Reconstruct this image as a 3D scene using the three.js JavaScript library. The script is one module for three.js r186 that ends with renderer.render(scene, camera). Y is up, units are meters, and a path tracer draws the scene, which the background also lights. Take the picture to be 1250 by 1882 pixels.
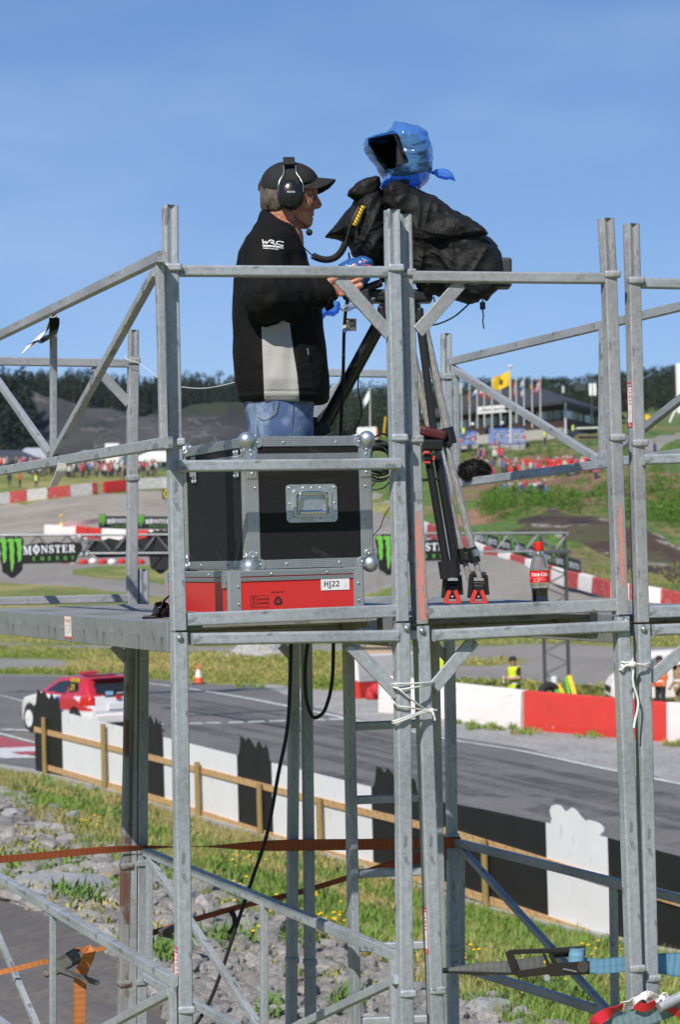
import * as THREE from 'three';
import { mergeGeometries, mergeVertices, toCreasedNormals } from 'three/addons/utils/BufferGeometryUtils.js';
import { RoundedBoxGeometry } from 'three/addons/geometries/RoundedBoxGeometry.js';

// ---------------------------------------------------------------- camera, sky, sun, exposure
const scene = new THREE.Scene();
const F = 4300, EYE = new THREE.Vector3(0, 4.4, 0);                 // focal length in photo pixels (1250 x 1882)
const camera = new THREE.PerspectiveCamera(2 * Math.atan(941 / F) * 180 / Math.PI, 681 / 1024, 0.1, 6000);
camera.position.copy(EYE);
camera.rotation.set(0.0177, 0, -0.0275, 'XYZ');
camera.updateMatrixWorld(true);
camera.focus = 8.4; camera.userData.fStop = 7.5;
const renderer = new THREE.WebGLRenderer();
renderer.toneMapping = THREE.LinearToneMapping;
renderer.toneMappingExposure = 1.1;
renderer.shadowMap.enabled = true;
const SUN = new THREE.Vector3(-0.42, 1.0, 0.97).normalize();
{
  const W = 2048, H = 1024, d = new Float32Array(W * H * 4);
  const h2 = (x, y) => { let n = Math.imul(x, 374761393) ^ Math.imul(y, 668265263); n = Math.imul(n ^ (n >>> 13), 1274126177); return ((n ^ (n >>> 16)) >>> 0) / 4294967296; };
  const vn = (x, y) => { const i = Math.floor(x), j = Math.floor(y), f = x - i, g = y - j, s = f * f * (3 - 2 * f), t = g * g * (3 - 2 * g); return (h2(i, j) * (1 - s) + h2(i + 1, j) * s) * (1 - t) + (h2(i, j + 1) * (1 - s) + h2(i + 1, j + 1) * s) * t; };
  const stops = [[-90, .10, .11, .09], [-2, .16, .19, .2], [0, .43, .64, .84], [3, .345, .55, .815], [5.5, .265, .458, .785], [8, .217, .392, .71], [11, .174, .335, .64], [14, .136, .283, .57], [22, .09, .205, .465], [45, .05, .13, .34], [90, .038, .10, .27]];
  for (let y = 0; y < H; y++) {
    const el = ((y + .5) / H - .5) * 180;
    let k = 0; while (k < stops.length - 2 && el > stops[k + 1][0]) k++;
    const a = stops[k], b = stops[k + 1]; let t = Math.min(1, Math.max(0, (el - a[0]) / (b[0] - a[0])));
    for (let x = 0; x < W; x++) {
      const az = (x + .5) / W * 360, o = (y * W + x) * 4;
      let c = 0;
      if (el > 0 && el < 60) {                                       // thin streaks of cirrus
        const u = az * .12 + el * .1, v = el * .55 - az * .05;
        const n = .5 * vn(u * 1.3, v * 1.1) + .3 * vn(u * 3.1 + 9, v * 2.4) + .2 * vn(u * 7 + 3, v * 5.5);
        c = Math.max(0, n - .40) * .32 * Math.min(1, el / 3) * (1 - el / 60);
      }
      for (let i = 0; i < 3; i++) { const s = a[i + 1] * (1 - t) + b[i + 1] * t; d[o + i] = s + (Math.max(s, [.62, .74, .92][i]) - s) * c; }
      d[o + 3] = 1;
    }
  }
  const t = new THREE.DataTexture(d, W, H, THREE.RGBAFormat, THREE.FloatType);
  t.mapping = THREE.EquirectangularReflectionMapping; t.magFilter = t.minFilter = THREE.LinearFilter; t.needsUpdate = true;
  scene.background = t; scene.environment = t;
}
const sun = new THREE.DirectionalLight(new THREE.Color(1, .945, .85), 4.5);
sun.name = 'sun'; sun.position.copy(SUN).multiplyScalar(100); sun.castShadow = true; sun.shadow.radius = 1;
sun.shadow.mapSize.set(4096, 4096); Object.assign(sun.shadow.camera, { left: -60, right: 60, top: 60, bottom: -60, near: 1, far: 400 });
scene.add(sun); scene.add(sun.target);
scene.fog = new THREE.FogExp2(new THREE.Color(.62, .74, .88), .00006);

// ---------------------------------------------------------------- helpers
const V = (x, y, z) => new THREE.Vector3(x, y, z);
const clamp = (x, a, b) => Math.min(b, Math.max(a, x)), lerp = (a, b, t) => a + (b - a) * t;
const sstep = (a, b, x) => { const t = clamp((x - a) / (b - a), 0, 1); return t * t * (3 - 2 * t); };
function rng(seed) { let s = seed | 0; return () => { s = (s + 0x6d2b79f5) | 0; let t = Math.imul(s ^ (s >>> 15), 1 | s); t = (t + Math.imul(t ^ (t >>> 7), 61 | t)) ^ t; return ((t ^ (t >>> 14)) >>> 0) / 4294967296; }; }
const hsh = (x, y, z = 0) => { let n = Math.imul(x | 0, 374761393) ^ Math.imul(y | 0, 668265263) ^ Math.imul(z | 0, 1440662683); n = Math.imul(n ^ (n >>> 13), 1274126177); return ((n ^ (n >>> 16)) >>> 0) / 4294967296; };
const md = (a, p) => ((a % p) + p) % p;
function tn(x, y, p, s = 0) {                                        // tiling value noise, period p
  const i = Math.floor(x), j = Math.floor(y), f = x - i, g = y - j, a = f * f * (3 - 2 * f), b = g * g * (3 - 2 * g);
  const i0 = md(i, p), i1 = md(i + 1, p), j0 = md(j, p), j1 = md(j + 1, p);
  return lerp(lerp(hsh(i0, j0, s), hsh(i1, j0, s), a), lerp(hsh(i0, j1, s), hsh(i1, j1, s), a), b);
}
function fbm(x, y, p, s = 0, o = 4) { let v = 0, a = .5, t = 0; for (let i = 0; i < o; i++) { v += a * tn(x, y, p, s + i * 7); t += a; x *= 2; y *= 2; p *= 2; a *= .5; } return v / t; }
function n3(x, y, z) {                                               // value noise in space, -1..1
  const i = Math.floor(x), j = Math.floor(y), k = Math.floor(z), f = x - i, g = y - j, h = z - k;
  const a = f * f * (3 - 2 * f), b = g * g * (3 - 2 * g), c = h * h * (3 - 2 * h);
  const q = (dx, dy, dz) => hsh(i + dx, j + dy, k + dz);
  return 2 * lerp(lerp(lerp(q(0, 0, 0), q(1, 0, 0), a), lerp(q(0, 1, 0), q(1, 1, 0), a), b), lerp(lerp(q(0, 0, 1), q(1, 0, 1), a), lerp(q(0, 1, 1), q(1, 1, 1), a), b), c) - 1;
}
const RQ = camera.quaternion.clone();
const ray = (px, py) => V((px - 625) / F, -(py - 941) / F, -1).applyQuaternion(RQ);   // towards a point of the photograph, one metre deep
const P = (px, py, D) => ray(px, py).multiplyScalar(D).add(EYE);
// the scaffold's own plan: U along its front, W along its depth, origin at the front left post
const U = V(.9397, 0, -.342), W = V(-.342, 0, -.9397), A0 = P(318, 1000, 7.5);
const onW = (px, py, w) => { const r = ray(px, py); return r.multiplyScalar((A0.clone().sub(EYE).dot(W) + w) / r.dot(W)).add(EYE); };
const onU = (px, py, u) => { const r = ray(px, py); return r.multiplyScalar((A0.clone().sub(EYE).dot(U) + u) / r.dot(U)).add(EYE); };
const onY = (px, py, y) => { const r = ray(px, py); return r.multiplyScalar((y - EYE.y) / r.y).add(EYE); };
const T = (u, y, w) => V(A0.x, y, A0.z).addScaledVector(U, u).addScaledVector(W, w);

const taken = new Map(), origin = new WeakMap();
function numbered(name) { const n = taken.get(name) || 0; taken.set(name, n + 1); return n ? name + '_' + String(n).padStart(3, '0') : name; }
function tag(o, label, category, group, kind) { if (label) o.userData.label = label; if (category) o.userData.category = category; if (group) o.userData.group = group; if (kind) o.userData.kind = kind; return o; }
function thing(name, label, category, pos = V(0, 0, 0), group) { const o = new THREE.Group(); o.name = numbered(name); o.position.copy(pos); scene.add(o); origin.set(o, pos.clone()); return tag(o, label, category, group); }
function part(name, geo, mat, parent, label) {                       // geometry given in world coordinates
  if (Array.isArray(geo)) geo = merge(geo);
  const m = new THREE.Mesh(geo, mat), off = origin.get(parent);
  m.name = name; geo.translate(-off.x, -off.y, -off.z); m.castShadow = m.receiveShadow = true;
  parent.add(m); origin.set(m, off); if (label) m.userData.label = label; return m;
}
function single(name, geo, mat, label, category, group, pos) {       // a thing that is one mesh
  if (Array.isArray(geo)) geo = merge(geo);
  geo.computeBoundingBox(); const b = geo.boundingBox; pos = pos || V((b.min.x + b.max.x) / 2, b.min.y, (b.min.z + b.max.z) / 2);
  geo.translate(-pos.x, -pos.y, -pos.z);
  const m = new THREE.Mesh(geo, mat); m.name = numbered(name); m.position.copy(pos); m.castShadow = m.receiveShadow = true; scene.add(m); origin.set(m, pos.clone());
  return tag(m, label, category, group);
}
function struct(name, geo, mat) { const m = new THREE.Mesh(geo, mat); m.name = numbered(name); m.userData.kind = 'structure'; m.receiveShadow = m.castShadow = true; scene.add(m); return m; }
function merge(list) {
  list = list.flat(9).filter(Boolean).map((g) => { g = g.index ? g.toNonIndexed() : g; if (!g.attributes.uv) g.setAttribute('uv', new THREE.BufferAttribute(new Float32Array(g.attributes.position.count * 2), 2)); if (!g.attributes.normal) g.computeVertexNormals(); return g; });
  const col = list.some((g) => g.attributes.color);
  if (col) for (const g of list) if (!g.attributes.color) g.setAttribute('color', new THREE.BufferAttribute(new Float32Array(g.attributes.position.count * 3).fill(1), 3));
  for (const g of list) for (const k of Object.keys(g.attributes)) if (!['position', 'normal', 'uv', 'color'].includes(k)) g.deleteAttribute(k);
  return list.length === 1 ? list[0] : mergeGeometries(list);
}
function paint(g, r, gg, b) { g = g.index ? g.toNonIndexed() : g; const n = g.attributes.position.count, a = new Float32Array(n * 3); for (let i = 0; i < n; i++) a.set([r, gg, b], i * 3); g.setAttribute('color', new THREE.BufferAttribute(a, 3)); return g; }
function boxUV(g, s = 1) {                                           // uv in metres by the way each face points
  g = g.index ? g.toNonIndexed() : g; const p = g.attributes.position, uv = new Float32Array(p.count * 2), a = V(), b = V(), c = V(), n = V();
  for (let i = 0; i < p.count; i += 3) {
    a.fromBufferAttribute(p, i); b.fromBufferAttribute(p, i + 1); c.fromBufferAttribute(p, i + 2);
    n.copy(b).sub(a).cross(V().copy(c).sub(a)); const x = Math.abs(n.x), y = Math.abs(n.y), z = Math.abs(n.z);
    [a, b, c].forEach((v, k) => { const q = y >= x && y >= z ? [v.x, v.z] : x >= z ? [v.z, v.y] : [v.x, v.y]; uv[(i + k) * 2] = q[0] * s; uv[(i + k) * 2 + 1] = q[1] * s; });
  }
  g.setAttribute('uv', new THREE.BufferAttribute(uv, 2)); return g;
}
// a straight bar of rectangular tube with rounded edges: a wide along hint, b wide across it
function bar(p0, p1, a, b, hint = U, r = .005, caps = true) {
  const ax = p1.clone().sub(p0), L = ax.length(); ax.normalize();
  const n1 = hint.clone().addScaledVector(ax, -hint.dot(ax)).normalize(), n2 = ax.clone().cross(n1);
  r = Math.min(r, a / 2.2, b / 2.2); const pr = [];
  for (const [sx, sy, t0] of [[1, 1, 0], [-1, 1, 1], [-1, -1, 2], [1, -1, 3]]) for (const k of [0, .5, 1]) { const t = (t0 + k) * Math.PI / 2; pr.push([sx * (a / 2 - r) + r * Math.cos(t), sy * (b / 2 - r) + r * Math.sin(t), Math.cos(t), Math.sin(t)]); }
  return prism(pr, p0, n1, n2, ax, L, caps);
}
function rod(p0, p1, r, seg = 10, r1 = r) {
  const ax = p1.clone().sub(p0), L = ax.length(); ax.normalize();
  const n1 = (Math.abs(ax.y) > .9 ? V(1, 0, 0) : V(0, 1, 0)).cross(ax).normalize(), n2 = ax.clone().cross(n1), pr = [];
  for (let k = 0; k < seg; k++) { const t = k / seg * 2 * Math.PI; pr.push([r * Math.cos(t), r * Math.sin(t), Math.cos(t), Math.sin(t)]); }
  return prism(pr, p0, n1, n2, ax, L, true, r1 / r);
}
function prism(pr, p0, n1, n2, ax, L, caps, taper = 1) {
  const pos = [], nor = [], uv = [], n = pr.length; let run = 0;
  const at = (q, s) => { const k = s ? taper : 1; return [p0.x + n1.x * q[0] * k + n2.x * q[1] * k + ax.x * s, p0.y + n1.y * q[0] * k + n2.y * q[1] * k + ax.y * s, p0.z + n1.z * q[0] * k + n2.z * q[1] * k + ax.z * s]; };
  const nm = (q) => [n1.x * q[2] + n2.x * q[3], n1.y * q[2] + n2.y * q[3], n1.z * q[2] + n2.z * q[3]];
  for (let i = 0; i < n; i++) {
    const q = pr[i], t = pr[(i + 1) % n], w = Math.hypot(t[0] - q[0], t[1] - q[1]);
    const A = at(q, 0), B = at(t, 0), C = at(t, L), D = at(q, L), na = nm(q), nb = nm(t);
    pos.push(...A, ...B, ...C, ...A, ...C, ...D); nor.push(...na, ...nb, ...nb, ...na, ...nb, ...na);
    uv.push(run, 0, run + w, 0, run + w, L, run, 0, run + w, L, run, L); run += w;
  }
  if (caps) for (const [s, sg] of [[0, -1], [L, 1]]) for (let i = 1; i < n - 1; i++) {
    const tri = sg > 0 ? [pr[0], pr[i], pr[i + 1]] : [pr[0], pr[i + 1], pr[i]];
    for (const q of tri) { pos.push(...at(q, s)); nor.push(ax.x * sg, ax.y * sg, ax.z * sg); uv.push(q[0], q[1]); }
  }
  const g = new THREE.BufferGeometry();
  g.setAttribute('position', new THREE.Float32BufferAttribute(pos, 3)); g.setAttribute('normal', new THREE.Float32BufferAttribute(nor, 3)); g.setAttribute('uv', new THREE.Float32BufferAttribute(uv, 2));
  return g;
}
// box with rounded edges between axes: centre c, half sizes along three unit vectors
function block(c, sx, sy, sz, r = .004, ax = V(1, 0, 0), ay = V(0, 1, 0), az = V(0, 0, 1)) {
  const g = boxUV(r > 0 ? new RoundedBoxGeometry(sx, sy, sz, 2, r) : new THREE.BoxGeometry(sx, sy, sz));
  if (ax.clone().cross(ay).dot(az) < 0) az = az.clone().negate();
  g.applyMatrix4(new THREE.Matrix4().makeBasis(ax, ay, az).setPosition(c)); return g;
}
const UP = V(0, 1, 0), NW = W.clone().negate();
const tblock = (c, su, sy, sw, r) => block(c, su, sy, sw, r, U, UP, NW);       // a block in line with the scaffold
function wire(pts, r, seg = 40, rad = 6, closed = false) { return new THREE.TubeGeometry(new THREE.CatmullRomCurve3(pts, closed, 'centripetal'), seg, r, rad, closed); }
// a flat strip of webbing through points, width along across
function ribbon(pts, width, across, thick = .003, seg = 24, twist = 0, uvl = 1) {
  const c = new THREE.CatmullRomCurve3(pts, false, 'centripetal'), ps = c.getSpacedPoints(seg), tw = typeof twist === 'function' ? twist : (t) => twist * t, rows = [];
  for (let i = 0; i <= seg; i++) {
    const t = c.getTangentAt(i / seg), wv = (typeof width === 'function' ? width(i / seg) : width) / 2;
    const ac = across.clone().addScaledVector(t, -across.dot(t)).normalize().applyAxisAngle(t, tw(i / seg)), n = t.clone().cross(ac).multiplyScalar(thick / 2);
    rows.push([[-1, 1], [1, 1], [1, -1], [-1, -1]].map(([s, q]) => ps[i].clone().addScaledVector(ac, s * wv).addScaledVector(n, q)));
  }
  const pos = [], uv = [], L = c.getLength();
  for (let i = 0; i < seg; i++) for (let k = 0; k < 4; k++) {
    const a = rows[i][k], b = rows[i][(k + 1) % 4], d = rows[i + 1][k], e = rows[i + 1][(k + 1) % 4], u0 = k % 2 ? 0 : k === 0 ? 0 : 1, u1 = k % 2 ? 0 : 1 - u0;
    for (const [v, u, w] of [[a, u0, 0], [d, u0, 1], [b, u1, 0], [b, u1, 0], [d, u0, 1], [e, u1, 1]]) { pos.push(v.x, v.y, v.z); uv.push(u, (i + w) / seg * L * uvl); }
  }
  for (const [r, f] of [[rows[0], [0, 1, 2, 0, 2, 3]], [rows[seg], [0, 2, 1, 0, 3, 2]]]) for (const k of f) { pos.push(r[k].x, r[k].y, r[k].z); uv.push(0, 0); }
  const g = new THREE.BufferGeometry(); g.setAttribute('position', new THREE.Float32BufferAttribute(pos, 3)); g.setAttribute('uv', new THREE.Float32BufferAttribute(uv, 2));
  return toCreasedNormals(g, .9);
}
// surface of a field f (below 0 inside), by surface nets
function sdfMesh(f, lo, hi, cell, color) {
  const nx = Math.ceil((hi.x - lo.x) / cell) + 1, ny = Math.ceil((hi.y - lo.y) / cell) + 1, nz = Math.ceil((hi.z - lo.z) / cell) + 1;
  const d = new Float32Array(nx * ny * nz), id = (i, j, k) => (k * ny + j) * nx + i;
  const B = 6;                                                        // whole blocks far from the surface are filled without a look
  for (let kb = 0; kb < nz; kb += B) for (let jb = 0; jb < ny; jb += B) for (let ib = 0; ib < nx; ib += B) {
    const c = f(lo.x + (ib + B / 2) * cell, lo.y + (jb + B / 2) * cell, lo.z + (kb + B / 2) * cell), skip = Math.abs(c) > cell * (B / 2 + 1) * 1.74 * 1.35;
    for (let k = kb; k < Math.min(nz, kb + B); k++) for (let j = jb; j < Math.min(ny, jb + B); j++) for (let i = ib; i < Math.min(nx, ib + B); i++) d[id(i, j, k)] = skip ? c : f(lo.x + i * cell, lo.y + j * cell, lo.z + k * cell);
  }
  const vi = new Int32Array(nx * ny * nz).fill(-1), pos = [], ix = [];
  for (let k = 0; k < nz - 1; k++) for (let j = 0; j < ny - 1; j++) for (let i = 0; i < nx - 1; i++) {
    let sx = 0, sy = 0, sz = 0, n = 0, m = 0; const c = [];
    for (let q = 0; q < 8; q++) { const v = d[id(i + (q & 1), j + (q >> 1 & 1), k + (q >> 2))]; c.push(v); if (v < 0) m++; }
    if (m === 0 || m === 8) continue;
    for (let q = 0; q < 8; q++) for (const b of [1, 2, 4]) if (!(q & b)) { const r = q | b; if ((c[q] < 0) !== (c[r] < 0)) { const t = c[q] / (c[q] - c[r]); sx += (q & 1) + (b === 1 ? t : 0); sy += (q >> 1 & 1) + (b === 2 ? t : 0); sz += (q >> 2) + (b === 4 ? t : 0); n++; } }
    vi[id(i, j, k)] = pos.length / 3; pos.push(lo.x + (i + sx / n) * cell, lo.y + (j + sy / n) * cell, lo.z + (k + sz / n) * cell);
  }
  const quad = (a, b, c, e, fl) => { if (a < 0 || b < 0 || c < 0 || e < 0) return; if (fl) ix.push(a, b, c, a, c, e); else ix.push(a, c, b, a, e, c); };
  for (let k = 1; k < nz - 1; k++) for (let j = 1; j < ny - 1; j++) for (let i = 1; i < nx - 1; i++) {
    const s = d[id(i, j, k)] < 0;
    if (s !== d[id(i + 1, j, k)] < 0) quad(vi[id(i, j - 1, k - 1)], vi[id(i, j, k - 1)], vi[id(i, j, k)], vi[id(i, j - 1, k)], s);
    if (s !== d[id(i, j + 1, k)] < 0) quad(vi[id(i - 1, j, k - 1)], vi[id(i - 1, j, k)], vi[id(i, j, k)], vi[id(i, j, k - 1)], s);
    if (s !== d[id(i, j, k + 1)] < 0) quad(vi[id(i - 1, j - 1, k)], vi[id(i, j - 1, k)], vi[id(i, j, k)], vi[id(i - 1, j, k)], s);
  }
  const g = new THREE.BufferGeometry(), p = new Float32Array(pos), nor = new Float32Array(pos.length), uv = new Float32Array(pos.length / 3 * 2), e = cell * .5;
  for (let i = 0; i < p.length; i += 3) {
    const [x, y, z] = [p[i], p[i + 1], p[i + 2]]; let a = f(x + e, y, z) - f(x - e, y, z), b = f(x, y + e, z) - f(x, y - e, z), c = f(x, y, z + e) - f(x, y, z - e); const l = Math.hypot(a, b, c) || 1;
    nor.set([a / l, b / l, c / l], i); uv.set([x + z * .7, y + z * .3], i / 3 * 2);
  }
  g.setAttribute('position', new THREE.BufferAttribute(p, 3)); g.setAttribute('normal', new THREE.BufferAttribute(nor, 3)); g.setAttribute('uv', new THREE.BufferAttribute(uv, 2)); g.setIndex(ix);
  if (color) { const cc = new Float32Array(pos.length); for (let i = 0; i < p.length; i += 3) cc.set(color(p[i], p[i + 1], p[i + 2]), i); g.setAttribute('color', new THREE.BufferAttribute(cc, 3)); }
  return g;
}
const smin = (a, b, k) => { const h = Math.max(k - Math.abs(a - b), 0) / k; return Math.min(a, b) - h * h * k * .25; };
// tapered capsule between a and b
function cap(x, y, z, a, b, ra, rb) {
  const bx = b.x - a.x, by = b.y - a.y, bz = b.z - a.z, px = x - a.x, py = y - a.y, pz = z - a.z;
  const t = clamp((px * bx + py * by + pz * bz) / (bx * bx + by * by + bz * bz || 1e-9), 0, 1);
  return Math.hypot(px - bx * t, py - by * t, pz - bz * t) - (ra + (rb - ra) * t);
}
const ell = (x, y, z, c, rx, ry, rz) => { const q = Math.hypot((x - c.x) / rx, (y - c.y) / ry, (z - c.z) / rz); return (q - 1) * Math.min(rx, ry, rz) * (q < .2 ? 1 : 1); };
// clip a triangle soup [x,y,z, f...] by a value per vertex: returns [inside, outside]
function splitTris(tris, f) {                                        // tris: array of [v, v, v]; v = [x, y, z]
  const ins = [], outs = [], cut = (a, b, fa, fb) => { const t = fa / (fa - fb); return a.map((x, i) => x + (b[i] - x) * t); };
  const memo = new Map(), val = (v) => { let r = memo.get(v); if (r === undefined) memo.set(v, r = f(v)); return r; };
  for (const t of tris) {
    const v = t.map(val), m = v.filter((x) => x < 0).length;
    if (m === 3) ins.push(t); else if (m === 0) outs.push(t);
    else {
      const solo = m === 1 ? v.findIndex((x) => x < 0) : v.findIndex((x) => x >= 0);
      const a = t[solo], b = t[(solo + 1) % 3], c = t[(solo + 2) % 3], fa = v[solo], fb = v[(solo + 1) % 3], fc = v[(solo + 2) % 3];
      const ab = cut(a, b, fa, fb), ac = cut(a, c, fa, fc);
      (m === 1 ? ins : outs).push([a, ab, ac]); (m === 1 ? outs : ins).push([ab, b, c], [ab, c, ac]);
    }
  }
  return [ins, outs];
}
function polyDist(poly) {                                            // signed distance to a polygon [[x, y], ...], below 0 inside
  let x0 = 1e9, x1 = -1e9, y0 = 1e9, y1 = -1e9; for (const [x, y] of poly) { x0 = Math.min(x0, x); x1 = Math.max(x1, x); y0 = Math.min(y0, y); y1 = Math.max(y1, y); }
  return (x, y) => {
    const ox = Math.max(x0 - x, x - x1, 0), oy = Math.max(y0 - y, y - y1, 0); if (ox + oy > 25) return ox + oy;
    let d = 1e18, s = 1;
    for (let i = 0, j = poly.length - 1; i < poly.length; j = i++) {
      const [ax, ay] = poly[i], [bx, by] = poly[j], ex = bx - ax, ey = by - ay, wx = x - ax, wy = y - ay, t = clamp((wx * ex + wy * ey) / (ex * ex + ey * ey || 1e-9), 0, 1);
      d = Math.min(d, (wx - ex * t) ** 2 + (wy - ey * t) ** 2);
      const c1 = y >= ay, c2 = y < by, c3 = ex * wy > ey * wx; if ((c1 && c2 && c3) || (!c1 && !c2 && !c3)) s = -s;
    }
    return s * Math.sqrt(d);
  };
}
// ---------------------------------------------------------------- textures and materials
const enc = (c) => Math.round(255 * clamp(c <= .0031308 ? c * 12.92 : 1.055 * Math.pow(c, 1 / 2.4) - .055, 0, 1));
function ctex(n, f, rep = 1) {                                       // colour map from linear colours
  const d = new Uint8Array(n * n * 4); for (let y = 0; y < n; y++) for (let x = 0; x < n; x++) { const c = f(x / n, y / n), o = (y * n + x) * 4; d[o] = enc(c[0]); d[o + 1] = enc(c[1]); d[o + 2] = enc(c[2]); d[o + 3] = 255; }
  return fin(d, n, rep, true);
}
function gtex(n, f, rep = 1) { const d = new Uint8Array(n * n * 4); for (let y = 0; y < n; y++) for (let x = 0; x < n; x++) { const c = clamp(f(x / n, y / n), 0, 1) * 255, o = (y * n + x) * 4; d[o] = d[o + 1] = d[o + 2] = c; d[o + 3] = 255; } return fin(d, n, rep, false); }
function fin(d, n, rep, srgb) { const t = new THREE.DataTexture(d, n, n, THREE.RGBAFormat); t.wrapS = t.wrapT = THREE.RepeatWrapping; t.magFilter = THREE.LinearFilter; t.minFilter = THREE.LinearMipmapLinearFilter; t.generateMipmaps = true; if (srgb) t.colorSpace = THREE.SRGBColorSpace; t.repeat.set(rep, rep); t.needsUpdate = true; return t; }
function print(w, h, draw) { const c = document.createElement('canvas'); c.width = w; c.height = h; draw(c.getContext('2d'), w, h); const t = new THREE.CanvasTexture(c); t.colorSpace = THREE.SRGBColorSpace; t.anisotropy = 8; return t; }
const lin = (r, g, b) => new THREE.Color().setRGB(r, g, b);
const mat = (r, g, b, rough = .8, o = {}) => new THREE.MeshStandardMaterial({ color: lin(r, g, b), roughness: rough, ...o });
const phys = (r, g, b, rough = .5, o = {}) => new THREE.MeshPhysicalMaterial({ color: lin(r, g, b), roughness: rough, ...o });
const mixc = (a, b, t) => [lerp(a[0], b[0], t), lerp(a[1], b[1], t), lerp(a[2], b[2], t)];
// ================================================================ THE GROUND
// heights of the land, from places seen in the photograph: picture x, picture y, distance
const CTRL = [
  [-100, 1950, 14.2], [0, 1882, 15.2], [0, 1700, 19.3], [330, 1882, 15.2], [330, 1750, 18], [0, 1640, 21], [100, 1550, 26], [100, 1480, 33], [65, 1432, 43], [500, 1882, 16], [500, 1750, 19.5], [500, 1650, 23.5], [500, 1600, 28], [500, 1545, 36],
  [1000, 1882, 17.5], [1000, 1780, 21.5], [950, 1690, 30], [1250, 1800, 22], [1250, 1770, 26.5], [750, 1640, 31.5], [300, 1487, 39.5],
  [960, 1375, 55.6], [345, 1262, 80], [0, 1240, 86], [640, 1320, 63], [1250, 1441, 46], [1250, 1362, 60], [960, 1338, 61], [690, 1285, 69], [70, 1345, 60], [215, 1353, 57], [0, 1300, 70], [500, 1400, 51], [800, 1450, 46],
  [900, 1250, 80], [900, 1200, 98], [900, 1150, 113], [900, 1100, 125], [900, 1032, 140], [600, 1200, 100], [300, 1200, 103], [0, 1200, 104], [0, 1120, 140], [300, 1120, 145], [600, 1120, 140], [0, 1050, 180], [300, 1050, 178], [200, 990, 200], [0, 990, 208],
  [1250, 1250, 82], [1250, 1200, 95], [1100, 1100, 117], [1100, 1087, 122], [1250, 1132, 113], [800, 985, 165], [700, 1100, 135], [700, 1060, 150], [700, 1000, 185], [700, 950, 205], [500, 1000, 190],
  [100, 960, 215], [0, 925, 240], [180, 907, 240], [0, 890, 255], [200, 882, 260], [200, 865, 285], [0, 855, 310], [320, 868, 280], [500, 900, 240], [500, 860, 290], [200, 842, 425], [0, 842, 430], [500, 830, 420], [200, 768, 470], [50, 750, 465], [420, 768, 470], [200, 755, 620], [0, 752, 600], [420, 750, 620],
  [1100, 1040, 140], [1100, 960, 165], [1100, 900, 185], [1100, 860, 205], [950, 918, 190], [1000, 862, 225], [900, 832, 250], [1000, 810, 262], [1250, 865, 210], [1250, 795, 270], [1250, 1000, 150], [1250, 930, 175], [850, 940, 180], [750, 900, 220], [700, 830, 300],
  [1000, 770, 330], [900, 755, 450], [1100, 755, 450], [1250, 735, 430], [620, 800, 400], [650, 765, 500], [950, 745, 600], [1250, 715, 600],
];
const EXT = [[-700, 0], [1950, 1250]];                               // the land goes on beyond both edges of the frame
const cps = [];
for (const [x, y, d] of CTRL) { const p = P(x, y, d); cps.push([p, p.y]); }
for (const [ex, src] of EXT) for (const [x, y, d] of CTRL) if (Math.abs(x - src) < 60) { const p = P(ex, y - (ex - x) * -.0275, d); cps.push([p, P(x, y, d).y]); }
for (const ex of [-700, 100, 625, 1200, 1950]) { const p = P(ex, 900, 1400), q = P(ex, 2600, 5); cps.push([p, 40], [q, 1.35]); }
const uvOf = (x, z) => [Math.atan2(x, -z) * 43, Math.log(Math.max(2.5, Math.hypot(x, z))) * 10];
const TPS = (() => {
  const n = cps.length, pts = cps.map(([p]) => uvOf(p.x, p.z)), m = n + 3, A = [], K = (r2) => (r2 < 1e-9 ? 0 : .5 * r2 * Math.log(r2));
  for (let i = 0; i < m; i++) A.push(new Float64Array(m + 1));
  for (let i = 0; i < n; i++) {
    for (let j = 0; j < n; j++) A[i][j] = K((pts[i][0] - pts[j][0]) ** 2 + (pts[i][1] - pts[j][1]) ** 2) + (i === j ? .35 : 0);
    A[i][n] = A[n][i] = 1; A[i][n + 1] = A[n + 1][i] = pts[i][0]; A[i][n + 2] = A[n + 2][i] = pts[i][1]; A[i][m] = cps[i][1];
  }
  for (let c = 0; c < m; c++) {
    let p = c; for (let r = c + 1; r < m; r++) if (Math.abs(A[r][c]) > Math.abs(A[p][c])) p = r; [A[c], A[p]] = [A[p], A[c]];
    for (let r = 0; r < m; r++) if (r !== c) { const f = A[r][c] / A[c][c]; if (f) for (let k = c; k <= m; k++) A[r][k] -= f * A[c][k]; }
  }
  const w = A.map((r, i) => r[m] / r[i]);
  return (a, b) => { let v = w[n] + w[n + 1] * a + w[n + 2] * b; for (let i = 0; i < n; i++) { const r2 = (pts[i][0] - a) ** 2 + (pts[i][1] - b) ** 2; if (r2 > 1e-9) v += w[i] * .5 * r2 * Math.log(r2); } return v; };
})();
function ground(x, z) {                                              // height of the land
  let [a, b] = uvOf(x, z); a = clamp(a, -12, 12.5);
  return TPS(a, Math.min(b, Math.log(1400) * 10));
}
function G(px, py, d0 = 8, d1 = 900) {                               // the place on the land seen at a point of the photograph
  const r = ray(px, py); let a = d0, fa = 1;
  for (let d = d0; d < d1; d *= 1.012) {
    const f = EYE.y + r.y * d - ground(r.x * d, r.z * d);
    if (f < 0 && fa > 0 && d > d0) { let lo = a, hi = d; for (let i = 0; i < 14; i++) { const m = (lo + hi) / 2; if (EYE.y + r.y * m - ground(r.x * m, r.z * m) < 0) hi = m; else lo = m; } const x = r.x * hi, z = r.z * hi; return V(x, ground(x, z), z); }
    a = d; fa = f;
  }
  return null;
}
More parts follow.
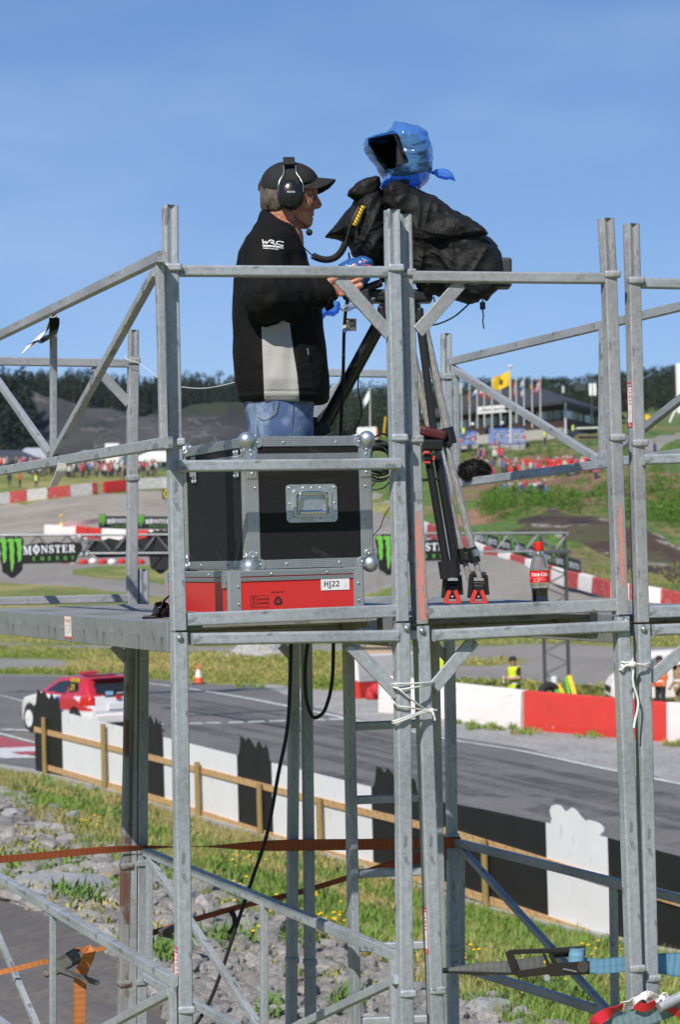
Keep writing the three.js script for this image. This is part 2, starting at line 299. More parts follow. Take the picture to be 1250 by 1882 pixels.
const Gd = (px, D) => { const r = ray(px, 1000), x = r.x * D, z = r.z * D; return V(x, ground(x, z), z); };   // on the land at a given distance
const plan = (list) => list.map(([x, y]) => { const g = G(x, y, 5); if (!g) { const q = Gd(x, 700); return [q.x, q.z]; } return [g.x, g.z]; });

// fence along the near side of the track: straight in plan, from far left to near right
const FA = P(66, 1420, 44.5), FB = P(1140, 1720, 28.2), FDIR = FB.clone().sub(FA).setY(0).normalize();
const fenceAt = (px, off = 0) => {                                   // plan point of the fence line seen at picture x
  const r = ray(px, 1400), nx = -FDIR.z, nz = FDIR.x, t = ((FA.x) * nx + FA.z * nz + off) / (r.x * nx + r.z * nz);
  return V(r.x * t, 0, r.z * t);
};
const flat = (v) => [v.x, v.z];
const gN = (n, f, rep) => ctex(n, f, rep);
const asphaltTex = gN(512, (x, y) => { const a = fbm(x * 6, y * 6, 6, 1, 4), b = tn(x * 256, y * 256, 256, 3), c = tn(x * 110, y * 110, 110, 9); const v = .165 * (.72 + .4 * a + .3 * (b - .5) + .2 * (c - .5)); return [v * 1.07, v, v * .93]; }, 1 / 7);
const farAsphaltTex = gN(256, (x, y) => { const a = fbm(x * 5, y * 5, 5, 21, 5), b = tn(x * 128, y * 128, 128, 5); const v = .235 * (.75 + .45 * a + .2 * (b - .5)); return [v * 1.09, v, v * .88]; }, 1 / 26);
const dirtTex = gN(256, (x, y) => { const a = fbm(x * 6, y * 6, 6, 31, 5), b = tn(x * 128, y * 128, 128, 5); const v = .30 * (.65 + .6 * a + .25 * (b - .5)); return [v * 1.06, v * .93, v * .77]; }, 1 / 18);
const gravelTex = gN(512, (x, y) => { const a = fbm(x * 5, y * 5, 5, 41, 4), b = tn(x * 170, y * 170, 170, 5), c = tn(x * 64, y * 64, 64, 8); const v = .38 * (.7 + .4 * a + .7 * (b - .5) + .4 * (c - .5)); return [v * 1.03, v, v * .95]; }, 1 / 4);
const grassTex = gN(512, (x, y) => { const a = fbm(x * 5, y * 5, 5, 51, 5), b = tn(x * 180, y * 180, 180, 5), d = fbm(x * 11 + 3, y * 11, 11, 77, 3); const g = .75 + .5 * (b - .5) + .3 * (a - .5); return mixc([.20 * g, .25 * g, .045 * g], [.38 * g, .33 * g, .11 * g], sstep(.38, .66, d * .6 + a * .4)); }, 1 / 23);
const hillTex = gN(512, (x, y) => { const a = fbm(x * 7, y * 7, 7, 61, 5), b = tn(x * 150, y * 150, 150, 5), d = fbm(x * 9, y * 9, 9, 87, 4); const g = .75 + .6 * (b - .5); return mixc([.115 * g, .195 * g, .028 * g], [.23 * g, .19 * g, .07 * g], sstep(.45, .62, a * .5 + d * .5)); }, 1 / 60);
const peatTex = gN(256, (x, y) => { const a = fbm(x * 8, y * 8, 8, 71, 5), b = tn(x * 100, y * 100, 100, 5); const v = .042 * (.35 + 1.3 * a + .6 * (b - .5)); return a > .62 && b > .4 ? [.3, .28, .25] : mixc([v * 1.6, v * .98, v * .62], [.09, .12, .03], sstep(.56, .64, fbm(x * 9 + 3, y * 9, 9, 44, 4)) * .35); }, 1 / 22);
const earthTex = gN(256, (x, y) => { const a = fbm(x * 8, y * 8, 8, 91, 5), b = tn(x * 100, y * 100, 100, 5); const v = .17 * (.4 + 1.2 * a + .5 * (b - .5)); return mixc([v * 1.4, v * .82, v * .45], [.09, .12, .03], sstep(.6, .7, fbm(x * 5, y * 5, 5, 13, 4))); }, 1 / 20);
const rockTex = gN(512, (x, y) => { const w = fbm(x * 4, y * 4, 4, 5, 4), a = fbm(x * 6 + w, y * 6, 6, 101, 6), s = Math.abs(fbm(x * 9, y * 9, 9, 33, 4) - .5); const v = .05 * (.35 + 1.3 * a) + (s < .015 ? .05 : 0); return [v * 1.02, v, v * .99]; }, 1 / 60);
const rockBump = gtex(512, (x, y) => fbm(x * 6, y * 6, 6, 201, 6), 1 / 60);
const rubbleTex = gN(512, (x, y) => { const a = fbm(x * 8, y * 8, 8, 111, 5), b = tn(x * 90, y * 90, 90, 5), c = tn(x * 220, y * 220, 220, 6); const v = .25 * (.55 + .6 * a + .7 * (b - .5) + .5 * (c - .5)); return [v * 1.05, v, v * .92]; }, 1 / 5);
const bumpFine = gtex(512, (x, y) => .5 * tn(x * 170, y * 170, 170, 5) + .5 * fbm(x * 40, y * 40, 40, 8, 3), 1 / 4);
const tm = (t, rough = .95, o = {}) => new THREE.MeshStandardMaterial({ map: t, roughness: rough, ...o });
const M = {
  asphalt: tm(asphaltTex, .82), farAsphalt: tm(farAsphaltTex, .9), dirt: tm(dirtTex), gravel: tm(gravelTex, .95, { bumpMap: bumpFine, bumpScale: .03 }), grass: tm(grassTex), hill: tm(hillTex), peat: tm(peatTex), earth: tm(earthTex),
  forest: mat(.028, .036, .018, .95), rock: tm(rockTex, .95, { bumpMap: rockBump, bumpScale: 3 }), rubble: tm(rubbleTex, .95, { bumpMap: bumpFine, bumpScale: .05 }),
};
const REGIONS = [
  ['track_asphalt', M.asphalt, (() => { const far = plan([[1500, 1497], [1250, 1438], [1142, 1416], [960, 1374], [804, 1351], [676, 1326], [577, 1300], [480, 1262], [345, 1254], [230, 1244], [0, 1240], [-300, 1236]]); return [...far, flat(Gd(-500, 52)), flat(fenceAt(-200, .25)), flat(fenceAt(66, .25)), flat(fenceAt(1500, .25))]; })()],
  ['gravel_verge', M.gravel, plan([[440, 1258], [480, 1257], [560, 1268], [655, 1272], [655, 1286], [700, 1290], [720, 1280], [838, 1322], [960, 1336], [1250, 1362], [1500, 1385], [1500, 1502], [1250, 1443], [960, 1379], [676, 1331], [577, 1308]])],
  ['infield_path', M.farAsphalt, plan([[-300, 1208], [0, 1210], [100, 1213], [127, 1220], [100, 1228], [0, 1232], [-300, 1238]])],
  ['infield_road', M.farAsphalt, plan([[-300, 1180], [0, 1182], [200, 1187], [520, 1186], [840, 1187], [1000, 1184], [1135, 1190], [1300, 1190], [1500, 1200], [1500, 1275], [1135, 1262], [1020, 1256], [930, 1249], [840, 1250], [760, 1246], [760, 1222], [900, 1224], [985, 1219], [950, 1209], [840, 1209], [520, 1197], [300, 1197], [0, 1187], [-300, 1184]])],
  ['infield_turf', M.grass, plan([[97, 1054], [180, 1041], [310, 1038], [440, 1050], [440, 1085], [310, 1077], [180, 1064]])],
  ['far_track', M.farAsphalt, plan([[-300, 985], [80, 988], [310, 993], [500, 985], [690, 935], [780, 958], [870, 1003], [1000, 1047], [1130, 1090], [1250, 1118], [1500, 1180], [1500, 1188], [1250, 1165], [900, 1132], [730, 1083], [500, 1105], [310, 1102], [190, 1090], [100, 1077], [0, 1067], [-300, 1060]])],
  ['dirt_bank', M.dirt, plan([[-300, 930], [0, 926], [100, 916], [180, 906], [300, 899], [420, 900], [690, 912], [720, 925], [690, 936], [500, 986], [310, 994], [80, 989], [-300, 986]])],
  ['earth_slope', M.earth, plan([[850, 882], [900, 876], [1000, 890], [1120, 880], [1250, 870], [1500, 866], [1500, 930], [1250, 922], [1100, 932], [1000, 922], [940, 938], [890, 970], [850, 950]])],
  ['peat_slope', M.peat, plan([[950, 956], [1010, 942], [1130, 975], [1250, 1000], [1500, 1010], [1500, 1100], [1250, 1062], [1160, 1040], [1100, 1010], [1040, 988], [960, 978]])],
  ['gravel_lane', M.farAsphalt, plan([[1130, 838], [1190, 812], [1250, 795], [1400, 780], [1400, 800], [1250, 812], [1200, 826], [1150, 845]])],
  ['quarry_face', M.rock, plan([[-300, 748], [0, 752], [100, 758], [200, 769], [400, 770], [570, 776], [600, 800], [560, 832], [0, 846], [-300, 850]])],
  ['asphalt_apron', tm(asphaltTex.clone(), .9, { color: lin(.80, .76, .72) }), plan([[-300, 1640], [0, 1648], [110, 1688], [200, 1750], [290, 1840], [330, 1890], [335, 2100], [-300, 2100]])],
  ['rubble_ground', M.rubble, plan([[-300, 1424], [0, 1450], [100, 1508], [160, 1548], [230, 1583], [330, 1622], [430, 1660], [560, 1708], [700, 1757], [800, 1797], [960, 1868], [1100, 1920], [1100, 2400], [-300, 2400]])],
];
{
  const az = [], rr = []; for (let a = -.175; a <= .176; a += .0017) az.push(a);
  for (let a = .2; a < Math.PI; a += .12) { az.push(a); az.unshift(-a); } az.push(Math.PI); az.unshift(-Math.PI);
  for (let r = 3; r < 1800;) { rr.push(r); r += r < 8 ? 1 : Math.min(r * r * .00026 + (r < 25 ? .06 : 0), r > 140 && r < 700 ? 3.2 : 30); }
  const pts = rr.map((r) => az.map((a) => {
    const x = r * Math.sin(a), z = -r * Math.cos(a); let y = ground(x, z);
    if (r > 420 && r < 500 && Math.abs(a) < .3) y += 4 * n3(x * .045, y * .06, z * .05) + 2 * n3(x * .13, y * .2, z * .15) + .8 * n3(x * .4, y * .4, z * .4);
    else if (r > 120 && r < 270 && x > -2 + r * .03) y += .55 * n3(x * .12, 0, z * .12) + .35 * n3(x * .4, 3, z * .4);
    else if (r > 130) y += .25 * n3(x * .12, 0, z * .12);
    else if (r > 10 && r < 45) y += .05 * n3(x * .9, 0, z * .9) + .03 * n3(x * 2.7, 5, z * 2.7);
    return [x, y, z];
  }));
  let rest = [];
  for (let i = 0; i < rr.length - 1; i++) for (let j = 0; j < az.length - 1; j++) { const a = pts[i][j], b = pts[i][j + 1], c = pts[i + 1][j + 1], d = pts[i + 1][j]; rest.push([a, b, c], [a, c, d]); }
  const soup = (tris) => {
    const p = new Float32Array(tris.length * 9), uv = new Float32Array(tris.length * 6); let o = 0, q = 0;
    for (const t of tris) for (const v of t) { p[o++] = v[0]; p[o++] = v[1]; p[o++] = v[2]; uv[q++] = v[0]; uv[q++] = v[2]; }
    const g = new THREE.BufferGeometry(); g.setAttribute('position', new THREE.BufferAttribute(p, 3)); g.setAttribute('uv', new THREE.BufferAttribute(uv, 2));
    const m = mergeVertices(g, 1e-3); m.computeVertexNormals(); return m;
  };
  const HILL = polyDist(plan([[-300, 870], [0, 876], [300, 868], [420, 866], [640, 880], [690, 905], [780, 955], [870, 1000], [1000, 1044], [1130, 1088], [1250, 1114], [1500, 1176], [1600, 760], [1250, 780], [800, 800], [640, 800], [300, 850], [-300, 850]]));
  for (const [name, m, poly] of REGIONS) { const f = polyDist(poly), am = /peat|earth|quarry|rubble|dirt|verge/.test(name) ? .011 : /turf/.test(name) ? .006 : .0016, [a, b] = splitTris(rest, (v) => f(v[0], v[2]) + am * Math.hypot(v[0], v[2]) * (n3(v[0] * .35, 1, v[2] * .35) + .6 * n3(v[0] * 1.1, 4, v[2] * 1.1)) * (Math.hypot(v[0], v[2]) > 60 ? 1 : .7)); rest = b; if (a.length) struct(name, soup(a), m); }
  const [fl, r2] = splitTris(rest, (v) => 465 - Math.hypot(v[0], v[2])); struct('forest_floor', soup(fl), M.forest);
  const [a, b] = splitTris(r2, (v) => (Math.hypot(v[0], v[2]) > 290 ? -1 : HILL(v[0], v[2])));
  struct('hillside', soup(a), M.hill); struct('ground', soup(b), M.grass);
}
const inRegion = Object.fromEntries(REGIONS.map(([n, , p]) => [n, polyDist(p)]));
// ================================================================ THE SCAFFOLD
const galvTex = (tone, warm, seed, rust = 0) => ctex(512, (x, y) => {
  let bd = 9, cell = 0; const N = 56, gx = x * N, gy = y * N;
  for (let i = -1; i <= 1; i++) for (let j = -1; j <= 1; j++) { const cx = Math.floor(gx) + i, cy = Math.floor(gy) + j, a = md(cx, N), b = md(cy, N), dx = cx + hsh(a, b, seed) - gx, dy = cy + hsh(a, b, seed + 1) - gy, d = dx * dx + dy * dy; if (d < bd) { bd = d; cell = hsh(a, b, seed + 2); } }
  const big = fbm(x * 4, y * 3, 4 * 3, seed + 5, 5), str = tn(x * 64, y * 3, 192, seed + 9), fine = tn(x * 256, y * 256, 256, seed + 3);
  let v = tone * (.86 + .16 * (cell - .5) + .42 * (big - .42) + .12 * (str - .5) + .18 * (fine - .5));
  const white = sstep(.76, .84, fbm(x * 9, y * 5, 45, seed + 40, 4)); v += white * tone * .3;
  const scuff = sstep(.70, .77, fbm(x * 26, y * 9, 26 * 9, seed + 80, 4)), scr = sstep(.90, .95, tn(x * 40, y * 7, 280, seed + 90)) * (fine > .35 ? 1 : 0); v *= 1 - .42 * scuff - .22 * scr;
  let c = [v * (.93 + warm), v, v * (1.09 - warm)];
  if (rust) { const q = sstep(1 - rust, 1 - rust + .12, fbm(x * 7, y * 5, 35, seed + 60, 5)); c = mixc(c, [.13 * (.6 + fine), .045, .025], q * .85); }
  return c;
}, 1.3);
const galv = (tone, warm, seed, rust, o = {}) => new THREE.MeshStandardMaterial({ map: galvTex(tone, warm, seed, rust), roughness: .5, metalness: .2, ...o });
Object.assign(M, {
  galv: galv(.43, 0, 3, 0), galvB: galv(.42, .03, 17, .1), galvWarm: galv(.38, .05, 29, .16), galvDark: galv(.37, .0, 41, .08), rusty: galv(.29, .07, 53, .45), alu: galv(.30, .03, 67, 0, { roughness: .45, metalness: .25 }),
  deck: new THREE.MeshStandardMaterial({ map: ctex(512, (x, y) => { const a = fbm(x * 6, y * 6, 6, 7, 5), b = tn(x * 200, y * 200, 200, 5), s = sstep(.62, .72, fbm(x * 9, y * 4, 36, 19, 4)); const v = .24 * (.75 + .4 * a + .18 * (b - .5)) * (1 - .35 * s); return [v * 1.02, v, v * .98]; }, 1), roughness: .75 }),
  blackGap: mat(.02, .02, .02, .9), bolt: mat(.42, .43, .44, .35, { metalness: .7 }),
});
const starPrism = (p0, p1, h) => {                                   // pinched spigot: a square with a groove down every face
  const ax = p1.clone().sub(p0), L = ax.length(); ax.normalize(); const n1 = U.clone().addScaledVector(ax, -U.dot(ax)).normalize(), n2 = ax.clone().cross(n1), pr = [];
  for (let q = 0; q < 4; q++) { const c = Math.cos(q * Math.PI / 2), s = Math.sin(q * Math.PI / 2); for (const [x, y, nx, ny] of [[h, -h + .003, .8, -.5], [h, -h * .72, 1, .1], [h - .008, -h * .25, .9, .45], [h - .011, 0, 1, 0], [h - .008, h * .25, .9, -.45], [h, h * .72, 1, -.1], [h, h - .003, .8, .5]]) pr.push([x * c - y * s, x * s + y * c, nx * c - ny * s, nx * s + ny * c]); }
  return prism(pr, p0, n1, n2, ax, L, true, 1.0);
};
const alongY = (a, b, y) => a.clone().lerp(b, (y - a.y) / (b.y - a.y));
const DY = (onU(315, 1145, -.012).y + onU(157, 1131, -.012).y) / 2;   // height of the deck
const UC = U.clone().applyAxisAngle(UP, -.2);
function frontPost(tw, w, q, m, label) {                             // q: places of the axis in the picture
  const sp = onW(...q.spig, w), a = onW(...q.top, w), j = onW(...q.joint, w), j2 = onW(q.joint[0] + 1, q.joint[1] + 4, w), b0 = onW(...q.bot, w);
  const dir = b0.clone().sub(j2).normalize(), b = j2.clone().addScaledVector(dir, (j2.y - (ground(b0.x, b0.z) - .05)) / -dir.y);
  const up = part('post', bar(a, j, .046, .046, U, .006), m, tw, label);
  part('spigot', starPrism(a.clone().lerp(sp, -.02), sp, .0225), m, up);
  const lo = part('post', bar(j2, b, .049, .049, U, .007), q.low || M.galv, tw);
  for (const y of q.collars) { const low = y > q.joint[1], c = low ? alongY(j2, b, onW(q.joint[0], y, w).y) : alongY(a, j, onW(q.joint[0], y, w).y); part('collar', block(c.addScaledVector(U, .006).addScaledVector(W, -.006), .058, .026, .056, .008, UC, UP, UC.clone().cross(UP)), m, low ? lo : up); }
  part('bolt_head', [new THREE.SphereGeometry(.011, 10, 8).translate(...j2.clone().addScaledVector(W, -.026).addScaledVector(UP, -.017).addScaledVector(U, q.bolt || -.006).toArray())], M.bolt, lo);
  return { up, lo, a, j, j2, b };
}
const scaffold = (name, label, u) => thing(name, label, 'scaffold', T(u, 1.3, 0).setY(ground(T(u, 0, 0).x, T(u, 0, 0).z)), undefined);
const bayA = scaffold('scaffold_bay', 'galvanised scaffold bay carrying the black and red flight cases, left of the middle double post', 0);
const bayB = scaffold('scaffold_bay', 'galvanised scaffold bay under the camera tripod and the soft drink bottle', .82);
const bayC = scaffold('scaffold_bay', 'galvanised scaffold bay cut off by the right edge, beyond the knotted white cord', 1.65);
const pA1 = frontPost(bayA, 0, { spig: [312, 378], top: [312.5, 484], joint: [327.5, 1158], bot: [337.5, 1810], collars: [493, 813, 1855] }, M.galv);
const pA2 = frontPost(bayA, .0, { spig: [720.5, 386], top: [722, 487], joint: [737, 1141], bot: [744.5, 1810], collars: [494, 805, 1825], bolt: .008 }, M.galv);
const pB1 = frontPost(bayB, .052, { spig: [742, 395], top: [744.5, 497], joint: [772.5, 1146], bot: [798.5, 1810], collars: [503, 808, 1821] }, M.galvB, 'dull post with faded red paint');
const pB2 = frontPost(bayB, .0, { spig: [1114, 402], top: [1119.5, 500], joint: [1141, 1129], bot: [1166, 1790], collars: [506, 805, 1781], bolt: .008 }, M.galvWarm);
const pC1 = frontPost(bayC, .02, { spig: [1161, 412], top: [1163.5, 511], joint: [1179, 1143], bot: [1195, 1800], collars: [517, 815, 1798] }, M.galvWarm);
const pC2 = frontPost(bayC, .02, { spig: [1508, 430], top: [1510, 522], joint: [1530, 1120], bot: [1548, 1790], collars: [520] }, M.galv);
// back posts
const BW = 3.34;
function backPost(tw, pts, m, spig, collars = []) {
  const q = pts.map(([x, y]) => onW(x, y, BW)), last = q[q.length - 1], dir = last.clone().sub(q[q.length - 2]).normalize(); const g = ground(last.x, last.z) - .05;
  q.push(last.clone().addScaledVector(dir, (last.y - g) / -dir.y));
  const po = part('post', q.slice(1).map((b, i) => bar(q[i], b, .048, .048, U, .006)), m, tw);
  if (spig) part('spigot', starPrism(q[0].clone().lerp(q[1], .001), onW(...spig, BW), .022), m, po);
  for (const y of collars) { let i = 0; const Y = onW(300, y, BW).y; while (i < q.length - 2 && q[i + 1].y > Y) i++; part('collar', tblock(alongY(q[i], q[i + 1], Y).addScaledVector(W, -.004), .058, .028, .058, .006), m, po); }
  return q;
}
const bA2 = backPost(bayA, [[244.5, 655], [243, 770], [242, 1112]], M.galvWarm, [244.5, 607], [664, 878]); backPost(bayA, [[240, 1116], [236, 1392], [226, 1832]], M.rusty, null, [1586, 1800]);
const bA1 = backPost(bayA, [[-52, 640], [-53, 1112], [-55, 1800]], M.galvWarm, [-52, 590], [650]);
backPost(bayB, [[263, 1113], [261, 1392], [259, 1832]], M.galvDark, [263, 1046], [1583, 1800]);
backPost(bayB, [[541, 1118], [539.5, 1356], [536, 1800]], M.galvDark, null, [1572, 1785]);
backPost(bayC, [[559, 690], [562, 1100], [565, 1356], [570, 1800]], M.galvDark, [558, 622], [690, 1575, 1792]);
const bC2 = backPost(bayC, [[820.5, 690], [821, 760], [825, 1130], [829, 1356], [833, 1800]], M.galv, [820, 613], [693, 1575, 1790]);
// members drawn from the places of their ends
const mem = (name, tw, a, b, wa, wb, s1, s2, m, hint = UP, r = .005, label) => part(name, bar(onW(a[0], a[1], wa), onW(b[0], b[1], wb), s1, s2, hint, r), m, tw, label);
// front rails
mem('rail', bayA, [326, 498], [714, 500], 0, 0, .037, .034, M.galv, UP, .008); mem('rail', bayA, [329, 857], [735, 852], -.042, -.042, .038, .03, M.galv, UP, .008);
mem('rail', bayA, [342, 1138.5], [728, 1122.5], 0, 0, .042, .036, M.galv); mem('transom', bayA, [352, 1175], [731, 1168.5], -.012, -.012, .040, .036, M.galv, UP, .009);
mem('rail', bayB, [757, 508.5], [1110, 512], .03, 0, .038, .034, M.galvWarm, UP, .008); mem('rail', bayB, [786, 1126], [1135, 1112], .03, 0, .043, .036, M.galvB);
mem('transom', bayB, [797, 1168], [1154, 1150.5], .01, -.028, .040, .034, M.galv, UP, .009);
mem('rail', bayC, [1176, 520.5], [1506, 527], .02, .02, .037, .034, M.galvB, UP, .008); mem('rail', bayC, [1183, 845], [1520, 835], -.016, -.016, .036, .03, M.galv, UP, .008);
mem('rail', bayC, [1189, 1125], [1528, 1113], .02, .02, .042, .036, M.galv); mem('transom', bayC, [1200, 1158], [1530, 1146], .006, .006, .040, .036, M.galv, UP, .009);
// knee braces, flat bars
const brace = (tw, a, b, wa, wb, m) => mem('brace', tw, a, b, wa, wb, .011, .045, m, W, .003);
brace(bayA, [623, 511], [716, 614], .0, .0, M.galvB); brace(bayB, [847, 521], [768, 610], .03, .03, M.galvWarm);
brace(bayA, [643, 1184], [731, 1275], .0, .0, M.galv); brace(bayB, [872, 1176], [798, 1263], .03, .03, M.galv); brace(bayC, [1290, 1166], [1196, 1247], .02, .02, M.galv);
brace(bayA, [172, 672], [236, 741], BW, BW, M.galvWarm); brace(bayC, [640, 692], [570, 768], BW, BW, M.galvB);
brace(bayA, [208, 1186], [232, 1212], BW, BW, M.galvDark); brace(bayC, [517, 1186], [541, 1212], BW, BW, M.galvDark); brace(bayB, [795, 1180], [822, 1210], BW, BW, M.galvDark);
// back rails
mem('rail', bayA, [-50, 663], [238, 668], BW, BW, .038, .034, M.galvWarm); mem('rail', bayA, [-50, 1106], [234, 1099.5], BW, BW, .038, .036, M.galvWarm);
mem('rail', bayC, [560, 684], [816, 689.5], BW, BW, .037, .034, M.galv); mem('rail', bayC, [565, 1106], [822, 1101], BW, BW, .038, .036, M.galvDark);
// guard panels along the depth of the bays
const side = (name, tw, a, b, u, s1, s2, m, label) => part(name, bar(onU(a[0], a[1], u), onU(b[0], b[1], u), s1, s2, UP, .004), m, tw, label);
const sideV = (name, tw, a, b, u, s1, s2, m) => part(name, bar(onU(a[0], a[1], u), onU(b[0], b[1], u), s1, s2, W, .004), m, tw);
{ const u = -.045;
  side('guard_rail', bayA, [297, 471], [-60, 645], u, .036, .03, M.galvWarm); side('guard_rail', bayA, [309, 813], [-60, 876], u, .036, .03, M.galvB);
  sideV('guard_upright', bayA, [292.5, 478], [300.5, 812], u + .004, .026, .026, M.galvB); sideV('guard_upright', bayA, [97.5, 573], [97.5, 848], u + .003, .032, .024, M.galvB);
  side('guard_diagonal', bayA, [286, 500], [97, 838], u - .002, .03, .026, M.galvB); side('guard_diagonal', bayA, [-60, 622], [92, 836], u - .002, .028, .026, M.galvB); }
{ const u = -.045;
  side('guard_rail', bayA, [318, 1803], [-80, 1566], u, .036, .032, M.galv); sideV('guard_upright', bayA, [316.5, 1812], [322, 2150], u, .026, .024, M.galv); sideV('guard_upright', bayA, [96.5, 1678], [96.5, 2020], u, .030, .024, M.galv);
  side('guard_diagonal', bayA, [314, 1823], [96, 1940], u - .002, .03, .024, M.galv); side('guard_diagonal', bayA, [-30, 1660], [96, 1950], u - .002, .028, .024, M.galv); side('guard_rail', bayA, [-80, 1818], [320, 2120], u, .036, .03, M.galv); }
{ const p0 = onW(266, 1565, BW - .03), p1 = onW(731, 1757, .02), at2 = (px) => { const r = ray(px, 1500), n = p1.clone().sub(p0).setY(0).normalize(), nx = -n.z, nz = n.x; const t = ((p0.x - EYE.x) * nx + (p0.z - EYE.z) * nz) / (r.x * nx + r.z * nz); return t; };
  const Q = (x, y) => P(x, y, at2(x)), mm = (n, a, b, s, h = UP) => part(n, bar(Q(...a), Q(...b), s, .028, h, .004), M.galv, bayA);
  part('guard_rail', bar(p0, p1, .038, .032, UP, .004), M.galv, bayA);
  mm('guard_upright', [274, 1577], [274, 1775], .03, W); mm('guard_upright', [485.5, 1662], [485.5, 1990], .03, W); mm('guard_diagonal', [276, 1580], [485, 1900], .030); mm('guard_diagonal', [731, 1800], [485, 1915], .030); mm('guard_rail', [266, 1795], [731, 2050], .036); mm('guard_upright', [724, 1765], [728, 2040], .026, W); }
{ const p0 = onW(838, 1548, BW - .03), p1 = onW(1530, 1712, .04), n = p1.clone().sub(p0).setY(0).normalize(), nx = -n.z, nz = n.x;
  const at3 = (px) => { const r = ray(px, 1500); return ((p0.x - EYE.x) * nx + (p0.z - EYE.z) * nz) / (r.x * nx + r.z * nz); }, Q = (x, y) => P(x, y, at3(x)), mm = (nn, a, b, s, h = UP, m = M.galvDark) => part(nn, bar(Q(...a), Q(...b), s, .028, h, .004), m, bayC);
  mm('guard_rail', [838, 1548], [1530, 1722], .038); mm('guard_upright', [849, 1558], [849, 1775], .026, W); mm('guard_upright', [1128, 1622], [1131, 1860], .034, W); mm('guard_diagonal', [850, 1562], [1131, 1872], .030); mm('guard_rail', [840, 1775], [1530, 1990], .040); mm('guard_diagonal', [1131, 1880], [1400, 1780], .03, UP, M.galv);
  mm('guard_rail', [828, 665], [1530, 496], .038, UP, M.galvB); mm('guard_rail', [846, 888], [1530, 796], .038, UP, M.galv); mm('guard_upright', [838.5, 676], [839, 882], .026, W, M.galvB); mm('guard_upright', [1109, 602], [1108, 846], .032, W, M.galvB);
  mm('guard_diagonal', [832, 677], [1103, 846], .034, UP, M.galvB); mm('guard_diagonal', [1108, 848], [1420, 600], .032, UP, M.galvDark); }
// decks: side beams, sheet, front lip
function deck(tw, u0, u1, dy) {
  const DY0 = DY, DYl = DY - dy; return deckAt(tw, u0, u1, DYl);
}
function deckAt(tw, u0, u1, DY) {
  const bh = .1, th = .022, w0 = .055, w1 = 3.3, mid = (w0 + w1) / 2, d = w1 - w0;
  const bm = [[u0, 'side_beam'], [u1, 'side_beam']].map(([u, n], i) => part(n, tblock(T(u, DY - bh / 2, mid), .03, bh, d, .003), M.alu, tw));
  part('deck_sheet', [tblock(T((u0 + u1) / 2, DY - th / 2 - .003, mid), u1 - u0 - .034, th, d - .01, .002)], M.deck, tw);
  for (const w of [.35, 1.2, 2.1, 3.0]) part('cross_member', tblock(T((u0 + u1) / 2, DY - .065, w), u1 - u0 - .034, .045, .04, .003), M.alu, tw);
  for (const u of [u0 + .035, u1 - .035]) part('hook', tblock(T(u, DY - .06, .05), .04, .03, .045, .003), M.galv, tw);
  return bm;
}
const dA = deck(bayA, .002, .70, 0); deck(bayB, .80, 1.515, .014); deck(bayC, 1.64, 2.40, .034);
// stickers
const stickerTex = print(64, 512, (c, w, h) => {
  c.fillStyle = '#efeff0'; c.fillRect(0, 0, w, h); c.fillStyle = '#d0303c'; c.fillRect(0, 0, w, 20); c.fillRect(0, 40, w, 16); c.fillStyle = '#4a5fae'; c.fillRect(0, 24, w, 10); c.fillStyle = '#d0303c'; c.fillRect(0, 58, 15, 345); c.fillRect(0, h - 58, w, 58);
  c.fillStyle = '#e9e9ec'; for (let i = 0; i < 4; i++) c.fillRect(8, h - 50 + i * 12, 46, 3);
  c.save(); c.translate(w / 2 + 8, 70); c.rotate(Math.PI / 2); c.fillStyle = '#b3202c'; c.font = 'bold 44px sans-serif'; c.fillText('J A M A K', 6, 14); c.fillStyle = '#6b7592'; c.font = '22px sans-serif'; c.fillText('UNIMA  0416', 238, 8); c.restore();
});
const beamStickTex = print(160, 256, (c, w, h) => {
  c.fillStyle = '#e9e7e6'; c.fillRect(0, 0, w, h); c.fillStyle = '#c8584a'; c.fillRect(0, 0, 7, h); c.fillRect(0, 0, w, 5); c.fillRect(0, h - 26, w, 26); c.fillStyle = '#d2622e'; c.font = 'bold 42px sans-serif'; c.save(); c.scale(.8, 1.5); c.fillText('DUMAR', 14, 50); c.restore();
  c.fillStyle = '#6c6e74'; c.font = '20px sans-serif'; c.fillText('PLATTFORM', 12, 112); c.fillStyle = '#a5a7ab'; for (let i = 0; i < 6; i++) c.fillRect(12, 126 + i * 15, 78 + (i * 31) % 30, 4);
  c.strokeStyle = '#555a61'; c.lineWidth = 5; c.beginPath(); c.moveTo(142, 40); c.lineTo(112, 190); c.moveTo(128, 90); c.lineTo(146, 150); c.moveTo(122, 130); c.lineTo(136, 190); c.stroke();
});
function plate(c, ax, ay, w, h, t = .0012) {                         // a thin card with the print on its face, ax to the right and ay up as seen from outside
  const n = ax.clone().cross(ay).normalize(), g = new THREE.BoxGeometry(w, h, t); const uv = g.attributes.uv, no = g.attributes.normal;
  for (let i = 0; i < uv.count; i++) if (no.getZ(i) < .5) uv.setXY(i, .02, .5);
  return g.applyMatrix4(new THREE.Matrix4().makeBasis(ax, ay, n).setPosition(c.clone().addScaledVector(n, t / 2)));
}
const paper = (t, rough = .6) => new THREE.MeshStandardMaterial({ map: t, roughness: rough });
const stickM = paper(stickerTex, .4);
function postSticker(po, a, b, y0, y1, half) {                       // on the left-hand face of a post
  const Y0 = onW(300, y0, 0).y, Y1 = onW(300, y1, 0).y, c0 = alongY(a, b, Y0), c1 = alongY(a, b, Y1), c = c0.clone().lerp(c1, .5).addScaledVector(U, -half - .0004);
  part('sticker', plate(c, W.clone().negate(), c0.clone().sub(c1).normalize(), half * 1.55, c0.distanceTo(c1)), stickM, po);
}
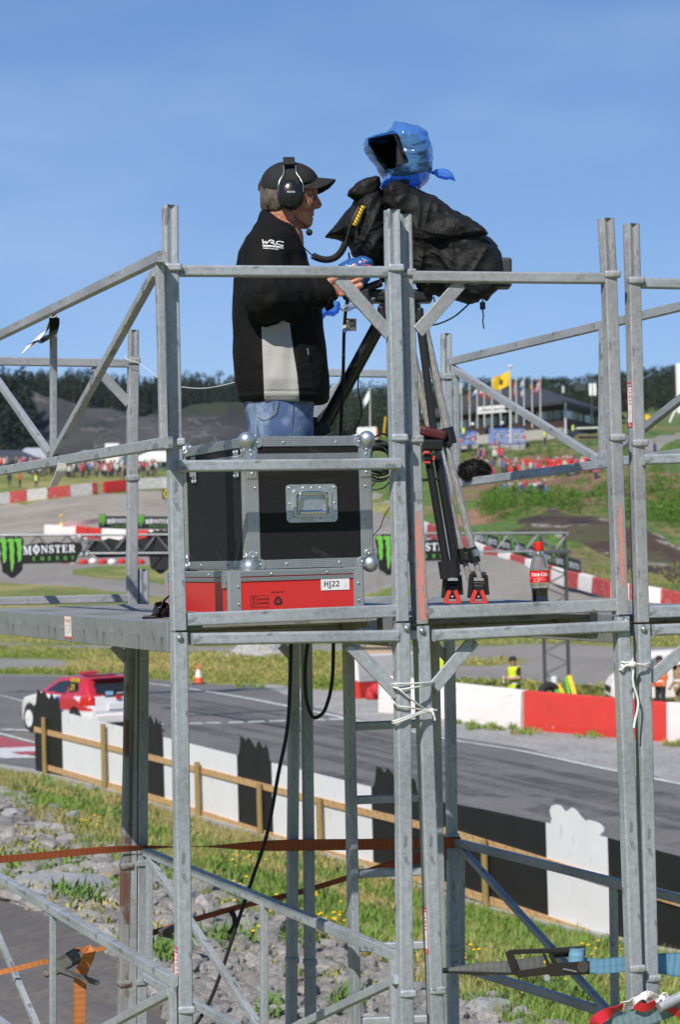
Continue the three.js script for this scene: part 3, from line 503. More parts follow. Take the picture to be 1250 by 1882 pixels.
postSticker(pA1.up, pA1.a, pA1.j, 712, 800, .023); postSticker(pC1.up, pC1.a, pC1.j, 703, 792, .023); postSticker(pA1.lo, pA1.j2, pA1.b, 1742, 1845, .0245); postSticker(pB1.lo, pB1.j2, pB1.b, 1712, 1802, .0245);
{ const c = onU(124.5, 1153, -.0136); part('sticker', plate(c, NW, UP, .115, .086), paper(beamStickTex, .45), dA[0]); }
// old paint on the posts: flakes with their own ragged outline
const flakeTex = (() => { const n = 256, d = new Uint8Array(n * n * 4); for (let y = 0; y < n; y++) for (let x = 0; x < n; x++) { const u = x / n, v = y / n, e = Math.min(u, 1 - u) * 3.2 + .12, t = Math.min(1, (1 - v) * 4) * Math.min(1, v * 7 + .2), f = .55 * fbm(u * 5, v * 14, 70, 5, 4) + .45 * tn(u * 30, v * 90, 90, 6); const a = f * .9 + e * .35 + t * .22 > .93 ? 255 : 0; d.fill(a, (y * n + x) * 4, (y * n + x) * 4 + 4); } const t = fin(d, n, 1, false); t.wrapS = t.wrapT = THREE.ClampToEdgeWrapping; return t; })();
const redPaint = mat(.60, .25, .21, .75, { alphaMap: flakeTex, alphaTest: .5 });
function paintMark(po, a, b, w, y0, y1, sz, du) {
  const Y0 = onW(700, y0, w).y, Y1 = onW(700, y1, w).y, c0 = alongY(a, b, Y0), c1 = alongY(a, b, Y1), c = c0.clone().lerp(c1, .5).addScaledVector(W, -.0236).addScaledVector(U, du);
  const up = c0.clone().sub(c1).normalize(), g = new THREE.PlaneGeometry(sz, c0.distanceTo(c1)); g.applyMatrix4(new THREE.Matrix4().makeBasis(U, up, U.clone().cross(up)).setPosition(c)); part('paint_mark', g, redPaint, po);
}
paintMark(pB1.up, pB1.a, pB1.j, .052, 940, 1144, .042, .0); paintMark(pB2.up, pB2.a, pB2.j, 0, 932, 1092, .026, .002);
// ================================================================ FLIGHT CASES ON THE DECK
Object.assign(M, {
  caseBlack: new THREE.MeshPhysicalMaterial({ specularIntensity: .45, map: ctex(256, (x, y) => { const v = .013 * (.85 + .3 * tn(x * 128, y * 128, 128, 4)) + (fbm(x * 3, y * 40, 40, 8, 3) > .73 ? .006 : 0) + .022 * sstep(.70, .78, fbm(x * 5 + y * 9, y * 5, 45, 28, 5)) * tn(x * 90, y * 30, 2700, 6); return [v, v, v * 1.03]; }, 3), roughness: .6, bumpMap: gtex(256, (x, y) => tn(x * 128, y * 128, 128, 4), 3), bumpScale: .0004 }),
  caseRed: new THREE.MeshStandardMaterial({ map: ctex(256, (x, y) => { const q = sstep(.7, .8, fbm(x * 9, y * 9, 9, 12, 5)); return mixc([.60, .022, .018], [.5, .06, .05], q * .5 + .2 * fbm(x * 4, y * 4, 4, 3, 3)); }, 2), roughness: .42 }),
  aluEdge: new THREE.MeshStandardMaterial({ map: ctex(256, (x, y) => { const s = tn(x * 8, y * 120, 960, 4), v = .56 * (.86 + .2 * (s - .5) + .2 * (fbm(x * 6, y * 6, 6, 9, 4) - .5)); return [v, v, v * 1.02]; }, 4), roughness: .36, metalness: .75 }),
  zinc: new THREE.MeshStandardMaterial({ map: ctex(128, (x, y) => { const v = .56 * (.72 + .4 * fbm(x * 6, y * 6, 6, 12, 4) + .2 * tn(x * 40, y * 40, 40, 5)); return [v, v * 1.06, v * 1.12]; }, 6), roughnessMap: gtex(128, (x, y) => .55 + .45 * fbm(x * 8, y * 8, 8, 22, 4), 6), roughness: .5, metalness: .85 }), zincDull: mat(.42, .45, .46, .42, { metalness: .6 }), rivet: mat(.6, .62, .62, .3, { metalness: .8 }), rubberBlack: mat(.014, .014, .015, .6), chrome: mat(.72, .74, .76, .16, { metalness: 1 }),
});
const rivetG = new THREE.SphereGeometry(.0042, 10, 6, 0, 6.3, 0, Math.PI / 2);
const rivetAt = (p, n) => rivetG.clone().applyQuaternion(new THREE.Quaternion().setFromUnitVectors(UP, n)).translate(p.x, p.y, p.z);
// a ribbed aluminium strip lying on a face: from a to b, n outward, wide across
function strip(a, b, n, wid, t = .0025, off = 0) {
  const ax = b.clone().sub(a), L = ax.length(); ax.normalize(); const s = n.clone().cross(ax).normalize(), pr = [], k = 5, out = [];
  out.push(bar(a.clone().addScaledVector(n, t / 2 + off), b.clone().addScaledVector(n, t / 2 + off), t, wid, n, .0006));
  for (let i = 0; i < k; i++) { const o = (i - (k - 1) / 2) * wid / k; out.push(bar(a.clone().addScaledVector(s, o).addScaledVector(n, t + off), b.clone().addScaledVector(s, o).addScaledVector(n, t + off), .0026, wid / k * .52, n, .0011)); }
  return out;
}
function flightCase(name, label, cat, q) {
  const { u0, u1, y0, y1, w0, w1 } = q, c = thing(name, label, cat, T((u0 + u1) / 2, y0, (w0 + w1) / 2)), X = (u, y, w) => T(u, y, w), nU = U.clone().negate(), nW = NW;
  part('shell', tblock(X((u0 + u1) / 2, (y0 + y1) / 2, (w0 + w1) / 2), u1 - u0, y1 - y0, w1 - w0, .004), q.body, c);
  const f = q.frame, wd = q.wid, e = .0005;
  const ed = (nm, list) => part(nm, list, f, c);
  // upright corners, and the level edges of front, left and top
  for (const [u, sg] of [[u0, 1], [u1, -1]]) ed('corner_strip', [strip(X(u + sg * wd / 2, y0, w0), X(u + sg * wd / 2, y1, w0), nW, wd), strip(X(u, y0, w0 + wd / 2), X(u, y1, w0 + wd / 2), sg > 0 ? nU : U, wd)]);
  for (const [u, sg] of [[u0, 1], [u1, -1]]) ed('corner_strip', [strip(X(u, y0, w1 - wd / 2), X(u, y1, w1 - wd / 2), sg > 0 ? nU : U, wd)]);
  const lev = (y, lw) => { ed('edge_strip', strip(X(u0 + wd, y, w0), X(u1 - wd, y, w0), nW, lw, .0025, e)); ed('edge_strip', strip(X(u0, y, w1 - wd), X(u0, y, w0 + wd), nU, lw, .0025, e)); ed('edge_strip', strip(X(u1, y, w0 + wd), X(u1, y, w1 - wd), U, lw, .0025, e)); };
  lev(y0 + q.lev / 2, q.lev); lev(y1 - q.lev / 2, q.lev);
  for (const y of q.split || []) lev(y[0], y[1]);
  ed('edge_strip', [strip(X(u0, y1, w0 + wd / 2), X(u1, y1, w0 + wd / 2), UP, wd), strip(X(u0 + wd / 2, y1, w0 + wd), X(u0 + wd / 2, y1, w1), UP, wd), strip(X(u1 - wd / 2, y1, w0 + wd), X(u1 - wd / 2, y1, w1), UP, wd)]);
  const rv = []; for (const y of q.rivY) for (const u of [u0 + wd * .68, u1 - wd * .55]) rv.push(rivetAt(X(u, lerp(y0, y1, y), w0 - .0045), nW));
  for (const t of [.3, .72]) for (const y of [y0 + q.lev * .55, y1 - q.lev * .55]) { rv.push(rivetAt(X(lerp(u0, u1, t), y, w0 - .0048), nW)); rv.push(rivetAt(X(u0 - .0048, y, lerp(w0, w1, t)), nU)); }
  part('rivet', rv, M.rivet, c);
  return { c, X };
}
const CW = .10, cu0 = 0, ku = (px, w) => onW(px, 950, w).sub(A0).dot(U), ky = (y, w) => onW(570, y, w).y;
const RED_TOP = ky(1047, .075);
const red = flightCase('equipment_case', 'bright red flight case numbered HJ22 under the black case', 'flight case', { u0: ku(421, .075), u1: ku(664, .075), y0: DY + .002, y1: RED_TOP, w0: .075, w1: .86, body: M.caseRed, frame: M.zincDull, wid: .034, lev: .016, split: [[RED_TOP - .026, .012]], rivY: [.3, .68] });
const BB = { u0: ku(453.5, CW), u1: ku(684, CW), y0: RED_TOP + .006, y1: ky(803.5, CW), w0: CW, w1: .83 };
const blk = flightCase('flight_case', 'black flight case with ball corners on the red case, behind the rail', 'flight case', { ...BB, body: M.caseBlack, frame: M.aluEdge, wid: .043, lev: .030, split: [[ky(838, CW), .018]], rivY: [.12, .36, .62, .78] });
{ const { c, X } = blk, b = BB, nU = U.clone().negate();
  for (const [u, su] of [[b.u0, -1], [b.u1, 1]]) for (const [y, sy] of [[b.y0, -1], [b.y1, 1]]) for (const [w, sw] of [[b.w0, -1], [b.w1, 1]]) {
    const ce = X(u - su * .008, y - sy * .008, w - sw * .008), g = [new THREE.SphereGeometry(.0285, 24, 16).translate(ce.x, ce.y, ce.z)];
    // petals lapping over the three faces, each with a rivet
    for (const [n, d] of [[W.clone().multiplyScalar(sw), 'w'], [U.clone().multiplyScalar(su), 'u'], [UP.clone().multiplyScalar(sy), 'y']]) {
      const dirs = { w: [U.clone().multiplyScalar(-su), UP.clone().multiplyScalar(-sy)], u: [W.clone().multiplyScalar(-sw), UP.clone().multiplyScalar(-sy)], y: [U.clone().multiplyScalar(-su), W.clone().multiplyScalar(-sw)] }[d];
      for (const q of dirs) {
        const p = X(u, y, w).addScaledVector(n, .0055).addScaledVector(q, .042).addScaledVector(dirs[0] === q ? dirs[1] : dirs[0], .016);
        const m4 = new THREE.Matrix4().makeBasis(q, n.clone().cross(q), n).setPosition(p), cy = new THREE.CylinderGeometry(.0165, .0185, .003, 20).rotateX(Math.PI / 2).applyMatrix4(m4); g.push(cy);
        g.push(bar(p.clone().addScaledVector(q, -.03), p, .003, .034, n, .001));
        g.push(rivetAt(p.clone().addScaledVector(n, .0018), n));
      }
    }
    part('ball_corner', g, M.zinc, c);
  }
  // lid hinge plates below the upper balls
  for (const u of [b.u0 + .019, b.u1 - .019]) { const p = X(u, ky(852, CW), b.w0 - .0055), h = part('corner_plate', bar(p.clone().addScaledVector(UP, .052), p.clone().addScaledVector(UP, -.046), .036, .002, U, .0008), M.zinc, c); part('rivet', [.03, -.03].map((d) => rivetAt(p.clone().addScaledVector(UP, d).addScaledVector(NW, .001), NW)), M.rivet, h); }
  // recessed spring handle on the front
  const hc = onW(572.5, 925, CW), hw = .178, hh = .124, n = NW;
  const sh = new THREE.Shape(), rr = (s, w, h, r) => { s.moveTo(-w + r, -h); s.lineTo(w - r, -h); s.absarc(w - r, -h + r, r, -Math.PI / 2, 0); s.lineTo(w, h - r); s.absarc(w - r, h - r, r, 0, Math.PI / 2); s.lineTo(-w + r, h); s.absarc(-w + r, h - r, r, Math.PI / 2, Math.PI); s.lineTo(-w, -h + r); s.absarc(-w + r, -h + r, r, Math.PI, 1.5 * Math.PI); };
  rr(sh, hw / 2, hh / 2, .014); const hole = new THREE.Path(); rr(hole, .062, .041, .008); sh.holes.push(hole);
  const basis = (p) => new THREE.Matrix4().makeBasis(U, UP, n).setPosition(p);
  const hd = part('handle_plate', new THREE.ExtrudeGeometry(sh, { depth: .003, bevelEnabled: true, bevelSize: .0012, bevelThickness: .0012, bevelSegments: 2, steps: 1 }).applyMatrix4(basis(hc.clone().addScaledVector(n, .001))), M.zinc, c);
  const rim = new THREE.Shape(); rr(rim, .066, .045, .011); const rh = new THREE.Path(); rr(rh, .058, .037, .007); rim.holes.push(rh);
  part('rim', new THREE.ExtrudeGeometry(rim, { depth: .008, bevelEnabled: true, bevelSize: .002, bevelThickness: .002, bevelSegments: 3 }).applyMatrix4(basis(hc.clone().addScaledVector(n, .003))), M.zinc, hd);
  part('dish', [block(hc.clone().addScaledVector(n, .0022), .124, .082, .003, .001, U, UP, n)], M.zinc, hd);
  const hb = (x, y, d = .016) => hc.clone().addScaledVector(U, x).addScaledVector(UP, y).addScaledVector(n, d);
  part('grip', [wire([hb(-.05, -.026, .008), hb(-.047, .012), hb(-.044, .03), hb(-.036, .034), hb(.036, .034), hb(.044, .03), hb(.047, .012), hb(.05, -.026, .008)], .0045, 40, 10), rod(hb(-.046, -.03, .011), hb(.046, -.03, .011), .0085, 16), bar(hb(-.036, .034, .01), hb(.036, .034, .01), .014, .004, UP, .002)], M.chrome, hd);
  const rv = []; for (const x of [-.079, 0, .079]) for (const y of [-.052, .052]) rv.push(rivetAt(hb(x, y, .005), n)); for (const x of [-.03, .03]) for (const y of [-.052, .052]) rv.push(rivetAt(hb(x, y, .005), n)); for (const x of [-.079, .079]) rv.push(rivetAt(hb(x, 0, .005), n));
  part('rivet', rv, M.rivet, hd);
  // butterfly latches on the left-hand face
  for (const t of [.12, .80]) {
    const p = X(b.u0, ky(846, CW), lerp(b.w0, b.w1, t)), o = (dw, dy, d) => p.clone().addScaledVector(W, dw).addScaledVector(UP, dy).addScaledVector(nU, d);
    const l = part('latch', [block(o(0, .022, .005), .05, .04, .004, .001, NW, UP, nU), block(o(0, -.03, .005), .05, .04, .004, .001, NW, UP, nU), block(o(0, -.004, .012), .03, .05, .012, .003, NW, UP, nU)], M.zinc, c);
    part('rivet', [[-.017, .034], [.017, .034], [-.017, -.044], [.017, -.044]].map(([a, d]) => rivetAt(o(a, d, .007), nU)), M.rivet, l);
  }
}
{ const { c } = red, y = (v) => onW(500, v, .075);
  const lab = print(256, 104, (g, w, h) => { g.fillStyle = '#e4e3e6'; g.fillRect(0, 0, w, h); g.fillStyle = '#1b1b20'; g.font = 'bold 68px sans-serif'; g.fillText('HJ22', 22, 76); g.fillRect(84, 4, 3, 96); g.fillStyle = '#bdbcc2'; for (let i = 0; i < 4; i++) g.fillRect(206, 50 + i * 11, 38, 4); });
  part('number_label', plate(onW(616, 1073, .0738), U, UP, .100, .0405), paper(lab, .5), c);
  const inkTex = print(512, 256, (g, w, h) => { g.fillStyle = '#000'; g.fillRect(0, 0, w, h); g.strokeStyle = g.fillStyle = '#fff'; g.lineWidth = 4; g.strokeRect(14, 80, 250, 150); g.strokeRect(14, 80, 90, 150); for (let i = 0; i < 5; i++) g.fillRect(30, 94 + i * 27, 56, 5); g.fillRect(52, 88, 5, 130);
    g.font = 'bold 38px sans-serif'; g.fillText('DE-PART', 116, 140); g.fillText('HENGER', 116, 192); g.font = 'bold 24px sans-serif'; g.fillText('OBJ. MAGS. 2017', 300, 48);
    g.save(); g.translate(395, 160); for (let i = 0; i < 3; i++) { g.save(); g.rotate(i * 2 * Math.PI / 3); g.lineWidth = 26; g.beginPath(); g.moveTo(-26, -50); g.lineTo(14, -50); g.lineTo(32, -18); g.stroke(); g.beginPath(); g.moveTo(60, -26); g.lineTo(38, 18); g.lineTo(4, -8); g.fill(); g.restore(); } g.restore(); });
  inkTex.colorSpace = THREE.NoColorSpace;
  const ink = mat(.03, .012, .012, .6, { alphaMap: inkTex, alphaTest: .4 });
  const g = new THREE.PlaneGeometry(.128, .064); g.applyMatrix4(new THREE.Matrix4().makeBasis(U, UP, NW).setPosition(onW(492.5, 1101, .0742))); part('stencil_print', g, ink, c);
  for (const t of [.08, .88]) { const p = T(ku(421, .075) - .004, RED_TOP - .03, lerp(.075, .86, t)); part('latch', [block(p, .04, .045, .006, .001, NW, UP, U.clone().negate())], M.zinc, c); }
}
// ================================================================ FENCE, BARRIERS, MARKINGS
Object.assign(M, {
  whitePanel: new THREE.MeshStandardMaterial({ map: ctex(256, (x, y) => { const v = .74 * (.93 + .1 * fbm(x * 5, y * 5, 5, 4, 4)) - sstep(.74, .8, fbm(x * 12, y * 7, 84, 24, 4)) * .12; return [v, v, v * 1.03]; }, .5), roughness: .55 }),
  blackPanel: new THREE.MeshStandardMaterial({ map: ctex(256, (x, y) => { const v = .013 * (.8 + .4 * fbm(x * 6, y * 6, 6, 4, 4)); return [v, v, v]; }, .5), roughness: .6 }),
  plank: new THREE.MeshStandardMaterial({ map: ctex(256, (x, y) => { const g = fbm(x * 40, y * 3, 120, 6, 4), k = sstep(.78, .84, tn(x * 6, y * 9, 54, 8)); return mixc([.52 * (.75 + .5 * g), .33 * (.75 + .5 * g), .165 * (.7 + .5 * g)], [.22, .11, .05], k * .6); }, 2), roughness: .8 }),
  stake: new THREE.MeshStandardMaterial({ map: ctex(256, (x, y) => { const g = fbm(x * 30, y * 3, 90, 16, 4); return [.30 * (.65 + .6 * g), .215 * (.65 + .6 * g), .085 * (.65 + .6 * g)]; }, 2), roughness: .85 }),
  concrete: new THREE.MeshStandardMaterial({ map: ctex(512, (x, y) => { const a = fbm(x * 6, y * 6, 6, 4, 6), s = sstep(.6, .75, fbm(x * 14, y * 3, 42, 14, 4)); const v = .36 * (.75 + .45 * a) * (1 - .3 * s); return [v * 1.03, v, v * .94]; }, .5), roughness: .92, bumpMap: gtex(256, (x, y) => fbm(x * 20, y * 20, 20, 4, 4), .7), bumpScale: .008 }),
  redBlock: new THREE.MeshStandardMaterial({ map: ctex(256, (x, y) => { const a = fbm(x * 6, y * 6, 6, 34, 5), s = sstep(.78, .86, fbm(x * 18, y * 12, 216, 44, 4)); return mixc([.56 * (.86 + .25 * a), .028, .018], [.33, .25, .2], s * .7); }, .5), roughness: .7 }),
  fadedRed: new THREE.MeshStandardMaterial({ map: ctex(256, (x, y) => { const a = fbm(x * 6, y * 6, 6, 34, 5), s = sstep(.6, .74, fbm(x * 18, y * 12, 216, 44, 4)); return mixc([.42 * (.8 + .4 * a), .05, .045], [.35, .28, .25], s * .6); }, .5), roughness: .8 }),
  whiteBlock: new THREE.MeshStandardMaterial({ map: ctex(256, (x, y) => { const a = fbm(x * 6, y * 6, 6, 54, 5), s = sstep(.78, .86, fbm(x * 16, y * 9, 144, 64, 4)); return mixc([.78 * (.88 + .2 * a), .73 * (.88 + .2 * a), .71 * (.88 + .2 * a)], [.34, .32, .29], s * .7); }, .5), roughness: .75 }),
  greyBlock: new THREE.MeshStandardMaterial({ map: ctex(256, (x, y) => { const a = fbm(x * 6, y * 6, 6, 74, 5); const v = .5 * (.75 + .4 * a); return [v, v * .99, v * .95]; }, .5), roughness: .85 }),
  paintWhite: new THREE.MeshStandardMaterial({ map: ctex(256, (x, y) => { const s = sstep(.52, .7, .6 * fbm(x * 7, y * 7, 7, 4, 5) + .4 * tn(x * 90, y * 90, 90, 8)); return mixc([.68, .68, .66], [.2, .2, .2], s * .85); }, .6), roughness: .8 }),
  paintRed: new THREE.MeshStandardMaterial({ map: ctex(256, (x, y) => { const s = sstep(.5, .72, .6 * fbm(x * 7, y * 7, 7, 9, 5) + .4 * tn(x * 90, y * 90, 90, 8)); return mixc([.42, .06, .075], [.2, .16, .16], s * .85); }, .6), roughness: .8 }),
  tyreMark: mat(.03, .03, .032, .75), rubber: mat(.02, .02, .02, .8), yellow: mat(.75, .5, .02, .5), green: mat(.1, .42, .03, .6),
});
function drape(pts, half, m, name, lift = .012) {                    // a painted strip lying on the land
  const c = new THREE.CatmullRomCurve3(pts, false, 'centripetal'), L = c.getLength(), n = Math.max(2, Math.ceil(L / .7)), pos = [], uv = [], row = [];
  for (let i = 0; i <= n; i++) { const p = c.getPointAt(i / n), t = c.getTangentAt(i / n).setY(0).normalize(); row.push([-1, 1].map((s) => { const x = p.x - t.z * s * half, z = p.z + t.x * s * half; return [x, ground(x, z) + lift, z]; })); }
  for (let i = 0; i < n; i++) { const [a, b] = row[i], [d, e] = row[i + 1]; for (const v of [a, d, b, b, d, e]) { pos.push(...v); uv.push(v[0], v[2]); } }
  const g = new THREE.BufferGeometry(); g.setAttribute('position', new THREE.Float32BufferAttribute(pos, 3)); g.setAttribute('uv', new THREE.Float32BufferAttribute(uv, 2)); g.computeVertexNormals();
  if (g.attributes.normal.getY(0) < 0) { for (let i = 0; i < pos.length; i += 9) for (let k = 0; k < 3; k++) { const t = pos[i + 3 + k]; pos[i + 3 + k] = pos[i + 6 + k]; pos[i + 6 + k] = t; } g.setAttribute('position', new THREE.Float32BufferAttribute(pos, 3)); g.computeVertexNormals(); }
  return struct(name, g, m);
}
const Gs = (l) => l.map(([x, y]) => G(x, y));
drape(Gs([[-60, 1245], [120, 1243], [230, 1251], [280, 1257], [345, 1266], [433, 1280], [527, 1298], [577, 1308], [633, 1320], [676, 1329], [804, 1354.5], [838, 1361.7], [960, 1381], [1142, 1419], [1250, 1441], [1400, 1472]]), .085, M.paintWhite, 'edge_line');
drape(Gs([[-80, 1331], [0, 1349], [66, 1366]]), .07, M.paintWhite, 'edge_line'); drape(Gs([[-60, 1272], [0, 1279], [52, 1292]]), .04, M.paintWhite, 'edge_line');
for (const [x0, x1, y0, y1] of [[275, 300, 1331.5, 1331], [318, 332, 1331, 1330.8], [345, 372, 1330.5, 1330], [378, 405, 1329.5, 1329], [420, 447, 1328.5, 1328], [455, 486, 1327.5, 1326.5], [495, 524, 1326, 1325], [580, 598, 1324, 1323], [604, 632, 1322.5, 1322], [4, 22, 1341, 1342], [28, 46, 1342, 1343], [52, 64, 1343, 1344]]) drape(Gs([[x0, y0], [x1, y1]]), .2, M.paintWhite, 'start_line');
{ // rubber laid down along the racing line, patchy
  const am = (() => { const n = 256, d = new Uint8Array(n * n * 4); for (let y = 0; y < n; y++) for (let x = 0; x < n; x++) d.fill(clamp(.34 * sstep(.25, .75, .6 * fbm(x / n * 6, y / n * 6, 6, 71, 4) + .4 * tn(x / n * 60, y / n * 60, 60, 5)), 0, 1) * 255, (y * n + x) * 4, (y * n + x) * 4 + 4); return fin(d, n, .25, false); })(), rub = new THREE.MeshStandardMaterial({ color: lin(.035, .034, .034), roughness: .75, alphaMap: am, transparent: true });
  for (const [y0, y1, w, x0, x1] of [[14, 26, .22, 300, 1400], [26, 52, .3, 240, 1400], [44, 84, .18, 420, 1400], [60, 110, .34, 330, 1450], [84, 150, .24, 500, 1450], [34, 66, .14, 640, 1400], [100, 190, .3, 620, 1450], [20, 40, .16, 100, 900]]) { const l = []; for (let x = x0; x <= x1; x += 130) { const b = x < 577 ? lerp(1250, 1308, clamp((x - 230) / 347, -.5, 1)) : 1308 + (x - 577) * .1985; l.push([x, b + lerp(y0, y1, (x - 200) / 1100)]); } drape(Gs(l), w, rub, 'tyre_mark', .006); } }
drape(Gs([[340, 1316], [400, 1313], [480, 1308], [530, 1306]]), .14, M.tyreMark, 'tyre_mark', .008); drape(Gs([[300, 1300], [420, 1319], [560, 1345]]), .09, M.tyreMark, 'tyre_mark', .008);
[[0, M.paintRed, -70, -12], [1, M.paintRed, -12, 34], [2, M.paintWhite, 34, 62], [3, M.paintRed, 62, 84]].forEach(([i, m, a, b]) => drape(Gs([[a, 1360 + a * .25 + 6], [b, 1360 + b * .25 + 6]]), .55, m, 'kerb_paint', .014));
drape(Gs([[-90, 1366], [-30, 1378], [40, 1394]]), .4, M.paintWhite, 'kerb_paint', .012);

// board fence
const fD = (px, off = 0) => { const p = fenceAt(px, off), r = ray(px, 1400); return p.z / r.z; }, FQ = (px, py, off = 0) => P(px, py, fD(px, off));
const pl = (list) => (x) => { let i = 0; while (i < list.length - 2 && x > list[i + 1][0]) i++; const [a, b] = list[i], [c, d] = list[i + 1]; return b + (d - b) * (x - a) / (c - a); };
const fTop = pl([[66, 1296], [117, 1308], [305, 1355], [440, 1388], [505, 1402], [690, 1447], [770, 1466], [893, 1487], [1010, 1512], [1125, 1540], [1250, 1572]]), fBot = pl([[66, 1419], [117, 1436], [305, 1480], [440, 1524], [505, 1547], [690, 1602], [895, 1657], [1010, 1690], [1125, 1724], [1250, 1762]]);
const fNorm = V(-FDIR.z, 0, FDIR.x).multiplyScalar(Math.sign(-(-FDIR.z * FA.x + FDIR.x * FA.z)));    // towards the camera
function board(name, x0, x1, m, label, crown, tone) {
  const b0 = FQ(x0, fBot(x0)), b1 = FQ(x1, fBot(x1)), t0 = FQ(x0, fTop(x0)), t1 = FQ(x1, fTop(x1)), L = b1.clone().sub(b0).setY(0).length(), dir = b1.clone().sub(b0).setY(0).normalize(), s = new THREE.Shape();
  s.moveTo(0, 0); s.lineTo(L, b1.y - b0.y); s.lineTo(L, t1.y - b0.y);
  if (crown) for (const [a, h] of crown) s.lineTo(L * (1 - a), lerp(t1.y, t0.y, a) - b0.y + h);
  s.lineTo(0, t0.y - b0.y);
  const g = boxUV(new THREE.ExtrudeGeometry(s, { depth: .012, bevelEnabled: false })); g.applyMatrix4(new THREE.Matrix4().makeBasis(dir, UP, dir.clone().cross(UP)).setPosition(b0));
  return single(name, g, m, label, 'fence board', null);
}
const CR1 = [[.06, .03], [.10, .20], [.16, .26], [.2, .20], [.27, .22], [.36, .30], [.45, .17], [.58, .27], [.66, .32], [.72, .24], [.8, .3], [.88, .31], [.92, .1], [.95, .02]];
const CR2 = [[.03, .0], [.04, .13], [.08, .20], [.18, .20], [.24, .27], [.32, .27], [.36, .2], [.42, .27], [.5, .33], [.58, .28], [.62, .23], [.70, .34], [.78, .33], [.84, .26], [.88, .12], [.86, .03], [.9, .0]];
board('fence_board', 66, 117, M.blackPanel, 'black fence board with ragged top at the far end, in front of the rally car', CR1); board('fence_board', 117, 268, M.whitePanel, 'white fence board hiding the lower half of the rally car'); board('fence_board', 268, 304, M.blackPanel, 'narrow black fence board with ragged top just left of the front scaffold post', CR1);
board('fence_board', 304, 440, M.whitePanel, 'white fence board just right of the front scaffold post'); board('fence_board', 440, 504, M.blackPanel, 'black fence board with ragged top crossed by the hanging cable', CR1); board('fence_board', 504, 688, M.whitePanel, 'white fence board behind the pair of dark back posts and the ladder');
board('fence_board', 688, 780, M.blackPanel, 'black fence board with ragged top behind the double front post', CR1); board('fence_board', 780, 893, M.blackPanel, 'plain black fence board left of the thin pale seam'); board('fence_board', 893.6, 1010, M.blackPanel, 'plain black fence board touching the white ragged board');
board('fence_board', 1010.3, 1124, M.whitePanel, 'tall white fence board with wavy cut top', [[.12, 0], [.1, .05], [.06, .1], [.06, .18], [.12, .24], [.2, .26], [.3, .26], [.34, .22], [.4, .27], [.5, .40], [.56, .43], [.64, .34], [.68, .33], [.76, .42], [.84, .41], [.9, .36], [.93, .26], [.9, .1], [.92, 0]].map(([a, h]) => [a, h * .62]));
board('fence_board', 1124.3, 1290, M.blackPanel, 'black fence board at the right end, behind the outer double post');
const rail = (list, label) => { for (let i = 0; i < list.length - 1; i++) { const a = FQ(...list[i], -0), b = FQ(...list[i + 1]); a.addScaledVector(fNorm, .03); b.addScaledVector(fNorm, .03); single('fence_rail', bar(a, b, .1, .045, UP, .004), M.plank, label[i], 'fence rail', null); } };
rail([[66, 1340], [305, 1398], [560, 1464], [840, 1532], [1100, 1612], [1290, 1668]], ['upper plank of the board fence from its far end to the front scaffold post', 'upper fence plank crossing the black board under the hanging cable', 'upper fence plank behind the double front post', 'upper fence plank crossing the white wavy board', 'upper fence plank at the right end behind the outer double post']);
rail([[88, 1410], [305, 1472], [560, 1555], [840, 1633], [1100, 1720], [1290, 1785]], ['lower plank of the board fence at its far end', 'lower fence plank under the hanging cable', 'lower fence plank behind the ladder and double front post', 'lower fence plank under the white wavy board', 'lower fence plank at the right end']);
for (const [x, y0, y1, l] of [[92, 1318, 1452, 'wooden fence stake nearest the far end of the board fence'], [202, 1330, 1478, 'wooden fence stake in front of the white board beside the rally car'], [375, 1400, 1520, 'wooden fence stake just right of the front scaffold post'], [490, 1440, 1566, 'wooden fence stake beside the ragged black board under the cable'], [601, 1466, 1600, 'wooden fence stake just left of the ladder'], [752, 1500, 1650, 'wooden fence stake hidden between the double front post'], [907, 1543, 1722, 'wooden fence stake in front of the plain black boards']]) {
  const a = FQ(x, y0, 0).addScaledVector(fNorm, .10), b = FQ(x, y1, 0).addScaledVector(fNorm, .10); a.x = b.x; a.z = b.z; b.y = Math.min(b.y, ground(b.x, b.z)) - .05; single('fence_stake', rod(b, a, .048, 12, .046), M.stake, l, 'fence stake', null);
}
{ // low concrete wall below the boards
  const list = []; for (let x = -260; x < 1500; x += 40) { const cx = clamp(x, 66, 1290), p = FQ(x, fBot(cx) + (x < 66 ? (x - 66) * .2 : x > 1290 ? (x - 1290) * .3 : 0) + 5); list.push(p); }
  const pos = []; for (let i = 0; i < list.length - 1; i++) { const a = list[i], b = list[i + 1]; pos.push(bar(a.clone().setY(Math.max(a.y, ground(a.x, a.z) + .08) - .35), b.clone().setY(Math.max(b.y, ground(b.x, b.z) + .08) - .35), .7, .22, UP, .01, i % 6 === 0)); }
  const w = single('kerb_wall', pos, M.concrete, 'low grey concrete wall under the board fence', 'low wall');
}
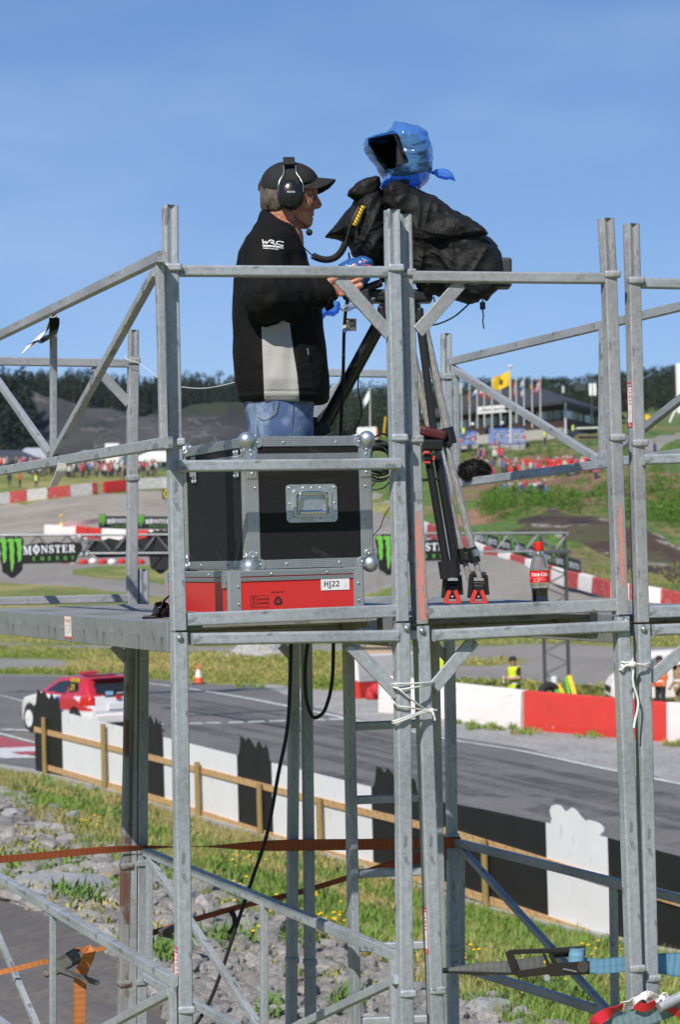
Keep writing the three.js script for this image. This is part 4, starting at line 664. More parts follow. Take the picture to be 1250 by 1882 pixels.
// concrete barrier blocks
function blockGeo(a, b, h, th) {
  const d = b.clone().sub(a), L = d.length(), n = V(d.z, 0, -d.x).normalize(), s = new THREE.Shape();
  s.moveTo(-th / 2, 0); s.lineTo(th / 2, 0); s.lineTo(th / 2, h * .22); s.lineTo(th * .34, h - .03); s.lineTo(th * .28, h); s.lineTo(-th * .28, h); s.lineTo(-th * .34, h - .03); s.lineTo(-th / 2, h * .22); s.closePath();
  const g = boxUV(new THREE.ExtrudeGeometry(s, { depth: L - .03, bevelEnabled: true, bevelSize: .015, bevelThickness: .015, bevelSegments: 1 }));
  return g.applyMatrix4(new THREE.Matrix4().makeBasis(n, UP, d.clone().normalize()).setPosition(a)).translate(0, -.04, 0);
}
const blockThing = (a, b, h, m, label, group, th = .4) => single('barrier_block', blockGeo(a, b, h, th), m, label, 'barrier', group);
{ const h = 1.03;
  blockThing(G(706, 1308), G(968, 1340), h, M.whiteBlock, 'white concrete barrier block in front of the marshal in the yellow vest'); blockThing(G(969, 1340), G(1231, 1363), h, M.redBlock, 'red concrete barrier block beside the gravel, crossed by the knotted cord post'); blockThing(G(1233, 1363), G(1500, 1386), h, M.whiteBlock, 'white concrete barrier block at the right edge');
  const a = G(653, 1284), b = Gd(790, 73); blockThing(a, b, .58, M.redBlock, 'red lower barrier block behind the ladder'); const up = single('barrier_block', blockGeo(a.clone().setY(a.y + .55), b.clone().setY(b.y + .55), .76, .3), M.whiteBlock, 'white barrier block on top of the red one behind the ladder', 'barrier');
  for (const [x, y, s] of [[880, 1300, .05], [1061, 1314, .05], [863, 1326, .12]]) { const p = G(x, 1330); }
}
const ORD = ['first', 'second', 'third', 'fourth', 'fifth', 'sixth', 'seventh', 'eighth', 'ninth', 'tenth', 'eleventh', 'twelfth', 'thirteenth', 'fourteenth', 'fifteenth', 'sixteenth', 'seventeenth', 'eighteenth', 'nineteenth', 'twentieth'];
const blockRow = (list, cols, h, word) => list.slice(1).forEach((q, i) => { if (cols[i]) blockThing(G(...list[i]), G(q[0] - .4, q[1]), h, M[cols[i]], `${cols[i] === 'greyBlock' ? 'grey white' : cols[i] === 'whiteBlock' ? 'white' : 'dark red'} barrier block, ${ORD[i]} ${word}`); });
blockRow([[-40, 931], [18, 924], [50, 920], [88, 916], [129, 912], [169, 908], [178, 907]], ['greyBlock', 'fadedRed', 'greyBlock', 'fadedRed', 'greyBlock', 'fadedRed'], 1.15, 'from the left above the dirt bank');
blockRow([[191, 905], [232, 901], [253, 899], [298, 897], [340, 896]], ['redBlock', null, 'greyBlock', 'greyBlock'], 1.15, 'from the left in the short far barrier');
blockRow([[84, 984], [142, 987], [189, 992], [234, 994], [275, 995], [330, 996]], ['whiteBlock', 'redBlock', 'whiteBlock', 'redBlock', 'whiteBlock'], .98, 'from the left above the gantry');
{ const a = G(84, 984); single('red_square', plate(P(94.5, 973.5, a.z / ray(94, 973).z - .5), V(1, 0, .1).normalize(), UP, .62, .72, .02), M.redBlock, 'red painted square on the end of the white barrier block', 'painted panel');
  const b = P(113, 966, a.z / ray(113, 966).z), k = thing('warning_lamp', 'small yellow warning lamp standing on the white barrier block', 'lamp', b); part('foot', new THREE.CylinderGeometry(.2, .3, .25, 10).translate(b.x, b.y + .1, b.z), M.yellow, k); part('pole', rod(b.clone(), b.clone().setY(b.y + .75), .04), M.yellow, k); part('lens', new THREE.SphereGeometry(.16, 12, 8).translate(b.x, b.y + .85, b.z), M.yellow, k); }
{ const base = [[770, 975], [790, 983], [812, 992], [835, 1002], [870, 1018], [894, 1028], [921, 1036], [943, 1043], [971, 1052], [1000, 1061], [1020, 1068], [1044, 1076], [1070, 1081], [1095, 1088], [1127, 1098], [1160, 1102], [1192, 1106], [1220, 1111], [1262, 1120], [1310, 1131]];
  base.slice(1).forEach((q, i) => blockThing(G(...base[i]), G(q[0] - .3, q[1]), .82, i % 2 ? M.fadedRed : M.whiteBlock, `${i % 2 ? 'red' : 'white'} block, ${ORD[i]} from the left in the curving far barrier`)); }
// traffic cone
{ const p = G(365, 1257), c = thing('traffic_cone', 'orange and white traffic cone on the asphalt edge', 'traffic cone', p), h = .68, cone = (y0, y1) => new THREE.CylinderGeometry(.155 * (1 - y1 / h) + .018, .155 * (1 - y0 / h) + .018, y1 - y0, 20).translate(p.x, p.y + .03 + (y0 + y1) / 2, p.z), or = mat(.75, .09, .015, .55);
  part('base', block(p.clone().setY(p.y + .02), .42, .05, .42, .01), M.rubber, c); part('cone', [cone(0, .20), cone(.48, .66)], or, c); part('band', cone(.201, .479), M.whiteBlock, c); }
// row of small red and white kerb stones across the far track
for (let i = 0; i < 9; i++) { const p = G(118 + i * 17.5, 1037 + (i % 3) * .6); single('kerb_stone', [new THREE.SphereGeometry(.34, 10, 8).scale(1, .8, 1).translate(p.x, p.y + .2, p.z)], i % 2 ? M.whiteBlock : M.redBlock, `${i % 2 ? 'white' : 'red'} marker knob, ${ORD[i]} in the dotted row below the gantry`, 'track marker'); }
// ================================================================ SPONSOR BOARDS, GANTRY, BANNERS
const clawTex = (bg) => print(192, 300, (c, w, h) => {
  if (bg) { c.fillStyle = bg; c.fillRect(0, 0, w, h); }
  const g = c.createLinearGradient(0, 0, w, 0); c.lineJoin = 'round';
  for (const [dx, len, sw] of [[0, .80, 1], [58, .95, 1.1], [116, .78, 1]]) {
    c.beginPath(); c.moveTo(dx + 8, 22); const R = [[22, 16], [36, 20], [46, 14], [58, 26], [54, 70], [60, 110], [52, 150], [56, 190], [48, 230], [40, 284 * len]];
    for (const [x, y] of R) c.lineTo(dx + x, y * (y > 30 ? len : 1)); for (const [x, y] of [[32, 240], [34, 200], [26, 160], [32, 120], [24, 80], [28, 46], [10, 34]]) c.lineTo(dx + x, y * (y > 50 ? len : 1)); c.closePath();
    c.fillStyle = '#5fb93a'; c.fill(); c.strokeStyle = '#b6e070'; c.lineWidth = 2; c.stroke();
  }
});
const monster = (c, x, y, s, energy = true) => {
  c.save(); c.translate(x, y); c.scale(s, s); c.fillStyle = '#e9ecf2'; c.font = 'bold 62px serif'; c.textBaseline = 'alphabetic'; let q = 0;
  for (const ch of 'MONSTER') { c.save(); c.translate(q, 0); c.scale(.92, ch === 'M' ? 1.12 : 1); c.fillText(ch, 0, 60); const wd = c.measureText(ch).width; if (ch === 'O') { c.fillRect(wd / 2 - 3, 6, 6, 66); } c.restore(); q += wd * .92 + 3; }
  if (energy) { c.fillStyle = '#58b030'; c.font = 'bold 32px sans-serif'; q = 56; for (const ch of 'ENERGY') { c.fillText(ch, q, 104); q += 46; } }
  c.restore();
};
const wordTex = print(420, 150, (c, w, h) => { c.fillStyle = '#0a0a0c'; c.fillRect(0, 0, w, h); monster(c, 14, 14, 1.12); });
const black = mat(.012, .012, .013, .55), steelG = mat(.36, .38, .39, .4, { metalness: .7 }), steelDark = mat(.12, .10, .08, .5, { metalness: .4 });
const clawMask = (() => { const t = clawTex('#060607'); return t; })();
function card(c, w, h, t, m, ax, up = UP) { return plate(c, ax, up, w, h, t); }
const clawShape = (w, h) => { const s = new THREE.Shape(), p = [[-.5, .42], [-.42, .47], [-.3, .44], [-.2, .5], [-.08, .47], [.05, .5], [.2, .47], [.32, .5], [.45, .46], [.5, .38], [.46, .2], [.5, 0], [.44, -.2], [.42, -.32], [.28, -.4], [.08, -.5], [-.06, -.5], [-.2, -.42], [-.38, -.36], [-.4, -.2], [-.46, -.05], [-.42, .12], [-.5, .3]]; p.forEach(([x, y], i) => (i ? s.lineTo(x * w, y * h) : s.moveTo(x * w, y * h))); return s; };
const clawM = paper(clawMask, .5), wordM = paper(wordTex, .5);
function shapeCard(shape, w, h, depth, m, sideM, c, ax) {              // extruded board with a print on its face
  const g = new THREE.ExtrudeGeometry(shape, { depth, bevelEnabled: false }), uv = g.attributes.uv, p = g.attributes.position, nn = g.attributes.normal; for (let i = 0; i < uv.count; i++) { if (nn.getZ(i) > .5) uv.setXY(i, p.getX(i) / w + .5, p.getY(i) / h + .5); else uv.setXY(i, .004, .004); }
  return g.applyMatrix4(new THREE.Matrix4().makeBasis(ax, UP, ax.clone().cross(UP)).setPosition(c));
}
{ // gantry over the track
  const D = 72, k = D / F, L = P(-150, 984.5, D), R = P(1046, 979.5, D), ax = R.clone().sub(L).setY(0).normalize(), bk = ax.clone().cross(UP).negate(), h = 34 * k, dp = .5, gy = G(1028, 1262, 60) || Gd(1028, D);
  const q = thing('sponsor_gantry', 'long grey lattice gantry over the track carrying black sponsor boards', 'gantry', V(R.x, gy.y, R.z));
  const ch = (dy, db, m) => part('chord', rod(L.clone().addScaledVector(UP, dy).addScaledVector(bk, db), R.clone().addScaledVector(UP, dy).addScaledVector(bk, db), .035, 8), m, q);
  ch(0, 0, steelG); ch(-h, 0, steelG); ch(0, dp, steelG); ch(-h, dp, steelG);
  const n = 44, at = (i, dy, db) => L.clone().lerp(R, i / n).addScaledVector(UP, dy).addScaledVector(bk, db), web = [];
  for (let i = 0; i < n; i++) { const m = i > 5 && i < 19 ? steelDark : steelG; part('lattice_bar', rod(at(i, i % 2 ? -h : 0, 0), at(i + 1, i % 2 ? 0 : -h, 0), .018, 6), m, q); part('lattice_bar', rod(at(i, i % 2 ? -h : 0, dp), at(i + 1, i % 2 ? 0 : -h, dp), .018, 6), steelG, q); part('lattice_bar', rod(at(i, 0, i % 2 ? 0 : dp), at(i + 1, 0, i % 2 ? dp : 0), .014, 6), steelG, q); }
  // tower at its right-hand end
  const tw = 44 * k, lt = V(R.x - tw / 2 - .1, 0, R.z), g0 = ground(lt.x, lt.z), top = R.y + .1; const dark = mat(.10, .11, .11, .5, { metalness: .5 });
  for (const a of [0, tw]) for (const b of [0, tw * .8]) part('tower_leg', rod(V(lt.x - tw / 2 + a, g0, lt.z).addScaledVector(bk, b), V(lt.x - tw / 2 + a, top, lt.z).addScaledVector(bk, b), .03, 8), dark, q);
  for (let y = g0 + .1, i = 0; y < top - .5; y += .34, i++) for (const b of [0, tw * .8]) part('tower_bar', rod(V(lt.x - tw / 2 + (i % 2 ? tw : 0), y, lt.z).addScaledVector(bk, b), V(lt.x - tw / 2 + (i % 2 ? 0 : tw), y + .34, lt.z).addScaledVector(bk, b), .014, 6), dark, q);
  part('head_block', block(V(lt.x, R.y - h + .0, lt.z).addScaledVector(bk, tw * .4), tw + .3, .12, tw, .02), dark, q);
  for (const x of [146, 158]) part('joint_clamp', block(P(x, 990 + (x - 146) * .3, D - .1), .16, .2, .3, .04), steelG, q);
  for (const x of [150, 160]) part('joint_clamp', block(P(x, 1020, D - .1), .14, .14, .3, .04), steelG, q);
  const cw = 46 * k, chh = 76 * k, fwd = bk.clone().multiplyScalar(-.14);
  for (const [cx, cy, tx, ty, l] of [[22, 1024, 97, 1014, 'left'], [713, 1019, 788, 1010, 'middle']]) {
    const c = P(cx, cy, D).add(fwd);
    part('claw_board', shapeCard(clawShape(cw, chh), cw, chh, .06, clawM, black, c, ax), clawM, q); 
    const wb = new THREE.Shape(), ww = 112 * k, wh = 42 * k; [[-.5, .28], [-.36, .34], [-.2, .42], [-.08, .36], [.06, .44], [.2, .36], [.34, .40], [.47, .36], [.5, .1], [.43, -.1], [.38, -.5], [-.5, -.5]].forEach(([x, y], i) => (i ? wb.lineTo(x * ww, y * wh) : wb.moveTo(x * ww, y * wh)));
    part('word_board', shapeCard(wb, ww * 1.04, wh, .05, wordM, black, P(tx, ty, D).add(fwd), ax), wordM, q);
  }
  { const c = P(291, 1014, D).addScaledVector(bk, dp + .1), ww = 130 * k, wh = 38 * k, s = new THREE.Shape(); part('board_back', new THREE.ExtrudeGeometry(clawShape(cw * 1.05, chh * 1.08), { depth: .06, bevelEnabled: false }).applyMatrix4(new THREE.Matrix4().makeBasis(ax, UP, ax.clone().cross(UP)).setPosition(c)), black, q);
    [[-.5, -.1], [-.46, .4], [-.3, .3], [-.2, .46], [-.05, .34], [.1, .5], [.22, .36], [.4, .46], [.5, .4], [.5, -.5], [-.36, -.5]].forEach(([x, y], i) => (i ? s.lineTo(x * ww, y * wh) : s.moveTo(x * ww, y * wh))); part('board_back', new THREE.ExtrudeGeometry(s, { depth: .05, bevelEnabled: false }).applyMatrix4(new THREE.Matrix4().makeBasis(ax, UP, ax.clone().cross(UP)).setPosition(P(222, 1005, D).addScaledVector(bk, dp + .12))), black, q); }
}
// banners on frames
function banner(a, b, h, label, lift = .1, tex = 'monster') {
  const d = b.clone().sub(a), L = Math.hypot(d.x, d.z), ax = d.clone().normalize(), upv = UP, q = thing('sponsor_banner', label, 'banner', a.clone());
  const cl = Math.min(L * .22, h * .62), fr = ax.clone().cross(UP).multiplyScalar(.02);
  const at = (s, y) => a.clone().addScaledVector(ax, s).addScaledVector(UP, y + lift);
  part('cloth', plate(at(cl + (L - cl) / 2, h / 2), ax, UP, L - cl, h, .03), wordM, q); part('claw_panel', plate(at(cl / 2, h / 2 + .06).add(fr), ax, UP, cl, h * 1.15, .03), clawM, q);
  part('stake', [rod(at(0, -lift - .1), at(0, h), .025, 6)], steelG, q); part('stake', [rod(at(L, -lift - .1), at(L, h), .025, 6)], steelG, q);
}
{ const off = (v, m) => V(v.x, ground(v.x, v.z - m), v.z - m);
  const base = [[182, 973], [252, 974], [320, 974.5]]; base.slice(1).forEach((p, i) => banner(G(...base[i]), G(p[0] - 1, p[1]), 1.1, ['black sponsor banner with green claw marks, left of the back post', 'black sponsor banner with green claw marks, right of the back post'][i]));
  const r = [[874, 1011], [900, 1018], [926, 1027], [950, 1034], [976, 1041], [1002, 1050], [1028, 1058], [1054, 1064], [1082, 1073]]; r.slice(1).forEach((p, i) => banner(off(G(r[i][0], r[i][1] + 14), 3), off(G(p[0] - .6, p[1] + 14), 3), .95, `dark banner with a green end panel, ${ORD[i]} from the left above the curving barrier`, .45)); }
{ const t = print(256, 90, (c, w, h) => { c.fillStyle = '#0c0c0c'; c.fillRect(0, 0, w, h); c.fillStyle = '#dccb1c'; for (let i = 0; i < 4; i++) { c.fillRect(10 + i * 64, 10, 46, 70); c.strokeStyle = '#0c0c0c'; c.lineWidth = 10; c.beginPath(); c.moveTo(12 + i * 64, 12); c.lineTo(54 + i * 64, 78); c.moveTo(54 + i * 64, 12); c.lineTo(12 + i * 64, 78); c.stroke(); } });
  const a = G(298, 920), b = G(352, 918), d = b.clone().sub(a).setY(0); const q = thing('chevron_board', 'black board with yellow crosses beside the black case', 'sign', a); part('board', plate(a.clone().lerp(b, .5).addScaledVector(UP, .65), d.clone().normalize(), UP, d.length(), 1.05, .05), paper(t), q); part('stake', rod(a, a.clone().addScaledVector(UP, .9), .04, 6), steelG, q); part('stake', rod(b, b.clone().addScaledVector(UP, .9), .04, 6), steelG, q); }
// striped tape strung on the far side
single('barrier_tape', ribbon([P(115, 964, 199), P(150, 961, 200), P(182, 956, 202)], .42, UP, .02, 12), new THREE.MeshStandardMaterial({ map: print(256, 16, (c) => { c.fillStyle = '#e8e6e4'; c.fillRect(0, 0, 256, 16); c.fillStyle = '#c6483e'; for (let i = 0; i < 8; i++) c.fillRect(i * 32, 0, 16, 16); }), roughness: .6 }), 'faded red and white tape between the warning lamp and the sponsor banners', 'tape');
// ================================================================ HILLSIDE: CLUBHOUSE, FLAGS, CROWDS, TENTS, WOODS
const px1 = (D) => D / F;                                            // metres per photo pixel
Object.assign(M, { darkWood: mat(.055, .032, .024, .8), roofDark: mat(.045, .045, .052, .7), wallGrey: mat(.42, .41, .38, .9), white: mat(.78, .78, .77, .6), winGlass: mat(.16, .2, .25, .12), frameOchre: mat(.42, .27, .09, .7), curtain: mat(.68, .7, .72, .8), seatBlue: mat(.06, .16, .5, .5), pole: mat(.62, .62, .6, .4), tentDark: mat(.05, .055, .075, .7), tentGrey: mat(.38, .4, .44, .7), skin: mat(.5, .27, .18, .6) });
{ const C0 = P(798, 808, 282), C1 = P(1040, 806, 262), C2 = P(1135, 800, 292), by = Math.min(ground(C1.x, C1.z), ground(C0.x, C0.z)) - 1, k = px1(265);
  const b = thing('clubhouse', 'dark brown two storey clubhouse with a low pitched roof on the hill', 'building', V(C1.x, by, C1.z));
  const ax = C1.clone().sub(C0).setY(0), L1 = ax.length(); ax.normalize(); const bx = C2.clone().sub(C1).setY(0), L2 = bx.length(); bx.normalize(); const n1 = V(ax.z, 0, -ax.x).multiplyScalar(-1), n2 = V(-bx.z, 0, bx.x); if (n1.z < 0) n1.negate(); if (n2.x > 0 && false) n2.negate();
  const yT = P(1040, 740, 262).y, yW1 = P(1040, 753, 262).y, yW0 = P(1040, 769, 262).y, yB = P(1040, 786, 262).y;
  const Y = (s, t) => { const p = s ? C1.clone().addScaledVector(bx, t) : C0.clone().addScaledVector(ax, t); return p; };
  const slab = (nm, s, t0, t1, y0, y1, out, m) => { const a = Y(s, t0), c = Y(s, t1), n = s ? V(-bx.z, 0, bx.x) : V(-ax.z, 0, ax.x); const nn = n.z > 0 ? n : n.negate(); return part(nm, bar(V(a.x, (y0 + y1) / 2, a.z).addScaledVector(nn, out), V(c.x, (y0 + y1) / 2, c.z).addScaledVector(nn, out), y1 - y0, .3, UP, .01), m, b); };
  for (const [s, L] of [[0, L1], [1, L2]]) {
    slab('upper_wall', s, 0, L, yW1, yT + .2, 0, M.darkWood); slab('window_band', s, 0, L, yW0, yW1, -.15, M.curtain); slab('lower_wall', s, 0, L, yB, yW0, .1, M.darkWood); slab('base_wall', s, -3 * (1 - s), L + 2 * s, by - 1, yB, s ? -.2 : .5, M.wallGrey);
    const n = s ? 9 : 15; for (let i = 0; i < n; i++) { const t = (i + .5) / n * L, w = L / n; const q = slab('window', s, t - w * .36, t + w * .22, yW0 + .12, yW1 - .1, .0, i % 3 ? M.winGlass : M.curtain); slab('window_post', s, t + w * .26, t + w * .4, yW0, yW1, .06, i % 4 === 1 ? M.frameOchre : i % 3 ? M.darkWood : M.white); }
  }
  // hipped roof
  const rp = [C0.clone().addScaledVector(ax, -1.5), C1.clone(), C2.clone().addScaledVector(bx, 1)].map((p, i) => V(p.x, yT, p.z)); const inn = ax.clone().cross(UP).z < 0 ? ax.clone().cross(UP) : ax.clone().cross(UP).negate();
  rp[0].addScaledVector(inn, -1.2); rp[1].addScaledVector(inn, -1.2).addScaledVector(bx, -.6).addScaledVector(ax, 1); rp[2].addScaledVector(ax, 1);
  const back = rp[0].clone().addScaledVector(inn, 14), r0 = V(...P(880, 714, 280).toArray()), r1 = P(1000, 715, 277), bk2 = rp[2].clone().addScaledVector(ax, -6).addScaledVector(inn, 6);
  const pos = []; const tri = (...v) => v.forEach((p) => pos.push(p.x, p.y, p.z)); tri(rp[0], rp[1], r1); tri(rp[0], r1, r0); tri(rp[1], rp[2], r1); tri(rp[2], bk2, r1); tri(rp[0], r0, back); tri(r0, r1, bk2); tri(r0, bk2, back);
  const rg = new THREE.BufferGeometry(); rg.setAttribute('position', new THREE.Float32BufferAttribute(pos, 3)); rg.computeVertexNormals(); const roof = part('roof', rg, M.roofDark, b);
  for (let i = 0; i < 2; i++) part('eave', bar(rp[i].clone().setY(yT - .12), rp[i + 1].clone().setY(yT - .12), .35, .25, UP, .02), M.roofDark, b);
  part('chimney', block(P(1064, 712, 278), 1.0, 1.0, 1.0, .05), M.roofDark, roof); part('vent_pipe', rod(P(1036, 722, 276), P(1036, 710, 276), .15, 8), M.pole, roof);
  part('downpipe', rod(V(C1.x, by, C1.z).addScaledVector(V(0, 0, 1), .6), V(C1.x, yT, C1.z + .6), .12, 8), M.pole, b);
  const st = print(512, 96, (c, w, h) => { c.fillStyle = '#ecebe8'; c.fillRect(0, 0, w, h); c.fillStyle = '#2d2b2e'; c.font = 'bold 66px sans-serif'; c.fillText('LÅNKEBANEN', 30, 74); });
  const sa = P(878, 752, 271), sb = P(946, 752, 267.5); part('name_sign', plate(sa.clone().lerp(sb, .5), sb.clone().sub(sa).setY(0).normalize(), UP, sa.distanceTo(sb), 13 * k, .12), paper(st), b);
  for (const [x, y] of [[869, 779], [923, 777], [1024, 771]]) part('wall_lamp', block(P(x, y, 268), .35, .3, .3, .05), M.white, b);
  const aw = P(1090, 790, 258); part('awning', block(P(1085, 787, 262), 3.2, .15, 1.6, .03), M.white, b);
  // railing in front of the terrace
  const fr = thing('terrace_railing', 'thin dark railing along the terrace below the clubhouse', 'railing', P(980, 822, 250)); part('top_rail', rod(P(845, 819, 250), P(1120, 808, 252), .05, 6), M.roofDark, fr); part('top_rail', rod(P(845, 826, 250), P(1120, 815, 252), .035, 6), M.roofDark, fr); for (let i = 0; i < 16; i++) { const x = 848 + i * 18; part('baluster', rod(P(x, 832, 250), P(x, 819 - i * .6, 250), .04, 6), M.roofDark, fr); } }
// stands of blue seats
for (const [x0, x1, y0, y1, l] of [[846, 880, 797, 818, 'small stand of blue seats beside the lattice post'], [899, 966, 792, 820, 'larger stand of blue seats below the clubhouse sign']]) {
  const g = thing('seat_stand', l, 'grandstand', P((x0 + x1) / 2, y1, 256)), n = 6; for (let r = 0; r < n; r++) { const y = lerp(y1, y0, r / (n - 1)), D = 254 + r * .8; part('step', block(P((x0 + x1) / 2, y + 3, D), (x1 - x0) * px1(D), .5, .8, .02), M.wallGrey, g); const seats = []; for (let x = x0 + 2; x < x1 - 1; x += 5.2) seats.push(block(P(x, y - 1, D + .2), .24, .5, .1, .02), block(P(x, y + 1, D - .1), .24, .06, .32, .01)); const s = part('seat_row', seats, M.seatBlue, g); s.userData.kind = 'stuff'; }
}
// flags: a hanging or flying cloth beside each pole
const flagTex = (f) => print(96, 64, (c, w, h) => f(c, w, h)); const bands = (cols, vert) => flagTex((c, w, h) => cols.forEach((q, i) => { c.fillStyle = q; vert ? c.fillRect(i * w / cols.length, 0, w / cols.length + 1, h) : c.fillRect(0, i * h / cols.length, w, h / cols.length + 1); }));
const cross = (bg, a, bcol) => flagTex((c, w, h) => { c.fillStyle = bg; c.fillRect(0, 0, w, h); c.fillStyle = a; c.fillRect(26, 0, 18, h); c.fillRect(0, 23, w, 18); if (bcol) { c.fillStyle = bcol; c.fillRect(31, 0, 8, h); c.fillRect(0, 28, w, 8); } });
function flagPole(x, yt, yb, D, fl, label, thick = .07) {
  const a = P(x, yb, D), t = P(x - .5, yt, D); a.y = Math.min(a.y, t.y - 1); const q = thing('flag_pole', label, 'flagpole', a); part('pole', rod(a, t, thick, 8, thick * .7), M.pole, q); part('finial', new THREE.SphereGeometry(thick * 1.8, 8, 6).translate(t.x, t.y, t.z), M.pole, q);
  if (fl) { const { dx, dy, w, h, tx, slope = .5 } = fl, k = px1(D), g = new THREE.PlaneGeometry(1, 1, 10, 6), p = g.attributes.position; for (let i = 0; i < p.count; i++) { const u = p.getX(i) + .5, v = p.getY(i) + .5; p.setXYZ(i, dx * k * u * (1 + .0), -v * 0 - (1 - v) * h * k - u * dy * k, .12 * Math.sin(u * 7 + v * 2)); } g.translate(t.x + (dx > 0 ? .1 : -.1), t.y - (fl.drop || 2) * k, t.z); g.computeVertexNormals(); part('flag', g, new THREE.MeshStandardMaterial({ map: tx, roughness: .8, side: THREE.DoubleSide }), q); }
}
const FL = [[849, 706, 790, { dx: -5, dy: 8, h: 14, tx: bands(['#e8e8e8', '#3a8f4a', '#c33'], true) }, 'flagpole with a limp green and white flag by the lattice post'], [864, 706, 783, { dx: -4, dy: 5, h: 14, drop: 14, tx: bands(['#16161a', '#e2c222', '#c8242c'], true) }, 'flagpole with a red and yellow hanging flag'], [878, 712, 787, { dx: -6, dy: 9, h: 12, tx: bands(['#e8e8ee', '#2b4aa0']) }, 'flagpole with a white and blue drooping flag'], [891, 712, 785, { dx: -7, dy: 4, h: 12, tx: bands(['#ececec', '#d02030']) }, 'flagpole with a white over red flag'], [905, 700, 790, { dx: -8, dy: 3, h: 10, drop: 20, tx: bands(['#c8242c', '#e2b222', '#c8242c']) }, 'flagpole with a red and orange flag low on it'], [921, 711, 782, { dx: -5, dy: 4, h: 11, tx: cross('#35457f', '#e8e4e4', '#c03040') }, 'flagpole with a small blue and red crossed flag'], [950, 697, 778, { dx: -5, dy: 6, h: 26, tx: cross('#c02a3a', '#f0f0f0', '#2b3c80') }, 'flagpole with a long limp red flag with pale cross'], [964, 696, 782, { dx: -5, dy: 6, h: 26, tx: cross('#eef0f4', '#3f63b0') }, 'flagpole with a limp white flag with blue cross'], [979, 697, 786, { dx: -3, dy: 3, h: 14, tx: bands(['#4a74c0', '#e0c83a']) }, 'flagpole with a small blue and yellow flag'], [994, 696, 775, { dx: -10, dy: 16, h: 14, tx: cross('#c8303c', '#f0f0f0', '#2b3c80') }, 'flagpole with a red crossed flag blowing left'], [776, 706, 760, { dx: -9, dy: 2, h: 22, tx: bands(['#3b5aa8', '#d8c23a', '#3b5aa8'], true) }, 'flagpole with a blue and yellow flag behind the tripod leg'], [680.5, 715, 790, { dx: -11, dy: 18, h: 16, tx: bands(['#eeeef2']) }, 'thin flagpole with a white drooping flag between the man and the front post']];
for (const [x, a, b, f, l] of FL) flagPole(x, a, b, 256, f, l);
flagPole(939, 674, 815, 240, { dx: -32, dy: 12, h: 26, drop: 8, tx: flagTex((c, w, h) => { c.fillStyle = '#e3b91c'; c.fillRect(0, 0, w, h); c.fillStyle = '#3a3420'; c.beginPath(); c.moveTo(56, 14); c.lineTo(30, 36); c.lineTo(42, 38); c.lineTo(34, 52); c.lineTo(62, 40); c.lineTo(56, 32); c.closePath(); c.fill(); }) }, 'tall flagpole flying a big yellow flag with a dark emblem', .12);
{ const p = P(1089, 768, 250), q = thing('light_mast', 'mast with twin white lamp panels beside the clubhouse roof', 'lamp mast', p); part('pole', rod(p, P(1089, 728, 250), .13, 8), M.roofDark, q); for (const x of [1086.2, 1093.8]) part('lamp_panel', block(P(x, 716, 250), 6 * px1(250), 22 * px1(250), .2, .03), M.white, q); }
{ const a = P(1249, 762, 235), q = thing('white_column', 'tall white column at the right edge above the gravel lane', 'column', a); part('shaft', [block(P(1250, 714, 235), 12 * px1(235), 92 * px1(235), .6, .05)], M.white, q); part('stay', rod(P(1246, 745, 235), P(1232, 776, 235), .12, 6), M.white, q); }
{ const q = thing('yellow_digger', 'yellow machine beyond the diagonal guard bar at the right', 'excavator', P(1195, 785, 265)); part('body', [block(P(1198, 778, 265), .9, .9, .8, .1)], M.yellow, q); part('cab', [block(P(1190, 768, 265.3), .5, .7, .7, .1)], M.yellow, q); part('arm', [bar(P(1203, 775, 265), P(1190, 762, 265), .2, .2, UP, .03)], M.yellow, q); }
// tents and vehicles on the left, a van and a white hoarding behind the case
function tent(x0, x1, yr, ye, yb, D, m, label, openM = M.tentDark) {
  const a = P(x0, ye, D), b = P(x1, ye, D), dep = 6, q = thing('marquee', label, 'tent', V((a.x + b.x) / 2, P((x0 + x1) / 2, yb, D).y, a.z)), r0 = P(lerp(x0, x1, .3), yr, D + dep / 2), r1 = P(lerp(x0, x1, .7), yr, D + dep / 2), c = V(b.x, b.y, b.z - dep), d = V(a.x, a.y, a.z - dep), pos = [], tri = (...v) => v.forEach((p) => pos.push(p.x, p.y, p.z));
  tri(a, b, r1); tri(a, r1, r0); tri(b, c, r1); tri(c, d, r0); tri(c, r0, r1); tri(d, a, r0); const g = new THREE.BufferGeometry(); g.setAttribute('position', new THREE.Float32BufferAttribute(pos, 3)); g.computeVertexNormals(); part('roof', g, m, q); part('valance', bar(a.clone().setY(a.y - .2), b.clone().setY(b.y - .2), .5, .06, UP, .01), m, q);
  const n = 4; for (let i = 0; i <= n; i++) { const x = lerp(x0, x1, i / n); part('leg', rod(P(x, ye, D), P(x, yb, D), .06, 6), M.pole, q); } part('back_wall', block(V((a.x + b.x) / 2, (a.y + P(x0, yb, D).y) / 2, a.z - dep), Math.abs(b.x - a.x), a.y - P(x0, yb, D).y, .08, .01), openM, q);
}
tent(-60, 76, 827, 845, 860, 292, M.tentDark, 'dark blue marquee at the left edge in front of the quarry'); tent(20, 110, 823, 842, 856, 305, M.tentGrey, 'pale grey marquee partly behind the dark blue one'); tent(244, 345, 829, 842, 856, 300, M.white, 'long white marquee behind the left front post', M.tentGrey); tent(130, 205, 828, 840, 853, 312, M.tentGrey, 'low grey tent roof left of the back post'); tent(730, 800, 798, 812, 830, 250, M.white, 'white tent between the front posts beside the tripod clamp');
